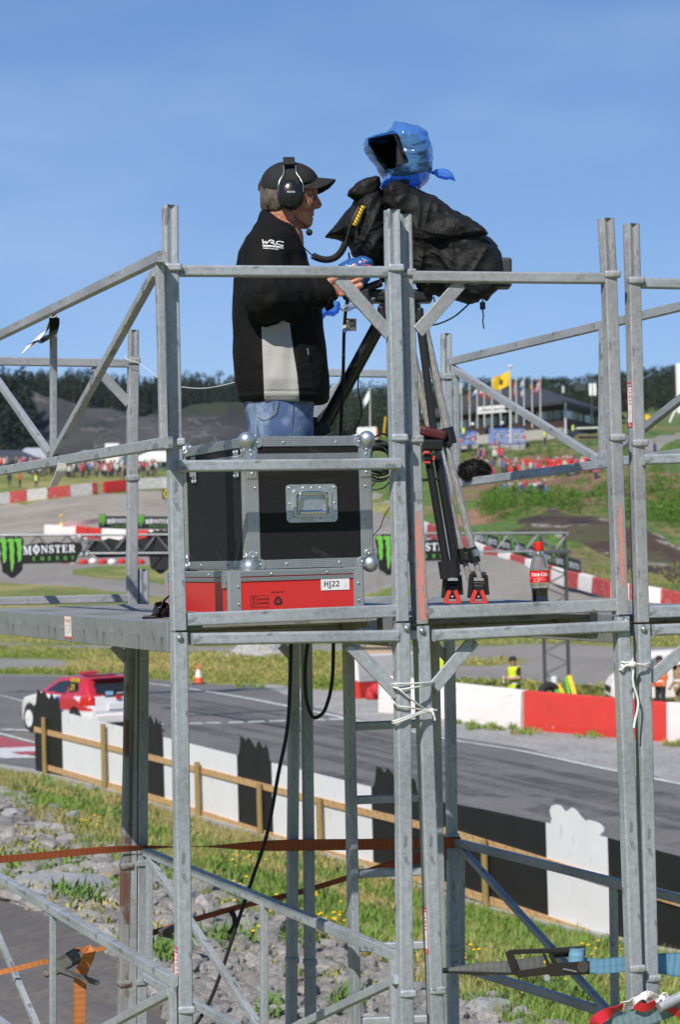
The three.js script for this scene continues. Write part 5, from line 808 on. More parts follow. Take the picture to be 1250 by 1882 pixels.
{ const q = thing('box_van', 'white box van parked by the spectators near the back post', 'van', P(208, 857, 290)), k = px1(290); part('box', block(P(208, 835, 290), 26 * k, 38 * k, 3, .1), M.white, q); part('cab', block(P(224, 846, 290), 9 * k, 18 * k, 2.6, .15), M.white, q); part('windscreen', block(P(225, 841, 288.6), 6 * k, 6 * k, .1, .02), M.winGlass, q); for (const x of [200, 222]) part('wheel', rod(P(x, 856, 288.4), P(x, 856, 288.9), .4, 12), M.rubber, q); }
{ const q = thing('white_hoarding', 'white hoarding with orange edge just above the case', 'hoarding', P(674, 825, 262)), k = px1(262); part('board', block(P(674, 806, 262), 36 * k, 42 * k, .3, .03), M.white, q); part('orange_edge', block(P(693, 806, 262), 2.4 * k, 40 * k, .32, .02), mat(.7, .2, .05, .7), q); part('leg', block(P(674, 830, 262), .2, .8, .2, .02), M.darkWood, q); }
{ const q = thing('yellow_marker_pole', 'thin yellow marker pole against the dark wood near the front post', 'pole', P(706, 800, 262)); part('pole', rod(P(705, 802, 262), P(709, 766, 262), .1, 6), M.yellow, q); }
// people in the distance
function figureGeo(h, c, cell, pose = {}) {                          // one continuous body; colours by region
  const s = h / 1.78, L = (v) => V(v[0] * s, v[1] * s, v[2] * s), j = { hip: [.0, .94, 0], chest: [0, 1.28, 0], neck: [0, 1.47, .01], head: [0, 1.63, .03], sl: [.19, 1.40, 0], sr: [-.19, 1.40, 0], el: [.25, 1.13, .02], er: [-.25, 1.13, .02], wl: [.24, .90, .1], wr: [-.24, .90, .1], hl: [.10, .93, 0], hr: [-.10, .93, 0], kl: [.11, .5, .02], kr: [-.11, .5, .02], al: [.12, .08, -.02], ar: [-.12, .08, -.02], tl: [.13, .04, .14], tr: [-.13, .04, .14], ...pose };
  const J = Object.fromEntries(Object.entries(j).map(([k, v]) => [k, L(v)]));
  const bones = [['hip', 'chest', .145, .16], ['chest', 'neck', .14, .065], ['neck', 'head', .055, .06], ['sl', 'el', .065, .05], ['sr', 'er', .065, .05], ['el', 'wl', .05, .036], ['er', 'wr', .05, .036], ['wl', 'wl', .045, .045], ['wr', 'wr', .045, .045], ['hl', 'kl', .095, .065], ['hr', 'kr', .095, .065], ['kl', 'al', .066, .045], ['kr', 'ar', .066, .045], ['al', 'tl', .05, .04], ['ar', 'tr', .05, .04]];
  const f = (x, y, z) => { let d = 1e3; for (const [a, b, r1, r2] of bones) d = smin(d, cap(x, y, z, J[a], J[b], r1 * s, r2 * s), .05 * s); d = smin(d, ell(x, y, z, J.head, .078 * s, .115 * s, .098 * s), .02); d = smin(d, cap(x, y, z, V(J.head.x, J.head.y - .02 * s, J.head.z + .09 * s), V(J.head.x, J.head.y - .03 * s, J.head.z + .105 * s), .016 * s, .013 * s), .02); return d; };
  const near = (x, y, z, a, b) => cap(x, y, z, J[a], J[b], 0, 0);
  return sdfMesh(f, V(-.5 * s, -.02, -.4 * s), V(.5 * s, 1.85 * s, .6 * s), cell, (x, y, z) => {
    if (y > J.neck.y + .03 * s && Math.abs(x - J.head.x) < .14 * s) { const fy = (y - J.head.y) / s, fz = (z - J.head.z) / s; return fy > .035 && fz < .075 || fz < -.03 ? c.hair : Math.abs(fy - .015) < .012 && fz > .07 && Math.abs(Math.abs(x - J.head.x) / s - .033) < .014 ? [.03, .02, .02] : Math.abs(fy + .06) < .008 && fz > .07 && Math.abs(x - J.head.x) < .025 * s ? [.25, .06, .05] : c.skin; }
    const hand = Math.min(near(x, y, z, 'wl', 'wl'), near(x, y, z, 'wr', 'wr')); if (hand < .065 * s) return c.skin;
    const arm = Math.min(near(x, y, z, 'el', 'wl'), near(x, y, z, 'er', 'wr')); if (c.bare && arm < .075 * s && near(x, y, z, 'hip', 'chest') > .14 * s) return c.skin;
    if (y < .1 * s) return [.03, .03, .03]; if (y < J.hip.y - .02 * s && near(x, y, z, 'hip', 'chest') < 1) return c.legs; return c.top;
  });
}
const bodyMat = new THREE.MeshStandardMaterial({ vertexColors: true, roughness: .8 });
function person(label, at, face, h, c, o = {}) {                     // face: turn about the upright axis, 0 = towards the camera
  const q = thing('person', label, 'person', at); q.rotation.y = face; const s = h / 1.78, local = (n, g, m) => { const me = new THREE.Mesh(Array.isArray(g) ? merge(g) : g, m); me.name = n; me.castShadow = true; q.add(me); };
  local('body', figureGeo(h, c, o.cell || .03, o.pose), bodyMat); const hx = (o.pose?.head || [0, 1.63, .03]).map((v) => v * s);
  if (o.vest) local('vest', sdfMesh((x, y, z) => Math.max(smin(cap(x, y, z, V(0, .9 * s, 0), V(0, 1.36 * s, 0), .175 * s, .185 * s), cap(x, y, z, V(-.15 * s, 1.4 * s, 0), V(.15 * s, 1.4 * s, 0), .085 * s, .085 * s), .06), y - 1.47 * s, .86 * s - y, Math.abs(x) - .215 * s), V(-.4 * s, .8 * s, -.3 * s), V(.4 * s, 1.6 * s, .3 * s), o.cell || .03, (x, y) => { const f = y / s; return (f > 1.0 && f < 1.05) || (f > 1.16 && f < 1.21) ? [.72, .74, .7] : o.vest; }), bodyMat);
  if (o.cap) { local('cap', [paint(new THREE.SphereGeometry(.108 * s, 14, 8, 0, 6.3, 0, 1.6).scale(1, .95, 1.12).translate(hx[0], hx[1] + .035 * s, hx[2] - .01 * s), ...o.cap), paint(new THREE.CylinderGeometry(.085 * s, .085 * s, .012, 14, 1, false, -1.5, 3).scale(1, 1, 1.3).translate(hx[0], hx[1] + .04 * s, hx[2] + .07 * s), ...o.cap)], bodyMat); }
  if (o.helmet) local('helmet', paint(new THREE.SphereGeometry(.125 * s, 16, 10, 0, 6.3, 0, 1.9).translate(hx[0], hx[1] + .02 * s, hx[2]), ...o.helmet), bodyMat);
  return q;
}
const SK = [.46, .24, .16], HR = [.05, .035, .025];
const phone = { el: [.27, 1.16, .04], er: [-.27, 1.16, .04], wl: [.1, 1.14, .26], wr: [-.1, 1.14, .26], head: [0, 1.62, .05] };
{ const at = Gd(939, 63.5); person('marshal in a yellow reflective vest and black cap behind the white barrier', at, -1.05, 1.76, { top: [.015, .015, .017], legs: [.02, .02, .025], skin: SK, hair: HR, bare: true }, { vest: [.62, .72, .02], cap: [.015, .015, .017], pose: phone, cell: .022 });
  const q = Gd(939, 63.5).add(V(-.32, 1.12, .17)); single('clipboard', block(q, .02, .2, .28, .005), M.white, 'pale notepad held by the marshal in the yellow vest', 'notepad');
  person('person in a yellow vest and checked shirt half hidden by the double front post', Gd(806, 66), .6, 1.75, { top: [.3, .3, .31], legs: [.05, .05, .07], skin: SK, hair: HR }, { vest: [.62, .72, .02] });
  person('marshal in an orange jacket and dark cap by the white van at the right', Gd(1207, 68), -.9, 1.78, { top: [.72, .13, .02], legs: [.02, .02, .03], skin: SK, hair: HR }, { cap: [.02, .02, .03], vest: [.75, .14, .02], cell: .025 });
  person('firefighter in a tan jacket with yellow bands at the right edge', Gd(1243, 66), -1.2, 1.82, { top: [.30, .19, .10], legs: [.27, .18, .10], skin: SK, hair: HR }, { vest: [.33, .21, .11], helmet: [.75, .75, .73], pose: { wl: [.2, .98, .2], wr: [-.15, .95, .25] } });
  person('person in dark clothes behind the white and red barrier stack', Gd(719, 76), .4, 1.75, { top: [.03, .025, .03], legs: [.06, .05, .05], skin: SK, hair: HR }); }
for (const [x, y, D, top, v, l] of [[66, 899, 250, [.05, .05, .06], [.62, .72, .02], 'far marshal in a yellow vest above the left end barrier'], [36, 897, 250, [.7, .14, .03], null, 'far person in an orange top above the left end barrier'], [17, 896, 252, [.04, .035, .035], null, 'far person in dark clothes above the left end barrier'], [1003, 818, 252, [.05, .05, .06], [.62, .72, .02], 'far marshal in a yellow vest on the terrace in front of the pale wall'], [1055, 806, 256, [.05, .05, .06], [.62, .72, .02], 'far marshal in a yellow vest under the white awning'], [1205, 845, 212, [.03, .05, .25], null, 'person in blue standing beside the gravel lane at the right'], [853, 812, 252, [.05, .05, .06], [.62, .72, .02], 'far marshal in a yellow vest in front of the small blue stand'], [1105, 812, 255, [.6, .6, .62], null, 'person in white beyond the guard upright near the terrace end']])
  person(l, P(x, y, D), (x % 7) - 3, 1.75, { top, legs: [.05, .05, .08], skin: SK, hair: HR }, { vest: v, cell: .07 });
{ const legs = new THREE.CapsuleGeometry(.16, .55, 3, 8).translate(0, .43, 0), torso = merge([new THREE.CapsuleGeometry(.19, .42, 2.5, 6.8).translate(0, 1.12, 0), new THREE.CapsuleGeometry(.06, .5, 2, 6).translate(.25, 1.1, .04), new THREE.CapsuleGeometry(.06, .5, 2, 6).translate(-.25, 1.1, .04)]), head = new THREE.SphereGeometry(.12, 8, 6).translate(0, 1.58, 0), hair = new THREE.SphereGeometry(.128, 8, 5, 0, 6.3, 0, 1.5).translate(0, 1.6, -.015);
  const crowd = (label, list, red, seed) => {
    const r = rng(seed), q = thing('spectator_crowd', label, 'crowd', V(0, 0, 0)); q.userData.kind = 'stuff';
    const mk = (n, g, m) => { const im = new THREE.InstancedMesh(g, m, list.length); im.name = n; im.userData.kind = 'stuff'; q.add(im); return im; }, wm = () => new THREE.MeshStandardMaterial({ color: 0xffffff, roughness: .8 });
    const A = mk('legs', legs, wm()), B = mk('torso', torso, wm()), C = mk('head', head, wm()), H = mk('hair', hair, wm()), m4 = new THREE.Matrix4(), qq = new THREE.Quaternion(), col = new THREE.Color();
    const tops = [[.55, .55, .56], [.6, .6, .6], [.03, .03, .035], [.05, .05, .06], [.06, .09, .2], [.3, .28, .25], [.6, .05, .03], [.5, .1, .2], [.1, .25, .5], [.25, .3, .12], [.4, .3, .22], [.02, .02, .03]];
    list.forEach((p, i) => { const s = .80 + .14 * r(); qq.setFromAxisAngle(UP, r() * 6.3); m4.compose(p, qq, V(s, s, s)); for (const I of [A, B, C, H]) I.setMatrixAt(i, m4); const t = r() < red(p) ? [.6 + .15 * r(), .03, .02] : tops[Math.floor(r() * tops.length)]; B.setColorAt(i, col.setRGB(...t)); A.setColorAt(i, col.setRGB(...(r() < .6 ? [.03, .035, .06] : [.15, .13, .1]))); C.setColorAt(i, col.setRGB(.48, .27, .19)); H.setColorAt(i, col.setRGB(...(r() < .1 ? [.5, .05, .03] : r() < .3 ? [.5, .5, .5] : [.07, .05, .03]))); });
  };
  const fill = (n, x0, x1, y0, y1, seed, d) => { const r = rng(seed), a = []; for (let i = 0; i < n; i++) { const x = lerp(x0, x1, r()), y = lerp(y0(x), y1(x), r()), p = d ? P(x, y, d(y)) : G(x, y, 100); if (p) a.push(p); } return a; };
  crowd('rows of spectators, many in red, on the slope below the clubhouse', [...fill(80, 872, 1095, (x) => 868, (x) => 874, 5), ...fill(46, 872, 1100, (x) => 878, () => 886, 8), ...fill(10, 870, 945, () => 846, () => 852, 9)], (p) => (p.x > 18 ? .6 : .18), 4);
  crowd('small group of spectators seated above the green bushes', fill(34, 926, 1008, () => 914, () => 924, 15), () => .06, 14);
  crowd('long row of spectators in front of the tents at the left', fill(110, 50, 290, () => 867, () => 878, 25), () => .1, 24);
  crowd('spectators sitting on the blue seats below the clubhouse', [...fill(11, 848, 878, () => 822, () => 838, 35, (y) => 256 - (y - 822) * .12), ...fill(16, 904, 964, () => 820, () => 840, 36, (y) => 256 - (y - 822) * .12)], () => .2, 34);
  crowd('people gathered at the tents at the left edge', fill(20, 0, 90, () => 860, () => 864, 45), () => .1, 44); }
// woods: many trees as one mass of each kind
function treeGeo(kind, seed) {
  const r = rng(seed), pos = [], col = [], H = 1; const leafTri = (c, s, tone, dirx, diry, dirz) => { for (let k = 0; k < 3; k++) { pos.push(c.x + (r() - .5) * s * 1.6 + (k === 1 ? dirx * s : 0), c.y + (r() - .5) * s * (kind ? 1.1 : .7) + (k === 1 ? diry * s : 0), c.z + (r() - .5) * s * 1.6 + (k === 1 ? dirz * s : 0)); col.push(...tone); } };
  if (kind === 0) { for (let i = 0; i < 300; i++) { const y = .1 + .9 * Math.pow(r(), .85), R = .15 * Math.pow(1 - y, .85) * (.75 + .5 * r()) + .008, a = r() * 6.283, t = .55 + .9 * r(); leafTri(V(R * Math.cos(a) * (.5 + .5 * r()), y - R * .25, R * Math.sin(a)), .035 + .045 * (1 - y), [.019 * t, .034 * t, .018 * t], Math.cos(a), -.5, Math.sin(a)); } }
  else { const cl = []; for (let i = 0; i < 13; i++) { const y = .42 + .56 * r(), R = .2 * Math.sin(Math.PI * clamp((y - .3) / .75, 0, 1)) + .03, a = r() * 6.283; cl.push(V(R * Math.cos(a), y, R * Math.sin(a))); } for (let i = 0; i < 330; i++) { const c = cl[Math.floor(r() * cl.length)], d = V(r() - .5, (r() - .5) * .7, r() - .5).normalize().multiplyScalar(.09 * Math.cbrt(r())), t = .55 + .9 * r(); leafTri(c.clone().add(d), .04, [.024 * t, .041 * t, .019 * t], 0, 0, 0); } }
  const g = new THREE.BufferGeometry(); g.setAttribute('position', new THREE.Float32BufferAttribute(pos, 3)); g.setAttribute('color', new THREE.Float32BufferAttribute(col, 3)); g.computeVertexNormals();
  const tr = paint(new THREE.CylinderGeometry(.006, .016, .9, 6).translate(0, .45, 0), .06, .04, .028); return merge([g, tr]);
}
const leafM = new THREE.MeshStandardMaterial({ vertexColors: true, roughness: .9, side: THREE.DoubleSide });
function wood(name, label, geo, spots, seed, hmin, hmax) {
  const im = new THREE.InstancedMesh(geo, leafM, spots.length), r = rng(seed), m4 = new THREE.Matrix4(), q = new THREE.Quaternion(); im.name = numbered(name); tag(im, label, 'wood', null, 'stuff'); im.castShadow = im.receiveShadow = true;
  spots.forEach((p, i) => { const h = lerp(hmin, hmax, Math.pow(r(), 1.3)), w = h * (.8 + .5 * r()); q.setFromAxisAngle(UP, r() * 6.3); m4.compose(p.clone().setY(p.y - .2), q, V(w, h, w)); im.setMatrixAt(i, m4); }); scene.add(im); return im;
}
const scat = (n, x0, x1, d0, d1, seed, ok = () => true) => { const r = rng(seed), a = []; for (let i = 0; i < n; i++) { const p = Gd(lerp(x0, x1, r()), Math.sqrt(lerp(d0 * d0, d1 * d1, r()))); if (ok(p)) a.push(p); } return a; };
const leftRock = inRegion.quarry_face;
wood('spruce_wood', 'dark spruce wood along the ridge above the grey quarry', treeGeo(0, 1), scat(1500, -120, 640, 485, 590, 71, (p) => leftRock(p.x, p.z) > 3), 2, 2.5, 6.8); wood('pine_wood', 'dark pines among the spruces above the grey quarry', treeGeo(1, 2), scat(130, -120, 640, 485, 590, 72, (p) => leftRock(p.x, p.z) > 3), 3, 4, 8);
wood('spruce_wood', 'dark trees in front of the quarry foot at the left edge', treeGeo(0, 3), scat(160, -80, 60, 395, 450, 73), 4, 5, 14);
wood('pine_wood', 'dark pine wood on the hill behind the clubhouse', treeGeo(1, 5), scat(900, 590, 1400, 345, 520, 74, (p) => p.y > 20 && fbm(p.x * .05 + 40, p.z * .05 + 90, 999, 4, 3) > .42), 6, 3.5, 7.2); wood('spruce_wood', 'dark spruces on the hill behind the clubhouse', treeGeo(0, 6), scat(900, 590, 1400, 345, 520, 75, (p) => p.y > 20), 7, 2.5, 5.2);
wood('pine_wood', 'dark pines between the man and the front post', treeGeo(1, 7), scat(120, 590, 760, 320, 420, 76), 8, 5, 8.5);
// bushes on the slopes at the right
function bushGeo(seed) { const r = rng(seed), pos = [], col = []; for (let i = 0; i < 260; i++) { const a = r() * 6.283, u = Math.sqrt(r()), y = .1 + .9 * r(), R = .5 * Math.sqrt(clamp(1.05 - y * y, 0, 1)) * u, c = [R * Math.cos(a), y * .9, R * Math.sin(a)], t = .6 + .8 * r(), s = .1; for (let k = 0; k < 3; k++) { pos.push(c[0] + (r() - .5) * s, c[1] + (r() - .5) * s, c[2] + (r() - .5) * s); col.push(.085 * t, .18 * t, .016 * t); } } const g = new THREE.BufferGeometry(); g.setAttribute('position', new THREE.Float32BufferAttribute(pos, 3)); g.setAttribute('color', new THREE.Float32BufferAttribute(col, 3)); g.computeVertexNormals(); return g; }
{ const poly = (l) => { const f = polyDist(plan(l)); return (p) => f(p.x, p.z) < 0; };
  wood('bush_thicket', 'bright green bushes on the slope above the dark peat', bushGeo(4), scat(900, 840, 1400, 150, 205, 81, poly([[885, 950], [900, 922], [960, 926], [1100, 912], [1250, 905], [1500, 900], [1500, 985], [1250, 985], [1180, 965], [1100, 950], [1000, 945], [930, 958]])), 9, .8, 2.2).userData.category = 'bushes';
  wood('bush_thicket', 'green scrub on the slope between the crowds', bushGeo(5), scat(520, 840, 1400, 180, 255, 82, poly([[845, 900], [845, 870], [1000, 885], [1250, 865], [1500, 850], [1500, 890], [1250, 893], [1000, 897]])), 10, .5, 1.5).userData.category = 'bushes';
  wood('bush_thicket', 'green scrub below the clubhouse terrace', bushGeo(6), scat(300, 840, 1300, 215, 262, 83, poly([[845, 860], [845, 832], [1000, 832], [1130, 835], [1250, 820], [1250, 850], [1130, 848], [1000, 850]])), 11, .4, 1.2).userData.category = 'bushes';
  wood('bush_thicket', 'low scrub below the curving banners at the right', bushGeo(7), scat(420, 870, 1500, 118, 190, 84, poly([[880, 985], [960, 985], [1050, 1010], [1130, 1045], [1250, 1085], [1500, 1150], [1500, 1110], [1250, 1068], [1150, 1040], [1050, 995], [950, 975], [880, 970]])), 12, .25, .8).userData.category = 'bushes'; }
// ================================================================ THE CAMERA OPERATOR
const MD = 9.25, mk = MD / F;                                        // his distance, metres per photo pixel there
const mp = (x, y, dz = 0) => P(x, y, MD + dz);
const RX = V(1, 0, 0).applyQuaternion(RQ), RY = V(0, 1, 0).applyQuaternion(RQ), RZ = V(0, 0, -1).applyQuaternion(RQ), ORI = mp(520, 700, 0);
const toM = (x, y, z) => { const dx = x - ORI.x, dy = y - ORI.y, dz = z - ORI.z; return [dx * RX.x + dy * RX.y + dz * RX.z, dx * RY.x + dy * RY.y + dz * RY.z, dx * RZ.x + dy * RZ.y + dz * RZ.z]; };
const creaseTex = gtex(512, (x, y) => { let v = 0, a = .55; for (let o = 0; o < 4; o++) { const f = 5 * 2 ** o, w = fbm(x * 4, y * 4, 4, 50 + o, 3), n = tn(x * f * .6 + w * 1.5, y * f + w * 1.5, 5 * 2 ** o * (o ? 3 : 3), 31 + o); v += a * (1 - Math.abs(2 * n - 1)); a *= .5; } return v; }, 2.2);
const fabricBump = gtex(256, (x, y) => .6 * tn(x * 120, y * 120, 120, 4) + .4 * fbm(x * 30, y * 30, 30, 6, 3), 4);
Object.assign(M, {
  fleece: new THREE.MeshPhysicalMaterial({ specularIntensity: .35, map: ctex(256, (x, y) => { const v = .0068 * (.8 + .3 * tn(x * 128, y * 128, 128, 3) + .3 * fbm(x * 6, y * 6, 6, 5, 4)); return [v * 1.02, v, v]; }, 4), roughness: .85, sheen: .05, sheenRoughness: .6, sheenColor: lin(.08, .08, .085), bumpMap: creaseTex, bumpScale: .006 }),
  panelGrey: new THREE.MeshStandardMaterial({ map: ctex(256, (x, y) => { const v = .43 * (.9 + .16 * (tn(x * 160, y * 160, 160, 3) - .5) + .14 * fbm(x * 6, y * 6, 6, 5, 4)); return [v, v * .985, v * .95]; }, 4), roughness: .85, bumpMap: fabricBump, bumpScale: .001 }),
  denim: new THREE.MeshStandardMaterial({ map: ctex(512, (x, y) => { const w = Math.abs(md(x * 160 + y * 160, 1) - .5), a = fbm(x * 6, y * 4, 24, 5, 5), v = .75 + .5 * (w - .25) + .3 * (tn(x * 200, y * 200, 200, 8) - .5); return mixc([.07 * v, .135 * v, .30 * v], [.27 * v, .37 * v, .55 * v], sstep(.36, .68, a)); }, 3), roughness: .85, bumpMap: fabricBump, bumpScale: .001 }),
  skinWarm: new THREE.MeshPhysicalMaterial({ map: ctex(256, (x, y) => { const a = fbm(x * 12, y * 12, 12, 5, 5), b = tn(x * 110, y * 110, 110, 8); return mixc([.50, .235, .155], [.40, .135, .09], sstep(.4, .75, a)).map((q) => q * (.93 + .14 * b)); }, 5), roughness: .52, sheen: .1 }),
  hairGrey: new THREE.MeshStandardMaterial({ map: ctex(128, (x, y) => { const v = tn(x * 90, y * 6, 540, 3); return mixc([.045, .032, .024], [.2, .17, .14], v * v); }, 14), roughness: .7 }), cap: new THREE.MeshStandardMaterial({ map: ctex(128, (x, y) => { const v = .011 * (.75 + .5 * tn(x * 100, y * 100, 100, 3)); return [v, v, v * 1.05]; }, 10), roughness: .82, bumpMap: fabricBump, bumpScale: .001 }),
  plasticBlack: mat(.010, .011, .014, .28), softBlack: mat(.012, .012, .013, .7), steelWire: mat(.55, .55, .54, .28, { metalness: .9 }),
});
const tab = (rows) => (py) => { let i = 0; while (i < rows.length - 2 && py > rows[i + 1][0]) i++; const a = rows[i], b = rows[i + 1], t = sstep(0, 1, clamp((py - a[0]) / (b[0] - a[0]), 0, 1)) * .5 + .5 * clamp((py - a[0]) / (b[0] - a[0]), 0, 1); return a.map((v, k) => lerp(v, b[k], t)); };
const jackRows = tab([[384, 484, 528, 26], [394, 479, 537, 31], [406, 474, 543, 40], [420, 464, 546, 62], [440, 450, 553, 88], [470, 438, 564, 101], [520, 429, 580, 106], [580, 426, 592, 108], [650, 428, 600, 109], [700, 432, 606, 110], [722, 437, 607, 107], [738, 441, 603, 99], [748, 452, 590, 88]]);
const stack = (rows, X, Y, Z, p = 2.3) => { const py = 700 - Y / mk, [, a, b, w] = rows(py), rx = (b - a) / 2 * mk, rz = w * mk, cx = ((a + b) / 2 - 520) * mk, q = Math.pow(Math.pow(Math.abs((X - cx) / rx), p) + Math.pow(Math.abs(Z / rz), p), 1 / p); return (q - 1) * Math.min(rx, rz); };
const L3 = (px, py, dz) => V((px - 520) * mk, (700 - py) * mk, dz);
const folds = (X, Y, Z) => .0045 * n3(X * 14 + 3, Y * 7 + Z * 5, Z * 9) + .0025 * n3(X * 30, Y * 16, Z * 22 + 7);
const AS = L3(490, 466, -.165), AE = L3(497, 556, -.275), AWr = L3(590, 544, -.195), BS = L3(494, 466, .165), BE = L3(530, 560, .22), BWr = L3(600, 524, .12);
function torso(X, Y, Z) {
  const py = 700 - Y / mk; let d = stack(jackRows, X, Y, Z); const px = 520 + X / mk; d = Math.max(d, (384 - py) * mk, (py - 741) * mk, ((388 + (px - 484) * .56) - py) * mk * .85) + folds(X, Y, Z) * 1.2;
  if (py > 716 && py < 740) d -= .004 * Math.exp(-Math.pow((py - 732) / 5, 2)) - .002 * Math.exp(-Math.pow((py - 724) / 2, 2));   // hem band
  if (py < 412) d -= .004 * Math.exp(-Math.pow((py - 396) / 9, 2));                              // collar
  return d;
}
function sleeve(X, Y, Z, S, E, Wr) {
  let d = smin(cap(X, Y, Z, S, E, .078, .090), cap(X, Y, Z, E, Wr, .094, .058), .05);
  const t = clamp((X - E.x) / (Wr.x - E.x), 0, 1), s = Math.hypot(X - E.x, Y - E.y);
  d += .0075 * Math.sin(t * 24 + 9 * (Y - E.y) * 3 + 2.5 * n3(X * 9, Y * 9, Z * 9)) * sstep(.05, .3, t) * (.6 + .6 * n3(X * 11, Y * 7, Z * 5)) + folds(X, Y, Z) * 1.6;
  d += .006 * Math.sin((s - .02) * 70 + 4 * n3(X * 8, Y * 8, Z * 8)) * Math.exp(-s * s * 70);
  return Math.max(d, cap(X, Y, Z, S, Wr, -1, -1) * 0 - 1);
}
const jacket = (x, y, z) => { const [X, Y, Z] = toM(x, y, z); let d = torso(X, Y, Z); d = smin(d, sleeve(X, Y, Z, AS, AE, AWr), .035); d = smin(d, sleeve(X, Y, Z, BS, BE, BWr), .035);
  const neck = cap(X, Y, Z, L3(516, 372, 0), L3(512, 412, 0), .054, .056); return Math.max(d, -neck); };
const mLo = mp(410, 1130, -.42), mHi = mp(670, 280, .42);
const box = (x0, y0, x1, y1, d) => { const a = mp(x0, y1, -d), b = mp(x1, y0, d); return [V(Math.min(a.x, b.x), Math.min(a.y, b.y), Math.min(a.z, b.z) - .03), V(Math.max(a.x, b.x) + .02, Math.max(a.y, b.y) + .02, Math.max(a.z, b.z) + .03)]; };
const man = thing('person', 'man in a black fleece jacket, jeans and black cap, operating the camera behind the rail', 'person', V(mp(515, 1100).x, DY, mp(515, 1100).z));
{ // body: head, neck, hands, legs under the clothes as one surface; finer pieces where it shows
  const headF = (x, y, z) => {
    const [X, Y, Z] = toM(x, y, z), C = (px, py, dz) => L3(px, py, dz); let d = ell(X, Y, Z, C(531, 351, 0), .102, .112, .078);
    d = smin(d, ell(X, Y, Z, C(552, 386, 0), .052, .066, .052), .03); d = smin(d, cap(X, Y, Z, C(538, 396, 0), C(561, 408, 0), .036, .022), .025); d = smin(d, ell(X, Y, Z, C(562, 410, 0), .019, .017, .022), .016);
    d = smin(d, cap(X, Y, Z, C(577, 351, -.026), C(577, 351, .026), .012, .012), .02); d = smin(d, cap(X, Y, Z, C(577, 356, 0), C(585.5, 376, 0), .008, .0135), .012); d = smin(d, ell(X, Y, Z, C(582, 379, 0), .012, .009, .017), .008);
    for (const s of [-1, 1]) { d = smin(d, ell(X, Y, Z, C(563, 375, s * .040), .024, .022, .02), .02); d = -smin(-d, ell(X, Y, Z, C(581, 362, s * .031), .016, .011, .017), .012) ; d = smin(d, ell(X, Y, Z, C(571.5, 363, s * .030), .0125, .0115, .0125), .004); }
    d = smin(d, ell(X, Y, Z, C(570.5, 393.5, 0), .0135, .0065, .023), .006); d = smin(d, ell(X, Y, Z, C(569, 402, 0), .0125, .007, .021), .006); d = Math.max(d, -ell(X, Y, Z, C(575, 398, 0), .016, .0022, .02));
    d = smin(d, cap(X, Y, Z, C(522, 385, 0), C(510, 425, 0), .056, .064), .03); d += .0008 * n3(X * 90, Y * 90, Z * 90);
    return d;
  };
  const headG = sdfMesh(headF, ...box(468, 290, 600, 432, .1), .0034);
  const handF = (W0, sgn) => (x, y, z) => {
    const [X, Y, Z] = toM(x, y, z), w = W0, C = (px, py, dz) => V(w.x + px * mk, w.y - py * mk, w.z + dz * sgn); let d = cap(X, Y, Z, C(-22, 4, 0), C(6, -2, 0), .030, .029);
    d = smin(d, Math.max(ell(X, Y, Z, C(27, -5, .002), .045, .037, .024), -1), .02);
    [[46, -14, 62, -30, 58, -44, .0098], [48, -6, 68, -18, 66, -36, .0102], [48, 2, 68, -6, 68, -24, .0098], [45, 9, 62, 4, 64, -11, .0086]].forEach(([a, b, e, f, g, h, r], i) => { const o = -.018 + i * .001; d = smin(d, cap(X, Y, Z, C(a - 12, b, o), C(e, f, o - .006), r * 1.1, r), .008); d = smin(d, cap(X, Y, Z, C(e, f, o - .006), C(g, h, o + .022), r, r * .86), .005); });
    d = smin(d, cap(X, Y, Z, C(10, -12, -.016), C(34, -25, -.03), .0145, .0122), .012); d = smin(d, cap(X, Y, Z, C(34, -25, -.03), C(54, -23, -.028), .0122, .0098), .006);
    return d;
  };
  const hr = sdfMesh(handF(L3(594, 541, -.195), 1), ...box(570, 480, 680, 580, .30), .0036), hl = sdfMesh(handF(L3(604, 522, .12), -1), ...box(575, 465, 690, 565, .22), .0045);
  const legF = (x, y, z) => { const [X, Y, Z] = toM(x, y, z); let d = 1e3; for (const s of [-1, 1]) d = Math.min(d, smin(cap(X, Y, Z, L3(512, 770, s * .09), L3(515, 925, s * .1), .075, .055), cap(X, Y, Z, L3(515, 925, s * .1), L3(508, 1085, s * .11), .053, .04), .03)); return smin(d, cap(X, Y, Z, L3(512, 760, 0), L3(512, 440, 0), .11, .10), .05); };
  const lg = sdfMesh(legF, ...box(400, 400, 620, 1120, .3), .02);
  part('body', [headG, hr, hl, lg], M.skinWarm, man);
  const eyeW = mat(.42, .38, .35, .3), iris = mat(.06, .05, .04, .2); for (const s of [-1, 1]) { const e = part('eye', new THREE.SphereGeometry(.0118, 16, 12).translate(...mp(572.6, 363, s * .0315).toArray()), eyeW, man); part('iris', new THREE.SphereGeometry(.0075, 12, 8).translate(...mp(576, 363, s * .033).toArray()), iris, e); part('eyebrow', rod(mp(579.5, 351.5, s * .014), mp(574, 351.5, s * .045), .0034, 8, .002), M.hairGrey, man); }
}
const jg = sdfMesh(jacket, ...box(408, 376, 628, 752, .46), .0066); const jk = part('jacket', jg, M.fleece, man);
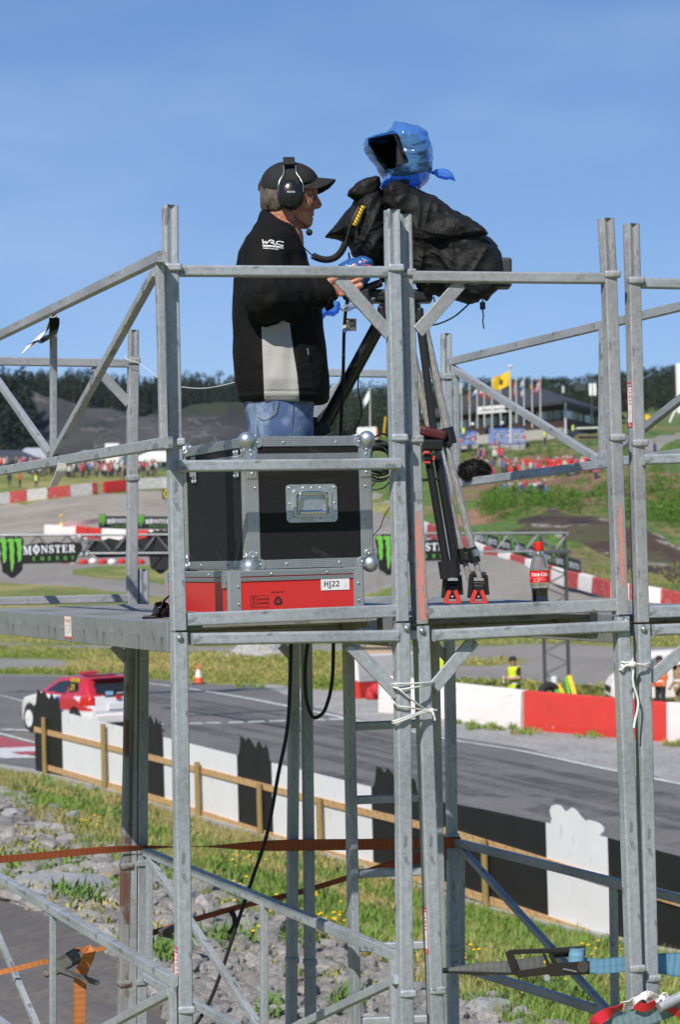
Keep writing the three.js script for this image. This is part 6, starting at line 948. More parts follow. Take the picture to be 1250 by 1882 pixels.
{ // pale side panel set into the jacket
  const f = (x, y, z) => { const [X, Y, Z] = toM(x, y, z), py = 700 - Y / mk, px = 520 + X / mk, l = lerp(483, 489, (py - 585) / 155), r = lerp(533, 552, sstep(570, 741, py)), seam = Math.abs(px - (l + r) / 2); return Math.max(torso(X, Y, Z) - .0035, (l - px) * mk, (px - r) * mk, Z + .08, (py - 742) * mk, (520 - py) * mk); };
  part('side_panel', sdfMesh(f, ...box(470, 516, 566, 750, .36), .0048), M.panelGrey, jk);
  const g = new THREE.PlaneGeometry(1, 1, 20, 10), p = g.attributes.position;
  for (let i = 0; i < p.count; i++) { const px = 505 + p.getX(i) * 42, py = 463 - p.getY(i) * 21 + (p.getX(i) * 42) * .06; let lo = -.4, hi = 0; const q = mp(px, py, 0); for (let k = 0; k < 60; k++) { const z = lo + (hi - lo) * k / 60, v = q.clone().addScaledVector(RZ, z); if (jacket(v.x, v.y, v.z) < .005) { q.addScaledVector(RZ, z); break; } } p.setXYZ(i, q.x, q.y, q.z); }
  g.computeVertexNormals();
  const t = print(420, 210, (c, w, h) => { c.fillStyle = '#000'; c.fillRect(0, 0, w, h); c.strokeStyle = c.fillStyle = '#fff'; c.lineWidth = 17; c.lineJoin = 'round'; c.beginPath(); c.moveTo(20, 20); c.lineTo(36, 96); c.lineTo(76, 50); c.lineTo(92, 96); c.lineTo(150, 26); c.quadraticCurveTo(226, 14, 226, 44); c.quadraticCurveTo(222, 64, 170, 66); c.lineTo(262, 104); c.stroke(); c.beginPath(); c.moveTo(400, 34); c.quadraticCurveTo(290, 14, 270, 60); c.quadraticCurveTo(266, 104, 396, 96); c.stroke(); c.fillRect(24, 122, 372, 18); c.lineWidth = 9; c.beginPath(); c.moveTo(30, 160); c.quadraticCurveTo(200, 134, 396, 162); c.stroke(); c.font = 'bold 30px sans-serif'; c.save(); c.scale(1.22, 1); c.fillText('CHAMPIONSHIP', 26, 196); c.restore(); }); t.colorSpace = THREE.NoColorSpace;
  part('logo', g, mat(.74, .74, .74, .7, { alphaMap: t, alphaTest: .45, side: THREE.DoubleSide }), jk);
  // cuff ribs
  const c0 = mp(596, 544, -.195), dir = mp(604, 542, -.195).sub(c0).normalize();
  part('cuff', [0, 1, 2].map((i) => { const r = new THREE.TorusGeometry(.049 - i * .002, .0085, 10, 40), q = r.attributes.position; for (let k = 0; k < q.count; k++) { const a = Math.atan2(q.getY(k), q.getX(k)), m = 1 + .06 * Math.sin(a * 9 + i * 2); q.setXY(k, q.getX(k) * m, q.getY(k) * m); } r.computeVertexNormals(); return r.applyQuaternion(new THREE.Quaternion().setFromUnitVectors(V(0, 0, 1), dir)).translate(...c0.clone().addScaledVector(dir, i * .010).toArray()); }), M.fleece, jk);
  part('zip_pull', rod(mp(565, 640, -.215), mp(567, 652, -.215), .003, 6), M.steelWire, jk);
}
{ // jeans with seam and back pocket
  const rows = tab([[724, 446, 580, 96], [750, 449, 578, 94], [790, 458, 577, 90], [830, 462, 576, 84], [850, 464, 575, 80]]);
  const f = (x, y, z) => { const [X, Y, Z] = toM(x, y, z), py = 700 - Y / mk; let d = Math.max(stack(rows, X, Y, Z), (722 - py) * mk, (py - 850) * mk); for (const s of [-1, 1]) { const l = smin(cap(X, Y, Z, L3(518, 800, s * .095), L3(520, 930, s * .1), .105, .085), cap(X, Y, Z, L3(520, 930, s * .1), L3(510, 1092, s * .11), .083, .068), .03); d = smin(d, l, .05); } d = Math.max(d, (py - 1092) * mk);
    return d + .005 * n3(X * 11, Y * 16 + X * 9, Z * 9) + .003 * Math.sin(Y * 60 + X * 50 + 5 * n3(X * 6, Y * 6, Z * 6)) * sstep(760, 800, py) * .6; };
  const jn = part('jeans', sdfMesh(f, ...box(425, 716, 610, 1100, .3), .011), M.denim, man);
  const sew = mat(.42, .34, .2, .8), sq = (px, py) => { const q = mp(px, py, 0); for (let k = 0; k < 140; k++) { const v = q.clone().addScaledVector(RZ, -.4 + k * .003); if (f(v.x, v.y, v.z) < .002) return v; } return q; };
  part('side_seam', wire([[541, 744], [541, 760], [540, 775], [539, 790], [538, 806]].map(([a, b]) => sq(a, b)), .0018, 30, 5), mat(.05, .085, .17, .9), jn);
  part('pocket_seam', wire([[477, 766], [483, 772], [500, 769], [508, 764], [511, 750], [513, 742]].map(([a, b]) => sq(a, b)), .0016, 30, 5), sew, jn); part('pocket_seam', wire([[479, 770], [485, 776], [502, 772], [511, 766], [514, 752], [516, 742]].map(([a, b]) => sq(a, b)), .0013, 30, 5), mat(.05, .085, .17, .9), jn);
  for (const s of [-1, 1]) { const a = mp(508, 1080, s * .11); a.y = DY + .01; const sh = (x, y, z) => { const X = (x - a.x), Y = y - a.y, Z = z - a.z; return Math.max(smin(ell(X, Y, Z, V(.07, .035, 0), .15, .05, .05), cap(X, Y, Z, V(0, .09, 0), V(0, .03, 0), .055, .055), .04), -Y); }; part('shoe', sdfMesh(sh, V(a.x - .14, a.y - .02, a.z - .12), V(a.x + .26, a.y + .2, a.z + .12), .014), M.softBlack, man); }
}
{ // cap and hair
  const C = (px, py, dz) => L3(px, py, dz), dome = (X, Y, Z) => { let d = ell(X, Y, Z, C(527, 343, 0), .107, .099, .090); d = smin(d, ell(X, Y, Z, C(550, 336, 0), .078, .066, .083), .03); const px = 520 + X / mk, py = 700 - Y / mk; return Math.max(d, (py - lerp(357, 338, clamp((px - 485) / 95, 0, 1))) * mk) + .0012 * n3(X * 30, Y * 30, Z * 30) + .0016 * Math.exp(-Math.pow(Z * 120, 2)); };
  const capF = (x, y, z) => { const [X, Y, Z] = toM(x, y, z); return dome(X, Y, Z); };
  const cp = part('cap', sdfMesh(capF, ...box(468, 286, 600, 362, .12), .0044), M.cap, man);
  const brimF = (x, y, z) => { const [X, Y, Z] = toM(x, y, z), f = (X - (572 - 520) * mk), yb = (700 - 330) * mk + .006 - 7.5 * Z * Z - f * .05 - f * f * .35, e = Math.hypot(f / .098, Z / .086) - 1; return Math.max(Math.abs(Y - yb) - .0032, e * .08, -f - .03); };
  part('brim', sdfMesh(brimF, ...box(550, 312, 625, 356, .12), .0034), M.cap, cp);
  part('badge', new THREE.SphereGeometry(.008, 10, 8).scale(1.4, 1, .6).translate(...mp(563, 313, -.038).toArray()), mat(.45, .3, .08, .6), cp);
  const hairF = (x, y, z) => { const [X, Y, Z] = toM(x, y, z), px = 520 + X / mk, py = 700 - Y / mk; let d = smin(ell(X, Y, Z, C(526, 356, 0), .101, .108, .083), ell(X, Y, Z, C(503, 372, 0), .045, .04, .06), .03) - .003; d += .004 * n3(X * 60, Y * 22, Z * 80); return Math.max(d, (342 - py) * mk, (py - lerp(388, 392, clamp((px - 485) / 30, 0, 1))) * mk, (px - (py < 372 ? 530 : 522)) * mk); };
  part('hair', sdfMesh(hairF, ...box(476, 335, 536, 398, .12), .0036), M.hairGrey, man);
  const sb = (x, y, z) => { const [X, Y, Z] = toM(x, y, z), px = 520 + X / mk, py = 700 - Y / mk; return Math.max(ell(X, Y, Z, C(531, 351, 0), .105, .114, .0815) + .002 * n3(X * 80, Y * 40, Z * 80), (338 - py) * mk, (py - 366) * mk, (548 - px) * mk, (px - lerp(567, 559, (py - 338) / 28)) * mk); }; part('sideburn', sdfMesh(sb, ...box(545, 334, 572, 370, .12), .0034), M.hairGrey, man);
  const r = rng(5), tuft = []; for (let i = 0; i < 26; i++) { const z = (r() - .5) * .035, a = mp(488, 331 + r() * 8, z), b = mp(480 - r() * 3, 332 + r() * 8, z * 1.2), c = mp(474 + r() * 6, 340 + r() * 12, z * 1.3); tuft.push(wire([a, b, c], .0016, 6, 4)); } part('hair_tuft', tuft, M.hairGrey, man).userData.kind = 'stuff';
}
{ // ear defenders with boom microphone and curly lead
  const h = thing('headset', 'black ear defenders with wire arms and boom microphone worn over the cap', 'headset', mp(534, 385, -.1));
  for (const s of [-1, 1]) { const cu = part('cup', new THREE.SphereGeometry(1, 36, 24).scale(.050, .060, .030).applyQuaternion(RQ).translate(...mp(534, 358, s * .112).toArray()), M.plasticBlack, h); part('cushion', new THREE.TorusGeometry(.040, .013, 12, 36).scale(1, 1.2, 1).applyQuaternion(RQ).translate(...mp(534, 358, s * .092).toArray()), M.softBlack, cu);
    for (const q of [[[521, 304], [521.5, 318], [515, 330], [511.5, 342], [511.5, 352]], [[543.5, 304], [545, 318], [552, 329], [556.5, 338], [557.5, 352]]]) part('wire_arm', wire(q.map(([x, y], i) => mp(x, y, s * [.084, .102, .112, .118, .116][i])), .0019, 24, 6), M.steelWire, h); }
  part('headband', ribbon([mp(532, 303, -.088), mp(531, 294, -.062), mp(531, 290.5, 0), mp(531, 294, .062), mp(532, 303, .088)], .046, RX, .009, 24), M.softBlack, h);
  const t = print(160, 40, (c) => { c.fillStyle = '#000'; c.fillRect(0, 0, 160, 40); c.fillStyle = '#fff'; c.font = 'bold 30px sans-serif'; c.fillText('PELTOR', 18, 30); }); t.colorSpace = THREE.NoColorSpace;
  const g = new THREE.PlaneGeometry(.046, .0115, 8, 2), p = g.attributes.position; for (let i = 0; i < p.count; i++) { const x = p.getX(i), y = p.getY(i) + .008; p.setZ(i, -.0306 * Math.sqrt(Math.max(0, 1 - (x / .05) ** 2 - (y / .06) ** 2)) * -1); } g.computeVertexNormals(); g.applyQuaternion(RQ).translate(...mp(536, 354.5, -.1125).toArray()); part('print', g, mat(.6, .6, .62, .5, { alphaMap: t, alphaTest: .4 }), h);
  part('boom', wire([mp(532, 384, -.12), mp(545, 402, -.10), mp(560, 414, -.07), mp(566.5, 421, -.045)], .0022, 20, 6), M.softBlack, h); part('microphone', new THREE.IcosahedronGeometry(.0135, 2).translate(...mp(568.5, 427, -.04).toArray()), M.softBlack, h);
  const path = new THREE.CatmullRomCurve3([mp(575, 470, -.05), mp(586, 475, -.04), mp(600, 477.5, -.03), mp(615, 474, -.02), mp(627, 463, -.01), mp(635, 447, 0)]), n = 26, pts = [], fr = path.computeFrenetFrames(n * 12);
  for (let i = 0; i <= n * 12; i++) { const c = path.getPointAt(i / (n * 12)), a = i / 12 * 6.283; pts.push(c.addScaledVector(fr.normals[i], .0115 * Math.cos(a)).addScaledVector(fr.binormals[i], .0115 * Math.sin(a))); }
  part('curly_lead', [new THREE.TubeGeometry(new THREE.CatmullRomCurve3(pts), n * 12, .0030, 6)], M.softBlack, h);
  part('lead', wire([mp(538, 386, -.12), mp(540, 410, -.13), mp(545, 432, -.12), mp(556, 452, -.09), mp(575, 470, -.05)], .0026, 30, 6), M.softBlack, h); part('lead', wire([mp(635, 447, 0), mp(641, 425, -.06), mp(650, 400, -.14), mp(660, 380, -.16)], .0022, 24, 6), mat(.25, .25, .26, .5), h);
}
// ================================================================ THE TELEVISION CAMERA, ITS COVER, BAGS AND TRIPOD
// a soft body with real thickness: outline in the picture plane at a distance, bulging by its own width, creased by folds
function soft(outline, D, tmax, R, fold, step = 3, back = 1, hole) {
  const k = D / F, c = P(700, 450, D), poly = outline.map(([x, y]) => [(x - 700) * k, (450 - y) * k]), f0 = polyDist(poly), f = (x, y) => f0(x, y) + .0025 * n3(x * 55, y * 55, 3) + .001 * n3(x * 150, y * 150, 7), hd = hole && polyDist(hole.map(([x, y]) => [(x - 700) * k, (450 - y) * k]));
  let x0 = 1e9, x1 = -1e9, y0 = 1e9, y1 = -1e9; for (const [x, y] of poly) { x0 = Math.min(x0, x); x1 = Math.max(x1, x); y0 = Math.min(y0, y); y1 = Math.max(y1, y); }
  const s = step * k, tris = [], P2 = []; for (let i = 0; i <= (x1 - x0) / s + 1; i++) { P2.push([]); for (let j = 0; j <= (y1 - y0) / s + 1; j++) P2[i].push([x0 + i * s, y0 + j * s]); }
  for (let i = 0; i < P2.length - 1; i++) for (let j = 0; j < P2[0].length - 1; j++) { const a = P2[i][j], b = P2[i + 1][j], e = P2[i + 1][j + 1], d = P2[i][j + 1]; (i + j) % 2 ? tris.push([a, b, e], [a, e, d]) : tris.push([a, b, d], [b, e, d]); }
  const [ins] = splitTris(tris, (v) => f(v[0], v[1])), fr = hd ? splitTris(ins, (v) => hd(v[0], v[1]))[1] : ins, pos = [];
  const lift = (v, sg) => { const d = Math.max(0, -f(v[0], v[1])), q = clamp(d / R, 0, 1), t = tmax * Math.sqrt(1 - (1 - q) ** 2), z = t * (sg < 0 ? 1 : back) + fold(v[0] / k + 700, 450 - v[1] / k, sg) * Math.min(1, d / (R * .35)); return c.clone().addScaledVector(RX, v[0]).addScaledVector(RY, v[1]).addScaledVector(RZ, sg * Math.max(.0006, z)); };
  for (const [list, sg] of [[fr, -1], [ins, 1]]) for (const t of list) for (const v of sg < 0 ? t : [t[0], t[2], t[1]]) { const q = lift(v, sg); pos.push(q.x, q.y, q.z); }
  const g = new THREE.BufferGeometry(); g.setAttribute('position', new THREE.Float32BufferAttribute(pos, 3)); const m = mergeVertices(boxUV(g), 1e-5); m.deleteAttribute('uv'); const w = mergeVertices(m, 1e-5); w.computeVertexNormals(); const uv = new Float32Array(w.attributes.position.count * 2); for (let i = 0; i < uv.length / 2; i++) { const p = w.attributes.position; uv[i * 2] = p.getX(i) + p.getZ(i) * .6; uv[i * 2 + 1] = p.getY(i) + p.getZ(i) * .5; } w.setAttribute('uv', new THREE.BufferAttribute(uv, 2)); return w;
}
const ridge = (x, y, ang, s, sq, seed) => { const c = Math.cos(ang), q = Math.sin(ang), u = (x * c + y * q) / (s * sq), v = (-x * q + y * c) / s, w = n3(u * .7 + seed, v * .7, seed); return 1 - Math.pow(Math.abs(n3(u + w * .3, v + w * .5, seed * 3.1)) + .02, .8) * 1.9; };
const crumple = (amp, ang, seed) => (x, y) => amp * (.75 * ridge(x, y, ang, 34, 5, seed) + .5 * ridge(x, y, ang + .8, 24, 4.5, seed + 5) + .12 * ridge(x, y, ang - .5, 12, 3.5, seed + 9));
Object.assign(M, {
  nylon: new THREE.MeshPhysicalMaterial({ specularIntensity: .6, map: ctex(256, (x, y) => { const v = .0075 * (.8 + .3 * tn(x * 120, y * 120, 120, 3) + .3 * fbm(x * 6, y * 6, 6, 5, 4)); return [v, v, v * 1.04]; }, 4), roughness: .66, sheen: .15, sheenRoughness: .5, sheenColor: lin(.1, .1, .11), bumpMap: creaseTex, bumpScale: .018, side: THREE.DoubleSide }),
  blueFilm: new THREE.MeshPhysicalMaterial({ color: lin(.16, .42, .90), roughness: .14, transmission: .66, thickness: 0, ior: 1.45, bumpMap: creaseTex, bumpScale: .016, side: THREE.DoubleSide }), clearFilm: new THREE.MeshPhysicalMaterial({ color: lin(.75, .8, .86), roughness: .3, transmission: .75, thickness: 0, bumpMap: creaseTex, bumpScale: .012, side: THREE.DoubleSide }),
  carbon: new THREE.MeshStandardMaterial({ map: ctex(256, (x, y) => { const a = tn(x * 60, y * 9, 540, 3), b = tn(x * 90, y * 22, 1980, 9), v = sstep(.3, .8, a * .6 + b * .4); return mixc([.30, .285, .265], [.52, .50, .46], v); }, 9), roughness: .32, metalness: .35 }), redPlastic: mat(.60, .045, .035, .45), darkRed: mat(.075, .012, .016, .4), tripodBlack: mat(.012, .012, .013, .42),
});
const CD = 9.35;
{ const cov = thing('camera_cover', 'crumpled black rain cover draped over the television camera', 'rain cover', P(800, 560, CD));
  part('main_drape', soft([[698, 352], [712, 340], [724, 331], [735, 332], [750, 340], [764, 346], [785, 355], [800, 361], [816, 371], [830, 384], [850, 394], [870, 405], [886, 416], [898, 429], [893, 433], [905, 440], [914, 450], [921, 466], [926, 478], [926, 512], [918, 530], [906, 541], [896, 553], [886, 547], [880, 556], [866, 559], [850, 556], [830, 551], [812, 546], [797, 543], [790, 551], [783, 559], [777, 548], [771, 536], [764, 522], [740, 516], [700, 520], [688, 480], [690, 420]], CD, .14, .09, crumple(.034, .9, 3), 2.2), M.nylon, cov);
  part('lower_fold', soft([[770, 420], [800, 402], [835, 392], [868, 404], [890, 420], [897, 432], [880, 434], [840, 440], [800, 446], [778, 444]], CD - .155, .035, .05, crumple(.018, .25, 8), 2.4), M.nylon, cov);
  part('front_fold', soft([[830, 470], [862, 452], [890, 446], [906, 452], [920, 480], [924, 515], [905, 540], [880, 552], [845, 548], [820, 536], [815, 505]], CD - .14, .045, .06, crumple(.022, 1.2, 12), 2.4), M.nylon, cov);
  part('side_drape', soft([[597, 437], [603, 428], [618, 410], [632, 392], [645, 378], [652, 366], [668, 352], [700, 346], [712, 380], [714, 440], [710, 490], [698, 508], [690, 492], [672, 487], [648, 472], [641, 455], [628, 444], [612, 439]], CD - .03, .12, .09, crumple(.032, 1.35, 17), 2.6), M.nylon, cov);
  part('hood_flap', soft([[638, 360], [641, 350], [655, 336], [672, 327], [690, 322], [699, 324], [701, 338], [694, 352], [684, 362], [668, 371], [652, 369]], CD - .09, .03, .03, crumple(.012, .5, 23), 2.4), M.nylon, cov);
  part('neck_fold', soft([[704, 352], [712, 338], [724, 331], [738, 334], [752, 342], [757, 365], [740, 392], [716, 388], [705, 372]], CD - .125, .03, .04, crumple(.012, 1.7, 29), 2.4), M.nylon, cov);
  part('lens_hood', [block(P(920, 503, CD), .085, .118, .13, .012, RX, RY, RZ.clone().negate())], mat(.035, .036, .04, .5), cov);
  part('cord', wire([P(886, 546, CD - .1), P(888, 556, CD - .1), P(887, 566, CD - .1), P(889, 580, CD - .1), P(888, 590, CD - .1), P(890, 604, CD - .1)], .003, 24, 6), M.softBlack, cov); part('cord_lock', block(P(887.5, 562, CD - .1), .022, .03, .018, .004), M.plasticBlack, cov); part('antenna', rod(P(770, 348, CD - .12), P(773.5, 336, CD - .12), .003, 6), M.softBlack, cov);
  part('cable', wire([P(866, 555, CD), P(850, 570, CD - .02), P(835, 582, CD - .03), P(815, 592, CD - .03), P(798, 597, CD), P(786, 596, CD)], .0038, 30, 6), M.softBlack, cov);
  part('cable', wire([P(797, 545, CD), P(800, 556, CD), P(806, 566, CD), P(800, 585, CD), P(790, 600, CD)], .003, 20, 6), M.softBlack, cov);
  const y = thing('yellow_chain', 'twisted yellow plastic clip hanging on the black cover', 'clip', P(660, 410, CD - .17)), a0 = P(668, 379, CD - .165), b0 = P(652, 414, CD - .165); for (const ph of [0, 3.14]) { const l = []; for (let i = 0; i <= 40; i++) { const t = i / 40, a = t * 3.2 * 6.283 + ph; l.push(a0.clone().lerp(b0, t).addScaledVector(RX, .0055 * Math.cos(a)).addScaledVector(RZ, .0055 * Math.sin(a))); } part('strand', wire(l, .0042, 60, 6), M.yellow, y); }
  const cb = thing('television_camera', 'black camera body mostly hidden under the cover', 'camera', P(720, 540, CD)); part('body', [block(P(780, 460, CD), .45, .2, .15, .02, RX, RY, RZ.clone().negate())], M.softBlack, cb); part('mount_plate', [block(P(735, 545, CD), .26, .05, .12, .012, RX, RY, RZ.clone().negate())], M.tripodBlack, cb);
  part('pan_handle', rod(P(700, 520, CD - .06), P(632, 545, CD - .12), .016, 12), M.tripodBlack, cb); part('grip', [rod(P(672, 506, CD - .10), P(640, 530, CD - .10), .022, 14), block(P(668, 545, CD - .1), .05, .06, .05, .01)], M.softBlack, cb);
  part('cable', wire([P(690, 525, CD), P(680, 545, CD - .05), P(686, 565, CD - .05), P(694, 585, CD - .05), P(700, 572, CD - .02)], .0035, 24, 6), M.softBlack, cb); part('cable', wire([P(643, 520, CD - .1), P(641, 505, CD - .1), P(643, 480, CD - .08), P(641, 465, CD - .05)], .004, 20, 6), M.softBlack, cb); part('connector', rod(P(641.5, 478, CD - .08), P(642, 488, CD - .08), .006, 8), M.steelWire, cb);
}
{ // monitor hood in its blue bag
  const A = P(723, 247, CD - .12), B = P(749, 311, CD - .12), C = P(673, 257, CD + .08), E = P(703, 321, CD + .08), dv = P(787, 249, CD - .02).sub(A).multiplyScalar(.7), h = thing('monitor_hood', 'open black viewfinder hood inside the blue plastic bag', 'viewfinder', E.clone());
  const quad = (a, b, c, d) => { const n = b.clone().sub(a).cross(d.clone().sub(a)).normalize().multiplyScalar(.004), p = [a, b, c, d], q = p.map((v) => v.clone().add(n)), pos = [], f = (...v) => v.forEach((w) => pos.push(w.x, w.y, w.z)); f(p[0], p[2], p[1], p[0], p[3], p[2]); f(q[0], q[1], q[2], q[0], q[2], q[3]); for (let i = 0; i < 4; i++) { const j = (i + 1) % 4; f(p[i], p[j], q[j], p[i], q[j], q[i]); } const g = new THREE.BufferGeometry(); g.setAttribute('position', new THREE.Float32BufferAttribute(pos, 3)); g.computeVertexNormals(); return boxUV(g); };
  const f = (v) => v.clone().add(dv), bk = mat(.006, .006, .007, .8); for (const [a, b] of [[A, B], [B, E], [E, C], [C, A]]) part('hood_side', quad(a, b, f(b), f(a)), bk, h); part('screen', quad(A.clone().addScaledVector(dv, .75), B.clone().addScaledVector(dv, .75), E.clone().addScaledVector(dv, .75), C.clone().addScaledVector(dv, .75)), M.plasticBlack, h);
  part('body', [block(P(756, 288, CD - .01), .12, .11, .16, .015, RX, RY, RZ.clone().negate())], M.softBlack, h); part('tape', block(P(746, 279, CD - .135), .032, .010, .01, .002, RX, RY, RZ.clone().negate()), M.softBlack, h); part('tape', block(P(678, 280, CD - .02), .022, .009, .01, .002, RX, RY, RZ.clone().negate()), M.softBlack, h);
  part('arm', rod(P(745, 330, CD), P(742, 375, CD), .02, 10), M.tripodBlack, h);
  const bag = thing('plastic_bag', 'translucent blue plastic bag tied around the viewfinder hood', 'plastic bag', P(740, 345, CD));
  part('film', soft([[667, 266], [671, 256], [684, 250], [700, 247], [712, 243], [719, 236], [724, 224], [734, 226], [748, 228], [764, 231], [777, 236], [787, 245], [792, 262], [796, 278], [796, 296], [795, 314], [790, 328], [782, 338], [772, 347], [755, 346], [735, 340], [716, 346], [699, 346], [700, 336], [704, 330], [696, 320], [690, 306], [681, 294], [673, 284], [669, 276]], CD, .155, .07, crumple(.017, .6, 31), 2.2, 1, [[676, 262], [722, 248], [732, 262], [742, 290], [750, 309], [722, 320], [706, 319], [694, 302], [684, 284], [676, 272]]), M.blueFilm, bag);
  part('tied_end', soft([[796, 317], [802, 311], [812, 309], [824, 311], [833, 319], [838, 334], [829, 330], [818, 331], [806, 327], [799, 320]], CD - .02, .02, .02, crumple(.006, .2, 37), 1.6), M.blueFilm, bag);
  part('knot', new THREE.SphereGeometry(.0075, 10, 8).translate(...P(796.5, 317.5, CD - .02).toArray()), mat(.04, .15, .5, .4), bag);
  const b2 = thing('plastic_bag', 'blue plastic bag wrapped round the camera grip above the hand', 'plastic bag', P(655, 530, CD - .1)); part('film', soft([[622, 486], [634, 479], [648, 474], [662, 470], [676, 470], [687, 476], [690, 488], [686, 504], [676, 520], [662, 531], [648, 533], [640, 520], [636, 505], [626, 494]], CD - .1, .05, .04, crumple(.010, .4, 41), 2), new THREE.MeshPhysicalMaterial({ color: lin(.06, .2, .58), roughness: .2, transmission: .45, thickness: 0, bumpMap: creaseTex, bumpScale: .012, side: THREE.DoubleSide }), b2);
  const t = print(128, 96, (c) => { c.fillStyle = '#000'; c.fillRect(0, 0, 128, 96); c.fillStyle = '#fff'; c.fillRect(34, 20, 26, 22); c.fillRect(30, 60, 60, 6); c.fillRect(78, 64, 40, 10); }); t.colorSpace = THREE.NoColorSpace; const g = new THREE.PlaneGeometry(.055, .04).applyQuaternion(RQ).translate(...P(672, 484, CD - .162).toArray()); part('print', g, mat(.55, .1, .16, .5, { alphaMap: t, alphaTest: .4 }), b2);
  const b3 = thing('plastic_bag', 'scrap of blue plastic bag hanging below the cuff', 'plastic bag', P(600, 600, CD - .1)); part('film', soft([[586, 585], [592, 570], [600, 558], [612, 552], [624, 553], [626, 562], [622, 576], [612, 582], [600, 580], [594, 588], [591, 600], [587, 594]], CD - .12, .03, .03, crumple(.010, .9, 43), 1.8), M.blueFilm, b3);
  const b4 = thing('plastic_bag', 'clear plastic wrap on the cable below the camera grip', 'plastic bag', P(655, 575, CD - .1)); part('film', soft([[624, 568], [632, 560], [644, 550], [656, 542], [668, 539], [680, 545], [692, 547], [688, 554], [678, 561], [664, 566], [652, 568], [640, 572], [630, 573]], CD - .08, .03, .03, crumple(.010, .3, 47), 1.8), M.clearFilm, b4);
}
{ // tripod
  const t = thing('tripod', 'two stage camera tripod with carbon legs and red feet on the deck', 'tripod', V(P(800, 1100, CD).x, DY, P(800, 1100, CD).z)), Q = (x, y, d = 0) => P(x, y, CD + d), tb = M.tripodBlack;
  part('bowl', [rod(Q(735, 590), Q(735, 560), .075, 24, .085), block(Q(767, 580), .05, .06, .09, .012, RX, RY, RZ.clone().negate()), block(Q(703, 575), .04, .055, .09, .012, RX, RY, RZ.clone().negate())], tb, t);
  const l1 = part('leg', [rod(Q(708, 570, .02), Q(588, 790, .1), .0225, 16, .021), rod(Q(716, 572, .06), Q(597, 792, .14), .018, 12)], tb, t); part('clamp', [block(Q(590, 790, .1), .075, .06, .09, .01, RX.clone().add(RY.clone().multiplyScalar(.5)).normalize(), RY.clone().sub(RX.clone().multiplyScalar(.5)).normalize(), RZ.clone().negate()), block(Q(573, 778, .09), .05, .05, .03, .008, RX, RY, RZ.clone().negate())], tb, l1); part('lower_tube', [rod(Q(585, 800, .1), Q(470, 1085, .3), .015, 12), rod(Q(595, 800, .13), Q(478, 1085, .33), .015, 12)], M.carbon, l1);
  // rear right leg: carbon tubes in pairs
  const l2 = part('leg', [rod(Q(748, 600, .02), Q(793, 800, .02), .0155, 14)], M.carbon, t); part('tube', rod(Q(781, 600, -.01), Q(822, 786, -.01), .0165, 14), M.carbon, l2);
  part('tube', rod(Q(795, 790, .0), Q(849, 1015, .0), .0150, 14), M.carbon, l2); part('tube', rod(Q(814, 792, -.02), Q(870, 1012, -.02), .0150, 14), M.carbon, l2); part('tube', rod(Q(849, 1012, .0), Q(867, 1075, .0), .0115, 12), M.carbon, l2); part('tube', rod(Q(869, 1010, -.02), Q(882, 1062, -.02), .0115, 12), M.carbon, l2);
  const bx2 = RX.clone().addScaledVector(RY, -.22).normalize(), by2 = RY.clone().addScaledVector(RX, .22).normalize();
  part('clamp_lever', [block(Q(797, 797, -.04), .105, .042, .06, .014, bx2, by2, RZ.clone().negate())], M.darkRed, l2); part('clamp', [block(Q(804, 812, -.01), .12, .026, .07, .01, bx2, by2, RZ.clone().negate()), rod(Q(822, 786, -.02), Q(829, 816, -.02), .026, 14), rod(Q(786, 795, .01), Q(793, 815, .01), .022, 14)], tb, l2);
  part('clamp', [rod(Q(848, 1008, 0), Q(855, 1036, 0), .021, 14), rod(Q(867, 1006, -.02), Q(875, 1034, -.02), .021, 14), block(Q(862, 1024, -.01), .045, .04, .03, .008, bx2, by2, RZ.clone().negate())], tb, l2); part('collar', rod(Q(872, 1010, -.03), Q(876, 1022, -.03), .017, 12), M.steelWire, l2);
  const foot = (x, y, s, turn) => { const c = (dx, dy, d = 0) => Q(x + dx, y + dy, d), f = part('foot', [bar(c(-11, -52), c(-14, -8), .020, .05, RX, .006), bar(c(15, -50), c(18, -14), .016, .05, RX, .006), bar(c(-11, -52), c(15, -50), .024, .05, RY, .008), bar(c(-8, -28), c(16, -28), .05, .045, RY, .01), block(c(3, -20, -.01), .045, .06, .04, .01, RX, RY, RZ.clone().negate())], tb, s); for (const q of [-1, 1]) part('red_pad', bar(c(2 + q * 5, -22, -.02), c(2 + q * 13, -1, -.02), .018, .04, RX, .004), M.redPlastic, f); part('red_sole', block(c(2, 0, -.01), .07, .008, .06, .003, RX, RY, RZ.clone().negate()), M.redPlastic, f); part('bolt_head', new THREE.SphereGeometry(.006, 8, 6).translate(...c(2, -10, -.045).toArray()), M.bolt, f); };
  foot(878, 1107, l2); 
  // near leg: black
  const l3 = part('leg', [bar(Q(773, 600, -.04), Q(797, 790, -.04), .030, .03, RX, .008)], tb, t); part('tube', rod(Q(787, 838, -.06), Q(823, 1052, -.06), .0165, 14), tb, l3); part('tube', rod(Q(804, 838, -.04), Q(840, 1052, -.04), .0165, 14), tb, l3); part('spreader', bar(Q(776, 882, -.05), Q(806, 880, -.05), .012, .02, RY, .003), tb, l3);
  part('clamp', [bar(Q(776, 818, -.06), Q(812, 818, -.05), .045, .05, RY, .01), bar(Q(778, 842, -.06), Q(808, 840, -.05), .03, .05, RY, .008)], tb, l3); part('red_clip', [bar(Q(778, 833, -.09), Q(789, 831, -.09), .011, .012, RY, .003), bar(Q(779, 850, -.09), Q(791, 850, -.09), .009, .012, RY, .003), bar(Q(797, 846, -.09), Q(799, 838, -.09), .01, .012, RX, .003)], M.redPlastic, l3);
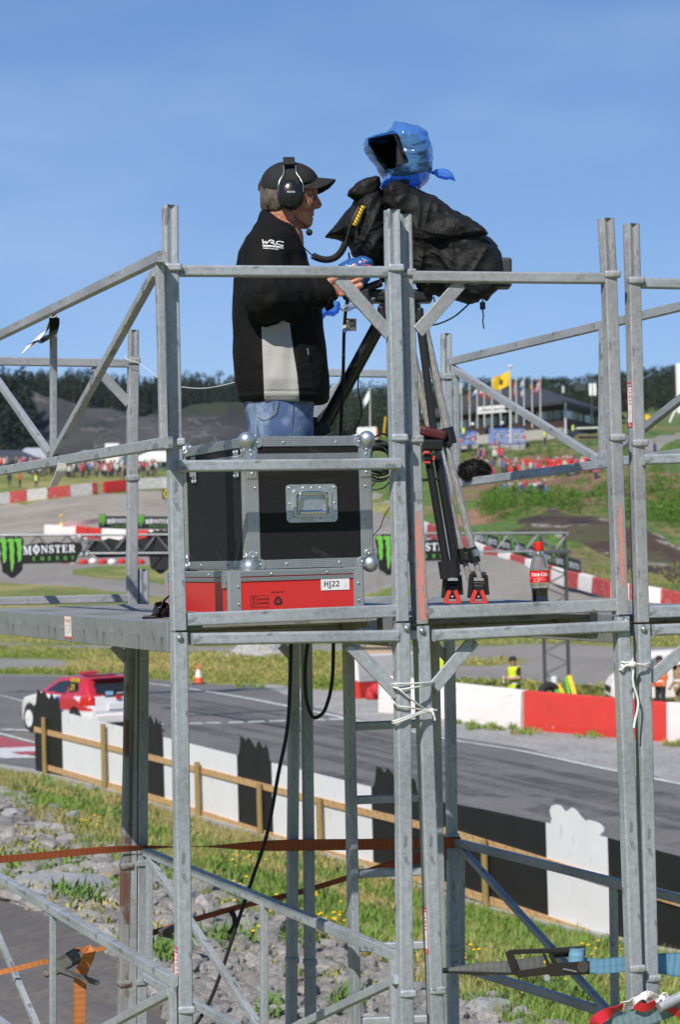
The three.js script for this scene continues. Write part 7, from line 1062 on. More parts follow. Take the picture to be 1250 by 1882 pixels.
  part('lower_clamp', [bar(Q(822, 1030, -.05), Q(827, 1062, -.05), .075, .05, RX, .012)], tb, l3); foot(830, 1107, l3);
}
{ // furry windshield on the far guard rail
  const c = P(873, 864, 11.2), w = thing('microphone_windshield', 'fluffy black microphone windshield resting on the guard rail', 'windshield', c), r = rng(9), pos = []; part('core', new THREE.SphereGeometry(1, 24, 16).scale(.066, .045, .05).applyQuaternion(RQ).translate(c.x, c.y, c.z), M.softBlack, w);
  for (let i = 0; i < 2600; i++) { const u = r() * 2 - 1, a = r() * 6.283, s = Math.sqrt(1 - u * u), n = V(s * Math.cos(a), u, s * Math.sin(a)), p = V(n.x * .066, n.y * .045, n.z * .05), q = p.clone().addScaledVector(n, .016 + .012 * r()).add(V((r() - .5) * .012, -.006, (r() - .5) * .012)), t = V(r() - .5, r() - .5, r() - .5).multiplyScalar(.004); for (const v of [p.clone().add(t), p.clone().sub(t), q]) { v.applyQuaternion(RQ); pos.push(c.x + v.x, c.y + v.y, c.z + v.z); } }
  const g = new THREE.BufferGeometry(); g.setAttribute('position', new THREE.Float32BufferAttribute(pos, 3)); g.computeVertexNormals(); part('fur', g, mat(.008, .008, .008, .9, { side: THREE.DoubleSide }), w).userData.kind = 'stuff'; part('shaft', rod(c.clone().addScaledVector(RX, -.06), c.clone().addScaledVector(RX, -.1).addScaledVector(RY, -.03), .012, 10), M.softBlack, w);
}
{ // cables: coil on the rail, lead down to the deck with its tag, thin loose lead
  const r = rng(21), k = thing('cable_coil', 'tangled coil of thin black cable hanging beside the case', 'cable', P(697, 860, 9)); for (let i = 0; i < 9; i++) { const cx = 692 + r() * 12, cy = 835 + r() * 14, a = 16 + r() * 14, b = 20 + r() * 22, ph = r() * 6, pts = []; for (let j = 0; j < 10; j++) { const t = ph + j / 10 * 6.283; pts.push(P(cx + a * Math.cos(t), cy + b * Math.sin(t) * .9 + (i < 4 ? -6 : 4), 9 + .03 * Math.sin(t * 2 + i))); } part('loop', wire(pts, .0042, 60, 6, true), M.softBlack, k); }
  part('bundle', wire([P(670, 826, 9), P(690, 820, 8.98), P(710, 824, 9), P(722, 834, 9)], .018, 20, 8), M.softBlack, k); part('tail', wire([P(700, 870, 9), P(690, 885, 9), P(682, 896, 9), P(678, 898, 9), P(690, 900, 9), P(706, 896, 9), P(716, 886, 9)], .0028, 30, 6), M.softBlack, k); part('tail', wire([P(718, 930, 9), P(707, 948, 9), P(703, 958, 9), P(700, 968, 9), P(688, 982, 9), P(684, 990, 9)], .0022, 30, 6), M.softBlack, k);
  single('camera_lead', wire([P(640, 545, CD - .1), P(637, 560, CD - .06), P(633, 600, CD), P(631, 680, CD), P(628, 760, CD), P(626, 830, CD), P(626, 1000, CD), P(630, 1104, CD)], .0068, 60, 8), M.softBlack, 'black lead dropping straight down from the camera grip', 'cable');
  const tg = thing('cable_tag', 'grey paper tag marked K6 on the black lead', 'tag', P(645, 598, CD)), t = print(128, 160, (c, w, h) => { c.fillStyle = '#a39c94'; c.fillRect(0, 0, w, h); c.fillStyle = '#15130f'; c.font = 'bold 88px sans-serif'; c.save(); c.translate(36, 18); c.rotate(Math.PI / 2 - .12); c.fillText('K6', 0, 6); c.restore(); });
  part('flag', [plate(P(646, 597, CD - .01), RX.clone().addScaledVector(RZ, .2).normalize(), RY, .040, .050, .0012)], paper(t, .85), tg); part('wrap', rod(P(634.2, 585, CD), P(633.4, 611, CD), .009, 10), mat(.6, .58, .53, .8), tg);
  single('thin_lead', wire([P(697, 575, CD), P(690, 600, CD + .05), P(672, 650, CD + .1), P(660, 690, CD + .1), P(658, 712, CD + .1), P(664, 745, CD + .1), P(664, 765, CD + .1), P(654, 790, CD + .1), P(652, 820, CD + .1)], .003, 60, 6), M.softBlack, 'thin black lead curving beside the tripod leg', 'cable');
  single('under_deck_cable', wire([P(566, 1180, 9.6), P(562, 1210, 9.6), P(561, 1255, 9.6), P(565, 1295, 9.6), P(577, 1319, 9.6), P(592, 1312, 9.6), P(604, 1285, 9.6), P(611, 1245, 9.6), P(613, 1180, 9.6)], .0075, 80, 8), M.softBlack, 'loop of black cable hanging below the deck beside the back posts', 'cable');
  single('hanging_cable', wire([P(535, 1182, 10), P(533, 1260, 10), P(528, 1340, 10), P(512, 1420, 10), P(490, 1535, 10), P(462, 1620, 10), P(430, 1715, 10), P(405, 1790, 10), P(380, 1850, 10), P(330, 1925, 10)], .008, 80, 8), M.softBlack, 'long black cable slanting from the deck to the ground at the lower left', 'cable');
}
{ // soft drink bottle
  const b = onW(994, 1122, .13); b.y = DY - .013; const s = thing('drink_bottle', 'half empty cola bottle with red cap standing on the deck', 'bottle', b), lathe = (pts, n = 40) => new THREE.LatheGeometry(pts.map(([r, y]) => new THREE.Vector2(r, y)), n).translate(b.x, b.y, b.z);
  const prof = [[.001, .004], [.022, .002], [.030, .004], [.0325, .012], [.0322, .022], [.0295, .045], [.0288, .058], [.0296, .072], [.0325, .086], [.0335, .096], [.0335, .138], [.0325, .146], [.0295, .163], [.0235, .184], [.0165, .202], [.0132, .210], [.0130, .216]];
  part('shell', lathe([...prof, [.0112, .216], [.0114, .208], ...prof.slice(2, -2).reverse().map(([r, y]) => [Math.max(.001, r - .0016), y + .001]), [.001, .006]]), phys(.95, .97, .98, .06, { transmission: 1, thickness: .003, ior: 1.5 }), s);
  part('cola', lathe([[.0005, .0075], [.027, .0075], [.0298, .014], [.0296, .022], [.0268, .045], [.0262, .058], [.0272, .072], [.0285, .079], [.0005, .079]]), phys(.02, .008, .004, .1, { specularIntensity: .6 }), s);
  part('bottle_cap', [lathe([[.001, .238], [.0155, .238], [.0165, .236], [.0165, .214], [.0155, .213], [.001, .213]]), lathe([[.0170, .213], [.0170, .208], [.0150, .208], [.0150, .213]])], mat(.68, .02, .015, .4), s);
  const t = print(1024, 200, (c, w, h) => { c.fillStyle = '#d91a1f'; c.fillRect(0, 0, w, h); for (const x of [60, 560]) { c.fillStyle = '#fff'; c.font = 'italic bold 84px serif'; c.save(); c.translate(x + 64, 92); c.scale(.78, 1.06); c.fillText('Coca-Cola', 0, 0); c.restore(); c.beginPath(); c.moveTo(x - 20, 86); c.quadraticCurveTo(x + 60, 168, x + 400, 98); c.quadraticCurveTo(x + 80, 150, x - 20, 112); c.fill(); c.font = '20px sans-serif'; c.fillText('0,5 L  -  SERVERES ISKALD', x + 120, 160); c.fillText('PANT  HUSK', x + 120, 184); } });
  const lg = new THREE.CylinderGeometry(.0341, .0341, .040, 48, 1, true, -1.84).translate(b.x, b.y + .119, b.z); part('label', lg, new THREE.MeshStandardMaterial({ map: t, roughness: .4, side: THREE.DoubleSide }), s);
}
{ // black strap with buckle on the deck at the left
  const s = thing('luggage_strap', 'black webbing strap with buckle lying on the deck beside the left post', 'strap', T(.0, DY, .6)), Q = (x, y, d) => P(x, y, d); part('webbing', ribbon([Q(268, 1136, 8.1), Q(284, 1128, 8.15), Q(287, 1118, 8.2), Q(300, 1112, 8.3), Q(304, 1122, 8.25), Q(300, 1134, 8.2), Q(312, 1138, 8.2)], .05, RZ, .004, 30), M.softBlack, s); part('webbing', ribbon([Q(292, 1128, 8.2), Q(300, 1108, 8.25), Q(314, 1094, 8.3), Q(330, 1090, 8.35), Q(340, 1110, 8.4)], .05, RZ, .004, 24), M.softBlack, s);
  part('buckle', block(Q(275, 1135, 8.08), .05, .014, .045, .005), M.plasticBlack, s); part('pouch', block(Q(306, 1126, 8.3), .07, .04, .06, .014), M.softBlack, s);
}
// ================================================================ CAR, LADDER, STRAPS, CORDS, STONES, GRASS
{ // rally car turning away along the straight
  const D = 57.6, o = Gd(211, D), fw = V(-.545, 0, -.838), rt = V(.838, 0, -.545), car = thing('rally_car', 'red and white rally hatchback with number 21 driving away on the track', 'car', o);
  const W2 = (x, y, s) => o.clone().addScaledVector(rt, x).addScaledVector(UP, y).addScaledVector(fw, s), prof = polyDist([[.06, .22], [0, .42], [-.02, .62], [.02, .74], [.07, .95], [.42, 1.33], [.66, 1.42], [1.35, 1.46], [1.95, 1.38], [2.8, .99], [3.6, .86], [3.95, .66], [4.02, .42], [3.9, .22]]);
  const arch = (s, y, c) => Math.hypot(s - c, y - .32) - .385;
  const fl = (x, y, s) => { const w = .885 - .44 * Math.max(0, y - .90) - .03 * Math.max(0, .5 - y), r = Math.min(s + .02, 4.02 - s), q = w - .16 * Math.pow(Math.max(0, 1 - r / .55), 2.2); let d = prof(s, y), e = Math.abs(x) - q; const k = .07, h = Math.max(k - Math.abs(d - e), 0) / k; d = Math.max(d, e) + h * h * k * .25; if (Math.abs(x) > .55) d = Math.max(d, -arch(s, y, .72), -arch(s, y, 3.26)); return d; };
  const loc = (x, y, z) => { const dx = x - o.x, dz = z - o.z; return [dx * rt.x + dz * rt.z, y - o.y, dx * fw.x + dz * fw.z]; };
  const bb = [V(o.x - 3.2, o.y + .1, o.z - 4.6), V(o.x + 1.4, o.y + 1.6, o.z + .8)];
  const mk2 = (extra, off, cell) => sdfMesh((x, y, z) => { const [a, b, c] = loc(x, y, z); const d = fl(a, b, c) - off; return extra ? Math.max(d, extra(a, b, c)) : d; }, ...bb, cell);
  const red = [.52, .02, .035], wh = [.72, .72, .72], blue = [.03, .09, .42], yl = [.68, .5, .04];
  part('body', sdfMesh((x, y, z) => fl(...loc(x, y, z)), ...bb, .04, (x, y, z) => { const [a, b, s] = loc(x, y, z); if (b > 1.30 && s > .25 && s < 2.2) return b > 1.4 ? [.40, .05, .08] : red; if (b > .97 && s < 2.7) return red; if (s < 1.5 && b > .62 && b < .62 + .34 * clamp(s / .9, 0, 1) + .05 && Math.abs(a) > .72) return red; if (s > 1.3 && s < 1.75 && b > .5 && b < .95 && Math.abs(a) > .7) return blue; if (s < .1 && b < .42) return [.03, .03, .03]; return wh; }), new THREE.MeshPhysicalMaterial({ vertexColors: true, roughness: .35, clearcoat: .6, clearcoatRoughness: .2 }), car);
  const glass = phys(.02, .025, .03, .08), poly = (l) => polyDist(l), sideWin = (l, n) => { const f = poly(l); part(n, mk2((a, b, s) => Math.max(f(s, b), .3 - Math.abs(a)), .006, .035), glass, car); };
  sideWin([[1.22, 1.0], [1.22, 1.36], [1.85, 1.31], [2.5, 1.02]], 'side_window'); sideWin([[.58, 1.08], [.76, 1.31], [1.1, 1.35], [1.12, 1.0]], 'side_window');
  part('rear_window', mk2((a, b, s) => Math.max(Math.abs(a) - .58 + .2 * (b - 1), .98 - b, b - 1.31, s - .6), .006, .035), glass, car);
  for (const sg of [-1, 1]) part('tail_lamp', mk2((a, b, s) => Math.max(Math.abs(b - .86) - .13, .62 - a * sg, s - .42), .008, .03), phys(.55, .02, .015, .2), car);
  part('spoiler', bar(W2(-.52, 1.41, .42), W2(.52, 1.41, .42), .04, .28, UP, .02), mat(.52, .03, .05, .4), car); part('roof_scoop', block(W2(-.05, 1.49, 1.55), .4, .08, .3, .03, rt, UP, fw), mat(.5, .03, .06, .4), car);
  part('number_plate', block(W2(0, .72, -.035), .62, .16, .03, .01, rt, UP, fw), M.white, car); part('badge', block(W2(.0, .93, .02), .14, .09, .05, .01, rt, UP, fw), mat(.6, .02, .02, .4), car); part('bumper', bar(W2(-.66, .42, -.02), W2(.66, .42, -.02), .22, .12, UP, .04), M.whiteBlock, car);
  const num = print(128, 96, (c) => { c.fillStyle = '#0c1014'; c.fillRect(0, 0, 128, 96); c.fillStyle = '#d8d63a'; c.font = 'bold 84px sans-serif'; c.save(); c.transform(1, 0, -.18, 1, 16, 0); c.fillText('21', 18, 78); c.restore(); });
  part('number', plate(W2(-.80, 1.19, .92), fw.clone().negate().multiplyScalar(-1).negate(), UP, .34, .24, .01), paper(num), car);
  const strip2 = print(256, 40, (c) => { c.fillStyle = '#d6b71e'; c.fillRect(0, 0, 256, 40); c.fillStyle = '#2b2b18'; c.font = 'bold 30px sans-serif'; c.fillText('RALLYCROSS', 22, 31); }); part('sun_strip', plate(W2(-.715, 1.36, .92), fw.clone().negate(), UP, .46, .09, .012), paper(strip2), car);
  const rearT = print(256, 64, (c) => { c.fillStyle = '#0d1114'; c.fillRect(0, 0, 256, 64); c.fillStyle = '#8fb7dd'; c.fillRect(8, 6, 70, 50); c.fillStyle = '#e9eef2'; c.font = 'bold 36px sans-serif'; c.fillText('efnfy', 104, 48); }); part('rear_sticker', plate(W2(.02, 1.04, .06), rt, UP, .8, .12, .02), paper(rearT), car);
  const roofT = print(256, 96, (c) => { c.fillStyle = '#8c1f30'; c.fillRect(0, 0, 256, 96); c.fillStyle = '#d8b56a'; c.font = 'bold 40px serif'; c.fillText('RACING', 42, 46); c.fillStyle = '#e7dcd4'; c.font = 'bold 24px sans-serif'; c.fillText('motorsport team', 30, 80); }); part('roof_print', plate(W2(0, 1.462, .98), rt, fw, .9, .36, .006), paper(roofT, .4), car);
  for (const [s, a] of [[.72, -.80], [3.26, -.80], [.72, .80], [3.26, .80]]) { const c0 = W2(a - .1, .32, s), c1 = W2(a + .1, .32, s), w = part('wheel', rod(c0, c1, .315, 28), M.rubber, car); const sg = Math.sign(a), f0 = W2(a + sg * .095, .32, s), f1 = W2(a + sg * .108, .32, s); part('rim', [rod(f0, f1, .22, 24), ...[0, 1, 2, 3, 4, 5].map((i) => { const t = i / 6 * 6.283, e = f1.clone().addScaledVector(fw, .19 * Math.cos(t)).addScaledVector(UP, .19 * Math.sin(t)); return bar(f1, e, .02, .05, rt, .004); })], mat(.75, .75, .75, .4), w); }
  part('mirror', block(W2(-.98, .98, 2.45), .16, .12, .1, .03, rt, UP, fw), mat(.6, .6, .6, .4), car); part('antenna', rod(W2(.1, 1.49, .6), W2(.1, 1.75, .5), .01, 6), M.rubber, car);
}
{ // white van behind the orange jacket
  const D = 71, k = D / F, s = new THREE.Shape(), c = P(1116, 1278, D); c.y = ground(c.x, c.z) + .12; [[0, .35], [.02, .62], [.12, .78], [.42, 1.02], [.95, 1.38], [1.25, 1.52], [2.6, 1.56], [3.6, 1.5], [3.75, 1.0], [3.75, .3], [.1, .25]].forEach(([x, y], i) => (i ? s.lineTo(x, y) : s.moveTo(x, y)));
  const v = thing('white_car', 'white car with dark bumper parked behind the marshal in orange', 'car', c.clone()), m = (g) => g.translate(c.x, c.y - .1, c.z); part('body', m(boxUV(new THREE.ExtrudeGeometry(s, { depth: 1.5, bevelEnabled: true, bevelSize: .06, bevelThickness: .1, bevelSegments: 3 }))), M.whiteBlock, v);
  const w = new THREE.Shape(); [[.75, 1.12], [1.05, 1.4], [1.5, 1.45], [1.5, 1.05]].forEach(([x, y], i) => (i ? w.lineTo(x, y) : w.moveTo(x, y))); part('side_window', m(new THREE.ExtrudeGeometry(w, { depth: .02, bevelEnabled: false }).translate(0, 0, 1.6)), M.winGlass, v); const w2 = w.clone(); part('side_window', m(new THREE.ExtrudeGeometry(w, { depth: .02, bevelEnabled: false }).scale(-1, 1, 1).translate(3.3, 0, 1.6)), M.winGlass, v);
  part('bumper', m(new RoundedBoxGeometry(.35, .42, 1.5, 2, .06).translate(.12, .42, .8)), M.rubber, v); for (const x of [.75, 2.95]) { const wh = part('wheel', rod(V(c.x + x, c.y + .2, c.z + 1.45), V(c.x + x, c.y + .2, c.z + 1.66), .32, 20), M.rubber, v); part('rim', rod(V(c.x + x, c.y + .2, c.z + 1.66), V(c.x + x, c.y + .2, c.z + 1.68), .2, 16), M.pole, wh); }
}
// things leaning behind the barrier
for (const [a, b, m, w, l, n] of [[[1058, 1280], [1047, 1242], M.yellow, .13, 'yellow plank leaning behind the red barrier block', 'plank'], [[1047, 1276], [1041, 1246], M.green, .1, 'green plank beside the yellow plank behind the barrier', 'plank'], [[1036, 1276], [1027, 1259], M.yellow, .12, 'short yellow shovel blade behind the red barrier', 'shovel'], [[1028, 1276], [1020, 1260], M.green, .14, 'green shovel beside the yellow one behind the barrier', 'shovel']]) single(n, bar(P(...a, 62.8), P(...b, 63.2), w, .06, RX, .02), m, l, n);
single('tyre', new THREE.TorusGeometry(.24, .12, 10, 24).rotateY(.4).translate(...P(1010, 1277, 63).toArray()), M.rubber, 'black tyre standing behind the red barrier block', 'tyre'); single('extinguisher', [rod(P(1020, 1272, 63.4), P(1019, 1243, 63.4), .09, 12)], M.white, 'white bottle standing behind the red barrier near the lattice tower', 'bottle');
{ const r = rng(3), g = []; const b = G(699, 1285); for (let i = 0; i < 12; i++) { const d = new THREE.DodecahedronGeometry(.12 + .1 * r(), 1); d.translate(b.x + (r() - .5) * .5, b.y + .1 + r() * .2, b.z + (r() - .5) * .4); g.push(d); } single('rag_heap', g, mat(.5, .03, .035, .75), 'red bundle lying at the foot of the red and white barrier stack', 'bundle'); }
{ const b = G(474, 1203), f = (x, y, z) => { const q = Math.hypot((x - b.x) / 1.35, (z - b.z) / 1.2); return (y - b.y - .75 * Math.max(0, 1 - q * q)) * .6 + .06 * n3(x * 4, y * 4, z * 4); }; single('gravel_heap', sdfMesh((x, y, z) => Math.max(f(x, y, z), b.y - .1 - y), V(b.x - 1.7, b.y - .15, b.z - 1.6), V(b.x + 1.7, b.y + 1.1, b.z + 1.6), .1), M.gravel, 'low heap of grey gravel on the infield grass', 'gravel heap'); single('concrete_block', block(P(468, 1180, b.z / ray(468, 1180).z + 1), .85, .75, .7, .06), M.whiteBlock, 'pale concrete block standing on the gravel heap', 'block'); single('rusty_panel', [block(P(690, 1200, 75), 1.1, .5, .1, .02)], mat(.5, .38, .26, .8), 'rust stained pale panel behind the white barrier stack', 'panel'); }
{ // ladder
  const d = 8.45, t = thing('ladder', 'grey ladder hanging below the deck between the back and front posts', 'ladder', P(655, 1900, d)), b0 = P(660, 2260, d), b1 = P(820, 2240, d); for (const [a, b] of [[P(640, 1178, d), b0], [P(796, 1174, d), b1]]) part('stile', bar(a, b, .029, .062, U, .006), M.galvDark, t); for (let i = 0; i < 8; i++) { const y = 1335 + i * 135.5, x0 = lerp(640, 660, (y - 1178) / 1080), x1 = lerp(796, 820, (y - 1178) / 1080); part('rung', bar(P(x0 + 6, y, d), P(x1 - 6, y - 6, d), .03, .03, UP, .006), M.galvDark, t); }
}
const web = (r, g, b, r2) => new THREE.MeshStandardMaterial({ map: ctex(128, (x, y) => { const k = .7 + .3 * Math.abs(Math.sin(y * 3.1416 * 40)) + .3 * (fbm(x * 6, y * 6, 6, 8, 4) - .5), e = x < .06 || x > .94 ? .7 : 1; return [r * k * e, g * k * e, b * k * e]; }, 1), roughness: .8 });
const orange = web(.36, .085, .025), orangeLit = web(.62, .22, .07), blueWeb = web(.16, .36, .52), greyWeb = web(.2, .21, .2), tealWeb = web(.22, .33, .36);  // orange has shade put into its colour, orangeLit is the sunlit copy
{ const Q = (x, y, w = 3.29) => onW(x, y, w);
  single('ratchet_strap', ribbon([Q(-40, 1583), Q(60, 1574), Q(180, 1563), Q(265, 1558), Q(350, 1556), Q(450, 1555), Q(560, 1553), Q(700, 1551.5), Q(846, 1548)], (t) => lerp(.034, .056, sstep(.4, .62, t)), UP, .003, 60, (t) => 1.25 * Math.exp(-Math.pow((t - .42) * 9, 2)) + .25), orange, 'orange lashing strap coloured as in shade running level across the dark back posts', 'strap');
  single('ratchet_strap', ribbon([onW(842, 1562, 3.36), onW(727, 1587, 3.4), onW(560, 1637, 3.42), onW(420, 1672, 3.42), onW(300, 1708, 3.42), onW(232, 1730, 3.4)], (t) => lerp(.06, .026, sstep(0, .35, t)), UP, .003, 40, .5), orange, 'orange lashing strap coloured as in shade slanting down behind the dark back posts', 'strap');
  single('strap_tail', ribbon([onW(424, 1674, 3.4), onW(430, 1684, 3.4), onW(431, 1700, 3.4), onW(420, 1716, 3.4)], .03, RZ.clone().add(RX), .003, 12), M.softBlack, 'dark loose strap end hanging from the slanting orange strap', 'strap'); { const k = thing('strap_buckle', 'small dark ratchet buckle on the slanting orange strap', 'buckle', onW(308, 1712, 3.38)); part('plate', bar(onW(292, 1716, 3.38), onW(326, 1704, 3.38), .03, .05, UP, .004), steelDark, k); part('handle', bar(onW(300, 1718, 3.36), onW(322, 1722, 3.36), .02, .03, UP, .004), steelDark, k); } }
{ // orange strap and ratchet at the lower left
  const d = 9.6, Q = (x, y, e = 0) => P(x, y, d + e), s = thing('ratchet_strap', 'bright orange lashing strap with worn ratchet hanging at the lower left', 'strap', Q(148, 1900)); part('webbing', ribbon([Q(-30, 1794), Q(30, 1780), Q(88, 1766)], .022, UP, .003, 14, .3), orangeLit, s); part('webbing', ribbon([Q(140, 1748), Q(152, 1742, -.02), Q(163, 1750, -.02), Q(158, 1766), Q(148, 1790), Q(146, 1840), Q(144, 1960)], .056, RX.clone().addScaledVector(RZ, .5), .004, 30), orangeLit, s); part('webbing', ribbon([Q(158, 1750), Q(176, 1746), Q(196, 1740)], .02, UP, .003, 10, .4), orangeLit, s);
  const rm = new THREE.MeshStandardMaterial({ map: galvTex(.17, .1, 91, .4), roughness: .6, metalness: .4 }); part('ratchet_plate', bar(Q(84, 1784, -.03), Q(142, 1752, -.03), .05, .006, UP, .002), rm, s); part('ratchet_plate', bar(Q(86, 1790, .03), Q(144, 1758, .03), .05, .006, UP, .002), rm, s); part('spool', rod(Q(136, 1757, -.04), Q(138, 1760, .04), .022, 16), rm, s); part('handle', [bar(Q(104, 1780, -.04), Q(168, 1803, -.04), .022, .006, UP, .002), bar(Q(106, 1784, .03), Q(176, 1806, .03), .022, .006, UP, .002), rod(Q(84, 1788, -.035), Q(86, 1792, .035), .012, 10)], rm, s); part('bolt_head', new THREE.SphereGeometry(.012, 10, 8).translate(...Q(178, 1806, .03).toArray()), M.bolt, s); }
{ // blue strap with ratchet round the right-hand posts
  const Q = (x, y, w = .075) => onW(x, y, w), s = thing('ratchet_strap', 'blue lashing strap with black steel ratchet beside the outer double post', 'strap', Q(1010, 1800)), st = mat(.05, .045, .04, .45, { metalness: .5 });
  part('webbing', ribbon([Q(806, 1784), Q(840, 1783), Q(890, 1781), Q(940, 1777), Q(1000, 1768)], (t) => lerp(.016, .046, sstep(0, .5, t)), UP, .003, 24, .2), greyWeb, s); part('webbing', ribbon([Q(1060, 1772), Q(1100, 1776), Q(1150, 1772), Q(1200, 1770), Q(1260, 1774), Q(1340, 1778)], (t) => lerp(.052, .088, sstep(.35, .75, t)), UP, .003, 30), blueWeb, s); part('spool_webbing', rod(Q(1061, 1743, .07), Q(1060, 1776, .07), .028, 24), blueWeb, s);
  part('handle', [bar(Q(944, 1749.5), Q(1070, 1745), .016, .012, UP, .004), bar(Q(936, 1748, .06), Q(949, 1789, .06), .026, .016, U, .004), bar(Q(949, 1790, .05), Q(1000, 1788, .05), .012, .012, UP, .003), bar(Q(998, 1748, .06), Q(1010, 1776, .06), .008, .01, U, .002), bar(Q(1013, 1756, .05), Q(1024, 1774, .05), .014, .012, U, .003)], st, s); part('side_plate', [bar(Q(952, 1791, .035), Q(1010, 1783, .035), .026, .006, UP, .003), bar(Q(1005, 1783, .034), Q(1084, 1778, .034), .045, .006, UP, .003)], st, s); part('side_plate', bar(Q(1010, 1752, .10), Q(1076, 1747, .10), .034, .006, UP, .003), st, s); part('ratchet_wheel', rod(Q(1072, 1777, .02), Q(1072, 1777, .034), .020, 16), st, s); part('axle', rod(Q(1006, 1797, .02), Q(1006, 1797, .05), .011, 12), M.bolt, s); part('pawl_spring', rod(Q(1036, 1781, .028), Q(1060, 1786, .028), .004, 8), M.bolt, s); part('hook', bar(Q(806, 1786, .08), Q(952, 1790, .05), .008, .01, UP, .002), st, s);
  single('lashing_band', ribbon([onW(1090, 1912, -.03), onW(1150, 1882, -.03), onW(1205, 1860, -.03), onW(1300, 1826, -.02)], .075, UP, .004, 20, .25), tealWeb, 'broad pale teal webbing crossing the bottom right corner', 'strap'); single('grey_tube', rod(onW(1212, 1852, -.06), onW(1320, 1798, -.06), .018, 14), M.galv, 'grey tube above the pale teal webbing at the bottom right', 'tube');
  const tp = thing('barrier_tape', 'red and white barrier tape knotted round the outer double post', 'tape', onW(1190, 1840, -.05)), rt2 = new THREE.MeshPhysicalMaterial({ color: lin(.58, .025, .035), roughness: .25, side: THREE.DoubleSide }), wt = new THREE.MeshPhysicalMaterial({ color: lin(.75, .73, .74), roughness: .3, side: THREE.DoubleSide }), q = (x, y, w = -.05) => onW(x, y, w);
  part('red_band', ribbon([q(1070, 1912), q(1095, 1878), q(1120, 1861), q(1146, 1849)], (t) => lerp(.05, .03, t), UP.clone().add(RX.clone().multiplyScalar(.4)), .003, 20, (t) => .6 * Math.sin(t * 9)), rt2, tp); part('white_band', ribbon([q(1144, 1850), q(1165, 1840), q(1185, 1831), q(1205, 1834), q(1220, 1846)], (t) => .030 + .012 * Math.sin(t * 12), UP, .003, 24, (t) => .9 * Math.sin(t * 11)), wt, tp); part('red_band', ribbon([q(1168, 1846), q(1185, 1852), q(1205, 1844)], .03, UP, .003, 12, .5), rt2, tp); part('red_band', ribbon([q(1220, 1846), q(1240, 1858), q(1275, 1878)], .024, UP, .003, 12, .8), rt2, tp); part('red_band', ribbon([onW(1156, 1822, .06), onW(1170, 1832, .04), onW(1182, 1838, 0)], .036, UP, .003, 12, .4), rt2, tp); part('frayed_knot', [0, 1, 2, 3].map((i) => ribbon([q(1210, 1838), q(1216 + i * 3, 1832 - i * 3, -.06), q(1222 + i * 4, 1838 + (i % 2) * 8, -.065)], .012, UP, .002, 8, i)), wt, tp); }
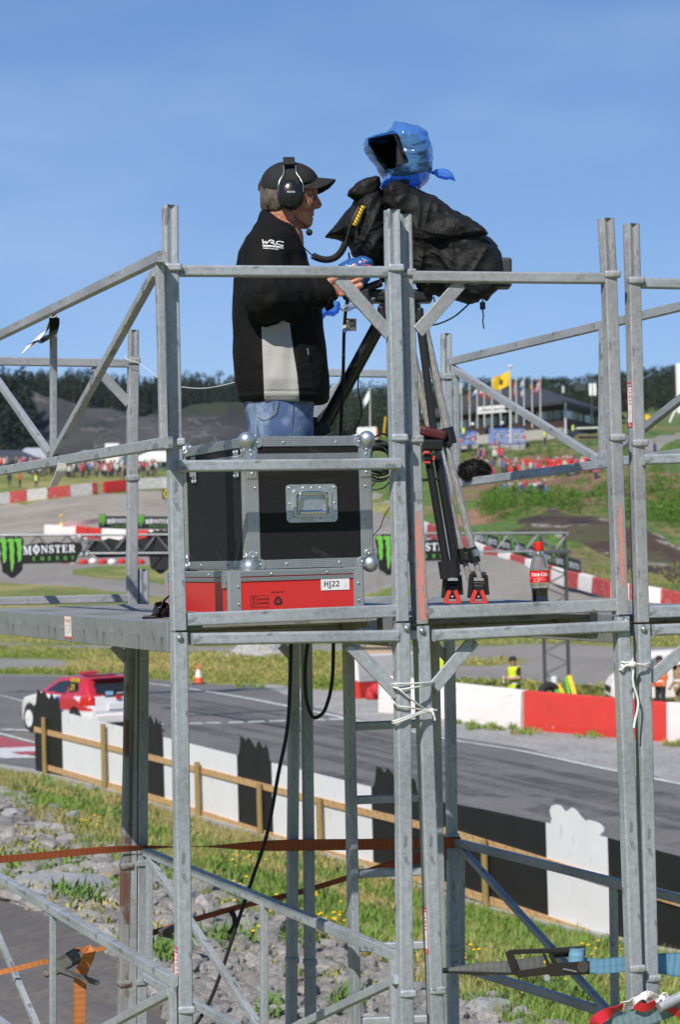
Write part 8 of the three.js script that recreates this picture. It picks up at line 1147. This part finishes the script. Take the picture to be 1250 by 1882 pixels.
{ // white cords
  const cw = mat(.72, .72, .70, .7), q = (x, y, w = -.035) => onW(x, y, w), t = thing('lashing_rope', 'white cord laced round the middle double post below the deck', 'cord', q(760, 1330)), c = (l) => part('turn', wire(l, .0036, 30, 6), cw, t);
  c([q(724, 1262, .06), q(721, 1259, 0), q(728, 1256.5), q(745, 1256.5), q(775, 1255.5, -.02), q(796, 1253.5, .02), q(798, 1252, .1)]); c([q(721, 1262, .02), q(727, 1264), q(735, 1267), q(760, 1263.5, -.03), q(790, 1258.5, .01), q(797, 1256, .08)]); c([q(722, 1257, .02), q(733, 1266), q(748, 1279), q(768, 1294, -.02), q(785, 1306, .0), q(793, 1310, .0)]); c([q(721, 1284, .06), q(723, 1290), q(731, 1297), q(750, 1300), q(770, 1303.5, -.01), q(790, 1305.5, .0), q(802, 1305, .03)]); c([q(722, 1325, .05), q(726, 1325), q(745, 1319), q(768, 1310, -.01), q(788, 1305, .0), q(803, 1305.5, .02)]); c([q(722, 1328, .05), q(727, 1328.5), q(748, 1321.5), q(770, 1312.5, -.01), q(790, 1306.5, .0)]); c([q(793, 1305, 0), q(797, 1312, -.02), q(799, 1318, -.02), q(800, 1324, -.02)]);
  part('knot', new THREE.SphereGeometry(.009, 10, 8).translate(...q(794, 1306, -.01).toArray()), cw, t);
  const t2 = thing('lashing_rope', 'white cord knotted round the outer double post with a long hanging end', 'cord', q(1166, 1230)), c2 = (l, r = .0036) => part('turn', wire(l, r, 30, 6), cw, t2);
  for (let i = 0; i < 3; i++) c2([q(1137, 1214 + i * 5, .04), q(1139, 1215 + i * 5, -.01), q(1150, 1218 + i * 3 + (i === 1 ? 3 : 0)), q(1163, 1217 + i * 2.5), q(1176, 1222 - i, -.03), q(1190, 1220 + i * 2.5, -.02), q(1198, 1219 + i * 3, .02), q(1200, 1218 + i * 3, .08)]); c2([q(1137, 1224, .02), q(1142, 1231), q(1152, 1222), q(1162, 1217)]);
  part('knot', [new THREE.SphereGeometry(.012, 10, 8).scale(1.2, 1, .8).translate(...q(1163, 1221, -.04).toArray())], cw, t2); c2([q(1163, 1222, -.04), q(1165, 1232, -.035), q(1164, 1248, -.035), q(1167, 1264, -.035), q(1172, 1280, -.036), q(1174, 1292, -.037), q(1172, 1308, -.04), q(1168, 1324, -.045), q(1166, 1338, -.05)], .0042);
  single('white_string', wire([onW(229, 654, 3.3), onW(234, 661, 3.28), onW(246, 664, 3.28), P(262, 672, 10.7), P(291, 695, 10.3), P(313, 707, 10.1), P(345, 712.5, 9.9), P(375, 713.5, 9.7), P(405, 709, 9.5), P(434, 702, 9.4)], .0016, 60, 6), cw, 'thin white string slung from the back post behind the man', 'string');
  const tt = thing('torn_tape', 'torn strip of white and black tape curling off the left guard upright', 'tape', onU(75, 630, -.05)), o = (x, y, u = -.065) => onU(x, y, u); part('black_side', ribbon([o(99, 584), o(99, 602), o(95, 618, -.07), o(88, 624, -.08), o(76, 622, -.085), o(62, 627, -.09)], .062, RZ.clone().addScaledVector(RX, .6).addScaledVector(UP, .5), .002, 30), phys(.01, .01, .01, .2), tt); part('white_side', ribbon([o(97, 584, -.07), o(90, 602, -.075), o(78, 616, -.085), o(64, 626, -.09), o(52, 637, -.095), o(44, 643, -.1)], .052, UP.clone().addScaledVector(RX, .8), .002, 30), M.white, tt);
  single('tape_tail', ribbon([onU(114, 852, -.07), onU(110, 868, -.075), onU(103, 882, -.08), onU(97, 894, -.08)], .034, RX.clone().addScaledVector(UP, .4), .003, 14), M.white, 'short white tape end hanging below the left guard rail', 'tape'); }
// ---------------------------------------------------------------- stones and plants on the near bank
const stoneGeo = (seed, flat2 = .62) => { const g = new THREE.IcosahedronGeometry(1, 3), p = g.attributes.position, v = V(); for (let i = 0; i < p.count; i++) { v.fromBufferAttribute(p, i); const a = 1 + .28 * n3(v.x * 1.3 + seed, v.y * 1.3, v.z * 1.3) + .12 * n3(v.x * 3.1, v.y * 3.1 + seed, v.z * 3.1); v.multiplyScalar(a); for (const [nx, ny, nz, d] of [[.8, .3, .5, .72], [-.6, .5, .6, .75], [.1, .95, .2, .6], [-.3, -.2, .93, .78], [.5, -.4, .75, .8]]) { const q = (v.x * (nx + .3 * Math.sin(seed)) + v.y * ny + v.z * nz) - d; if (q > 0) { v.x -= nx * q * .9; v.y -= ny * q * .9; v.z -= nz * q * .9; } } v.y *= flat2; p.setXYZ(i, v.x, v.y, v.z); } return toCreasedNormals(g, .5); };
const stoneM = new THREE.MeshStandardMaterial({ map: ctex(256, (x, y) => { const a = fbm(x * 6, y * 6, 6, 4, 6), b = tn(x * 120, y * 120, 120, 8), q = sstep(.6, .72, fbm(x * 9 + 2, y * 9, 9, 66, 4)); const v = .32 * (.6 + .7 * a + .25 * (b - .5)); return mixc([v, v, v * 1.01], [v * 1.3, v * 1.02, v * .72], q * .5); }, 1), roughness: .95, bumpMap: bumpFine, bumpScale: .02 });
{ const r = rng(77), geos = [0, 1, 2, 3].map((i) => boxUV(stoneGeo(i * 3.7 + 1), .6)), inR = inRegion.rubble_ground, inA = inRegion.asphalt_apron;
  const spots = [[], [], [], []]; let n = 0; for (let i = 0; i < 80000 && n < 15000; i++) { const p = Gd(lerp(-60, 1300, r()), 1 / lerp(1 / 14, 1 / 44, r())), d = inR(p.x, p.z); if (d > .25 * r() || inA(p.x, p.z) < .02) continue; const t = fbm(p.x * .5 + 20, p.z * .5 + 60, 999, 4, 3); if (r() > .25 + 1.3 * Math.max(0, t - .3)) continue; spots[n++ % 4].push(p); }
  spots.forEach((list, k) => { const im = new THREE.InstancedMesh(geos[k], stoneM, list.length), m4 = new THREE.Matrix4(), q = new THREE.Quaternion(), c = new THREE.Color(); im.name = numbered('loose_rubble'); tag(im, 'loose grey broken stones on the bank below the fence', 'rubble', null, 'stuff'); list.forEach((p, i) => { const s = .014 + .10 * Math.pow(r(), 6.5); q.setFromEuler(new THREE.Euler(r() * .5, r() * 6.3, r() * .5)); m4.compose(V(p.x, p.y + s * .25, p.z), q, V(s * (1 + .5 * r()), s, s)); im.setMatrixAt(i, m4); const t = .75 + .55 * r(); im.setColorAt(i, c.setRGB(t * 1.06, t, t * .92)); }); scene.add(im); });
  const big = [[105, 1640, 195, 46, 'large flat grey boulder below the orange strap at the left'], [40, 1636, 44, 30, 'small pale boulder at the left edge'], [72, 1658, 92, 36, 'pale rounded boulder in front of the large flat one'], [200, 1622, 64, 34, 'brown tilted slab of rock beside the rusty post'], [152, 1636, 90, 30, 'brown flat rock between the boulders and the rusty post'], [335, 1655, 70, 34, 'grey boulder just right of the left front post'], [425, 1650, 70, 44, 'grey boulder behind the sloping guard rail'], [575, 1705, 70, 30, 'grey boulder between the dark back posts and ladder'], [905, 1868, 100, 46, 'pale boulder at the bottom right of the bank'], [818, 1822, 36, 28, 'small pale stone beside the dark lower guard rail'], [760, 1800, 70, 34, 'grey stone between the double front post and the dark post'], [25, 1500, 60, 24, 'grey rock high on the rubble bank at the left'], [90, 1530, 60, 30, 'pale jagged rock on the rubble slope'], [130, 1506, 40, 22, 'small pale rock beside the yellow flowers at the left']];
  big.forEach(([x, y, w, h, l], i) => { const p = G(x, y), k = Math.hypot(p.x, p.z) / F, g = boxUV(stoneGeo(i * 2.3 + 9, .8), .8); g.scale(w * k * .52, h * k * .75, w * k * .4).rotateY(i * 1.3 * (w < 80 ? 1 : 0)).translate(p.x, p.y + h * k * .15, p.z - w * k * .2); single('boulder', boxUV(g, .9), i === 3 || i === 4 ? new THREE.MeshStandardMaterial({ map: stoneM.map, color: lin(1.0, .78, .6), roughness: .95 }) : stoneM, l, 'boulder'); }); }
function tuftGeo(seed, n, h, wid, lean, bright = 1) { const r = rng(seed), pos = [], col = []; for (let i = 0; i < n; i++) { const a = r() * 6.283, R = .35 * Math.sqrt(r()) * h, b = V(R * Math.cos(a), 0, R * Math.sin(a)), dir = r() * 6.283, L = h * (.5 + .6 * r()), le = lean * (.3 + r()), w = wid * (.7 + .6 * r()), px = Math.cos(dir + 1.57) * w, pz = Math.sin(dir + 1.57) * w, m = b.clone().add(V(Math.cos(dir) * le * L * .35, L * .6, Math.sin(dir) * le * L * .35)), t = b.clone().add(V(Math.cos(dir) * le * L, L * (1 - .25 * le), Math.sin(dir) * le * L)), c = (.7 + .6 * r()) * bright; for (const v of [[b.x - px, 0, b.z - pz], [b.x + px, 0, b.z + pz], [m.x + px * .8, m.y, m.z + pz * .8], [b.x - px, 0, b.z - pz], [m.x + px * .8, m.y, m.z + pz * .8], [m.x - px * .8, m.y, m.z - pz * .8], [m.x - px * .8, m.y, m.z - pz * .8], [m.x + px * .8, m.y, m.z + pz * .8], [t.x, t.y, t.z]]) { pos.push(...v); col.push(c, c, c); } } const g = new THREE.BufferGeometry(); g.setAttribute('position', new THREE.Float32BufferAttribute(pos, 3)); g.setAttribute('color', new THREE.Float32BufferAttribute(col, 3)); g.computeVertexNormals(); return g; }
const bladeM = new THREE.MeshPhysicalMaterial({ vertexColors: true, roughness: .8, side: THREE.DoubleSide });
function scatter(name, label, cat, geo, m, list, seed, size, color) { const im = new THREE.InstancedMesh(geo, m, list.length), r = rng(seed), m4 = new THREE.Matrix4(), q = new THREE.Quaternion(), c = new THREE.Color(); im.name = numbered(name); tag(im, label, cat, null, 'stuff'); im.castShadow = im.receiveShadow = true; list.forEach((p, i) => { const s = size(r, p); q.setFromAxisAngle(UP, r() * 6.283); m4.compose(p, q, V(s, s * (.8 + .4 * r()), s)); im.setMatrixAt(i, m4); if (color) im.setColorAt(i, c.setRGB(...color(r, p))); }); scene.add(im); return im; }
{ const r = rng(101), inR = inRegion.rubble_ground, inA = inRegion.asphalt_apron, fl = (p) => (p.x - FA.x) * -FDIR.z + (p.z - FA.z) * FDIR.x, sgn = Math.sign(fl(V(0, 0, 0))), nearSide = (p) => fl(p) * sgn, bank = [], sparse = [], dock = [], flowers = [];
  for (let i = 0; i < 120000 && bank.length < 20000; i++) { const p = Gd(lerp(-90, 1330, r()), 1 / lerp(1 / 14, 1 / 46, r())); if (nearSide(p) < .22 || inA(p.x, p.z) < .1) continue; const d = inR(p.x, p.z), t = fbm(p.x * .6 + 30, p.z * .6 + 80, 999, 14, 3); if (d < 0) { if (d < -.2 && t > .56 && r() < .5 && sparse.length < 1100) sparse.push(p); else if (d > -.35 && r() < .35) bank.push(p); continue; } if (r() < t * 1.5 - .2) bank.push(p); if (r() < .012) dock.push(p); }
  const gc = (dry) => (q, p) => { const t = fbm(p.x * .4 + 60, p.z * .4 + 90, 999, 24, 3), y = clamp((t - .4) * 3 + dry - .02 + (q() - .5) * .7, 0, 1), b = .8 + .5 * q(); return mixc([.15 * b, .25 * b, .035 * b], [.38 * b, .32 * b, .12 * b], y); };
  scatter('grass_tufts', 'long green and straw coloured grass on the bank along the fence', 'grass', tuftGeo(1, 18, .145, .005, .6), bladeM, bank.filter((_, i) => i % 3), 11, (q) => .45 + .9 * q() * q(), gc(.1)); scatter('grass_tufts', 'fine dry grass on the bank along the fence', 'grass', tuftGeo(2, 13, .19, .0035, .35), bladeM, bank.filter((_, i) => i % 3 === 0), 12, (q) => .4 + .9 * q() * q(), gc(.5));
  scatter('weed_tufts', 'scattered weeds among the stones', 'weeds', tuftGeo(3, 12, .10, .007, .8), bladeM, sparse, 13, (q) => .5 + q(), gc(.25));
  const clumps = [[380, 1745, 30], [500, 1880, 40], [640, 1862, 40], [430, 1740, 24], [560, 1740, 26], [300, 1760, 24], [320, 1770, 22], [160, 1660, 22], [130, 1655, 18], [740, 1770, 24], [870, 1800, 34], [940, 1810, 34], [1010, 1830, 30], [1080, 1850, 30], [60, 1450, 26], [150, 1470, 30], [230, 1500, 26]]; const leafy = []; for (const [x, y, n] of clumps) for (let i = 0; i < n; i++) { const p = G(x + (r() - .5) * 60, y + (r() - .5) * 26); if (p) leafy.push(p); } leafy.push(...dock);
  scatter('leafy_weeds', 'broad leaved green weeds in clumps on the bank', 'weeds', tuftGeo(4, 9, .14, .012, .75), bladeM, leafy, 14, (q) => .6 + .9 * q(), (q) => { const b = .8 + .5 * q(); return [.10 * b, .175 * b, .035 * b]; });
  const fc = [[160, 1528, 9, 22, 12], [184, 1535, 4, 10, 6], [140, 1455, 3, 30, 10], [310, 1485, 6, 24, 14], [435, 1590, 5, 34, 14], [460, 1605, 8, 50, 16], [445, 1690, 9, 26, 14], [510, 1692, 10, 34, 10], [440, 1655, 4, 30, 16], [600, 1690, 5, 60, 26], [560, 1680, 5, 40, 20], [625, 1728, 8, 18, 8], [590, 1722, 5, 20, 10], [600, 1600, 3, 20, 8], [780, 1645, 3, 20, 14], [875, 1740, 4, 40, 16], [1020, 1820, 6, 30, 10], [1060, 1830, 5, 30, 10], [1110, 1770, 6, 60, 14], [870, 1790, 4, 40, 20], [470, 1750, 4, 60, 30], [240, 1510, 3, 30, 14], [680, 1650, 3, 40, 20], [1140, 1750, 3, 20, 6]];
  for (const [x, y, n, dx, dy] of fc) for (let i = 0; i < n * 1.1; i++) { const p = G(x + (r() - .5) * dx * 1.3, y + 8 + (r() - .5) * dy * 1.3); if (p) flowers.push(p); }
  const pet = paint(new THREE.SphereGeometry(.016, 9, 5).scale(1, .5, 1).translate(0, .2, 0), .86, .52, .01), stem = paint(new THREE.CylinderGeometry(.0025, .003, .2, 4).translate(0, .1, 0), .1, .18, .03); scatter('yellow_flowers', 'small yellow wild flowers dotted over the bank', 'flowers', merge([pet, stem]), bladeM, flowers, 15, (q) => .6 + .7 * q());
  const far = []; for (const [x, y, n, w] of [[905, 1338, 40, 90], [965, 1346, 30, 60], [1180, 1356, 40, 60], [1240, 1368, 40, 60], [1085, 1352, 12, 60], [860, 1330, 8, 60], [1130, 1275, 40, 90], [680, 1278, 20, 60], [460, 1262, 20, 50]]) for (let i = 0; i < n; i++) { const p = G(x + (r() - .5) * w, y + (r() - .5) * 6 + 2); if (p) far.push(p); } scatter('grass_tufts', 'grass growing along the foot of the barrier', 'grass', tuftGeo(5, 12, .22, .012, .6), bladeM, far, 16, (q) => .4 + .7 * q(), gc(.25)); 
  const turf = []; for (let i = 0; i < 60000 && turf.length < 9000; i++) { const p = Gd(lerp(-40, 1290, r()), 1 / lerp(1 / 66, 1 / 140, r())); if (['track_asphalt', 'gravel_verge', 'infield_path', 'infield_road', 'far_track'].some((n) => inRegion[n](p.x, p.z) < .4) || fl(p) * sgn > 0) continue; turf.push(p); } scatter('infield_grass', 'rough yellow green grass of the infield', 'grass', tuftGeo(6, 10, .2, .02, .7), bladeM, turf, 17, (q) => .5 + .7 * q(), (q, p) => { const t = fbm(p.x * .12 + 60, p.z * .12 + 90, 999, 34, 3), b = .8 + .4 * q(); return mixc([.24 * b, .30 * b, .05 * b], [.44 * b, .38 * b, .13 * b], clamp((t - .4) * 3 + (q() - .5) * .4, 0, 1)); }); }
renderer.render(scene, camera);
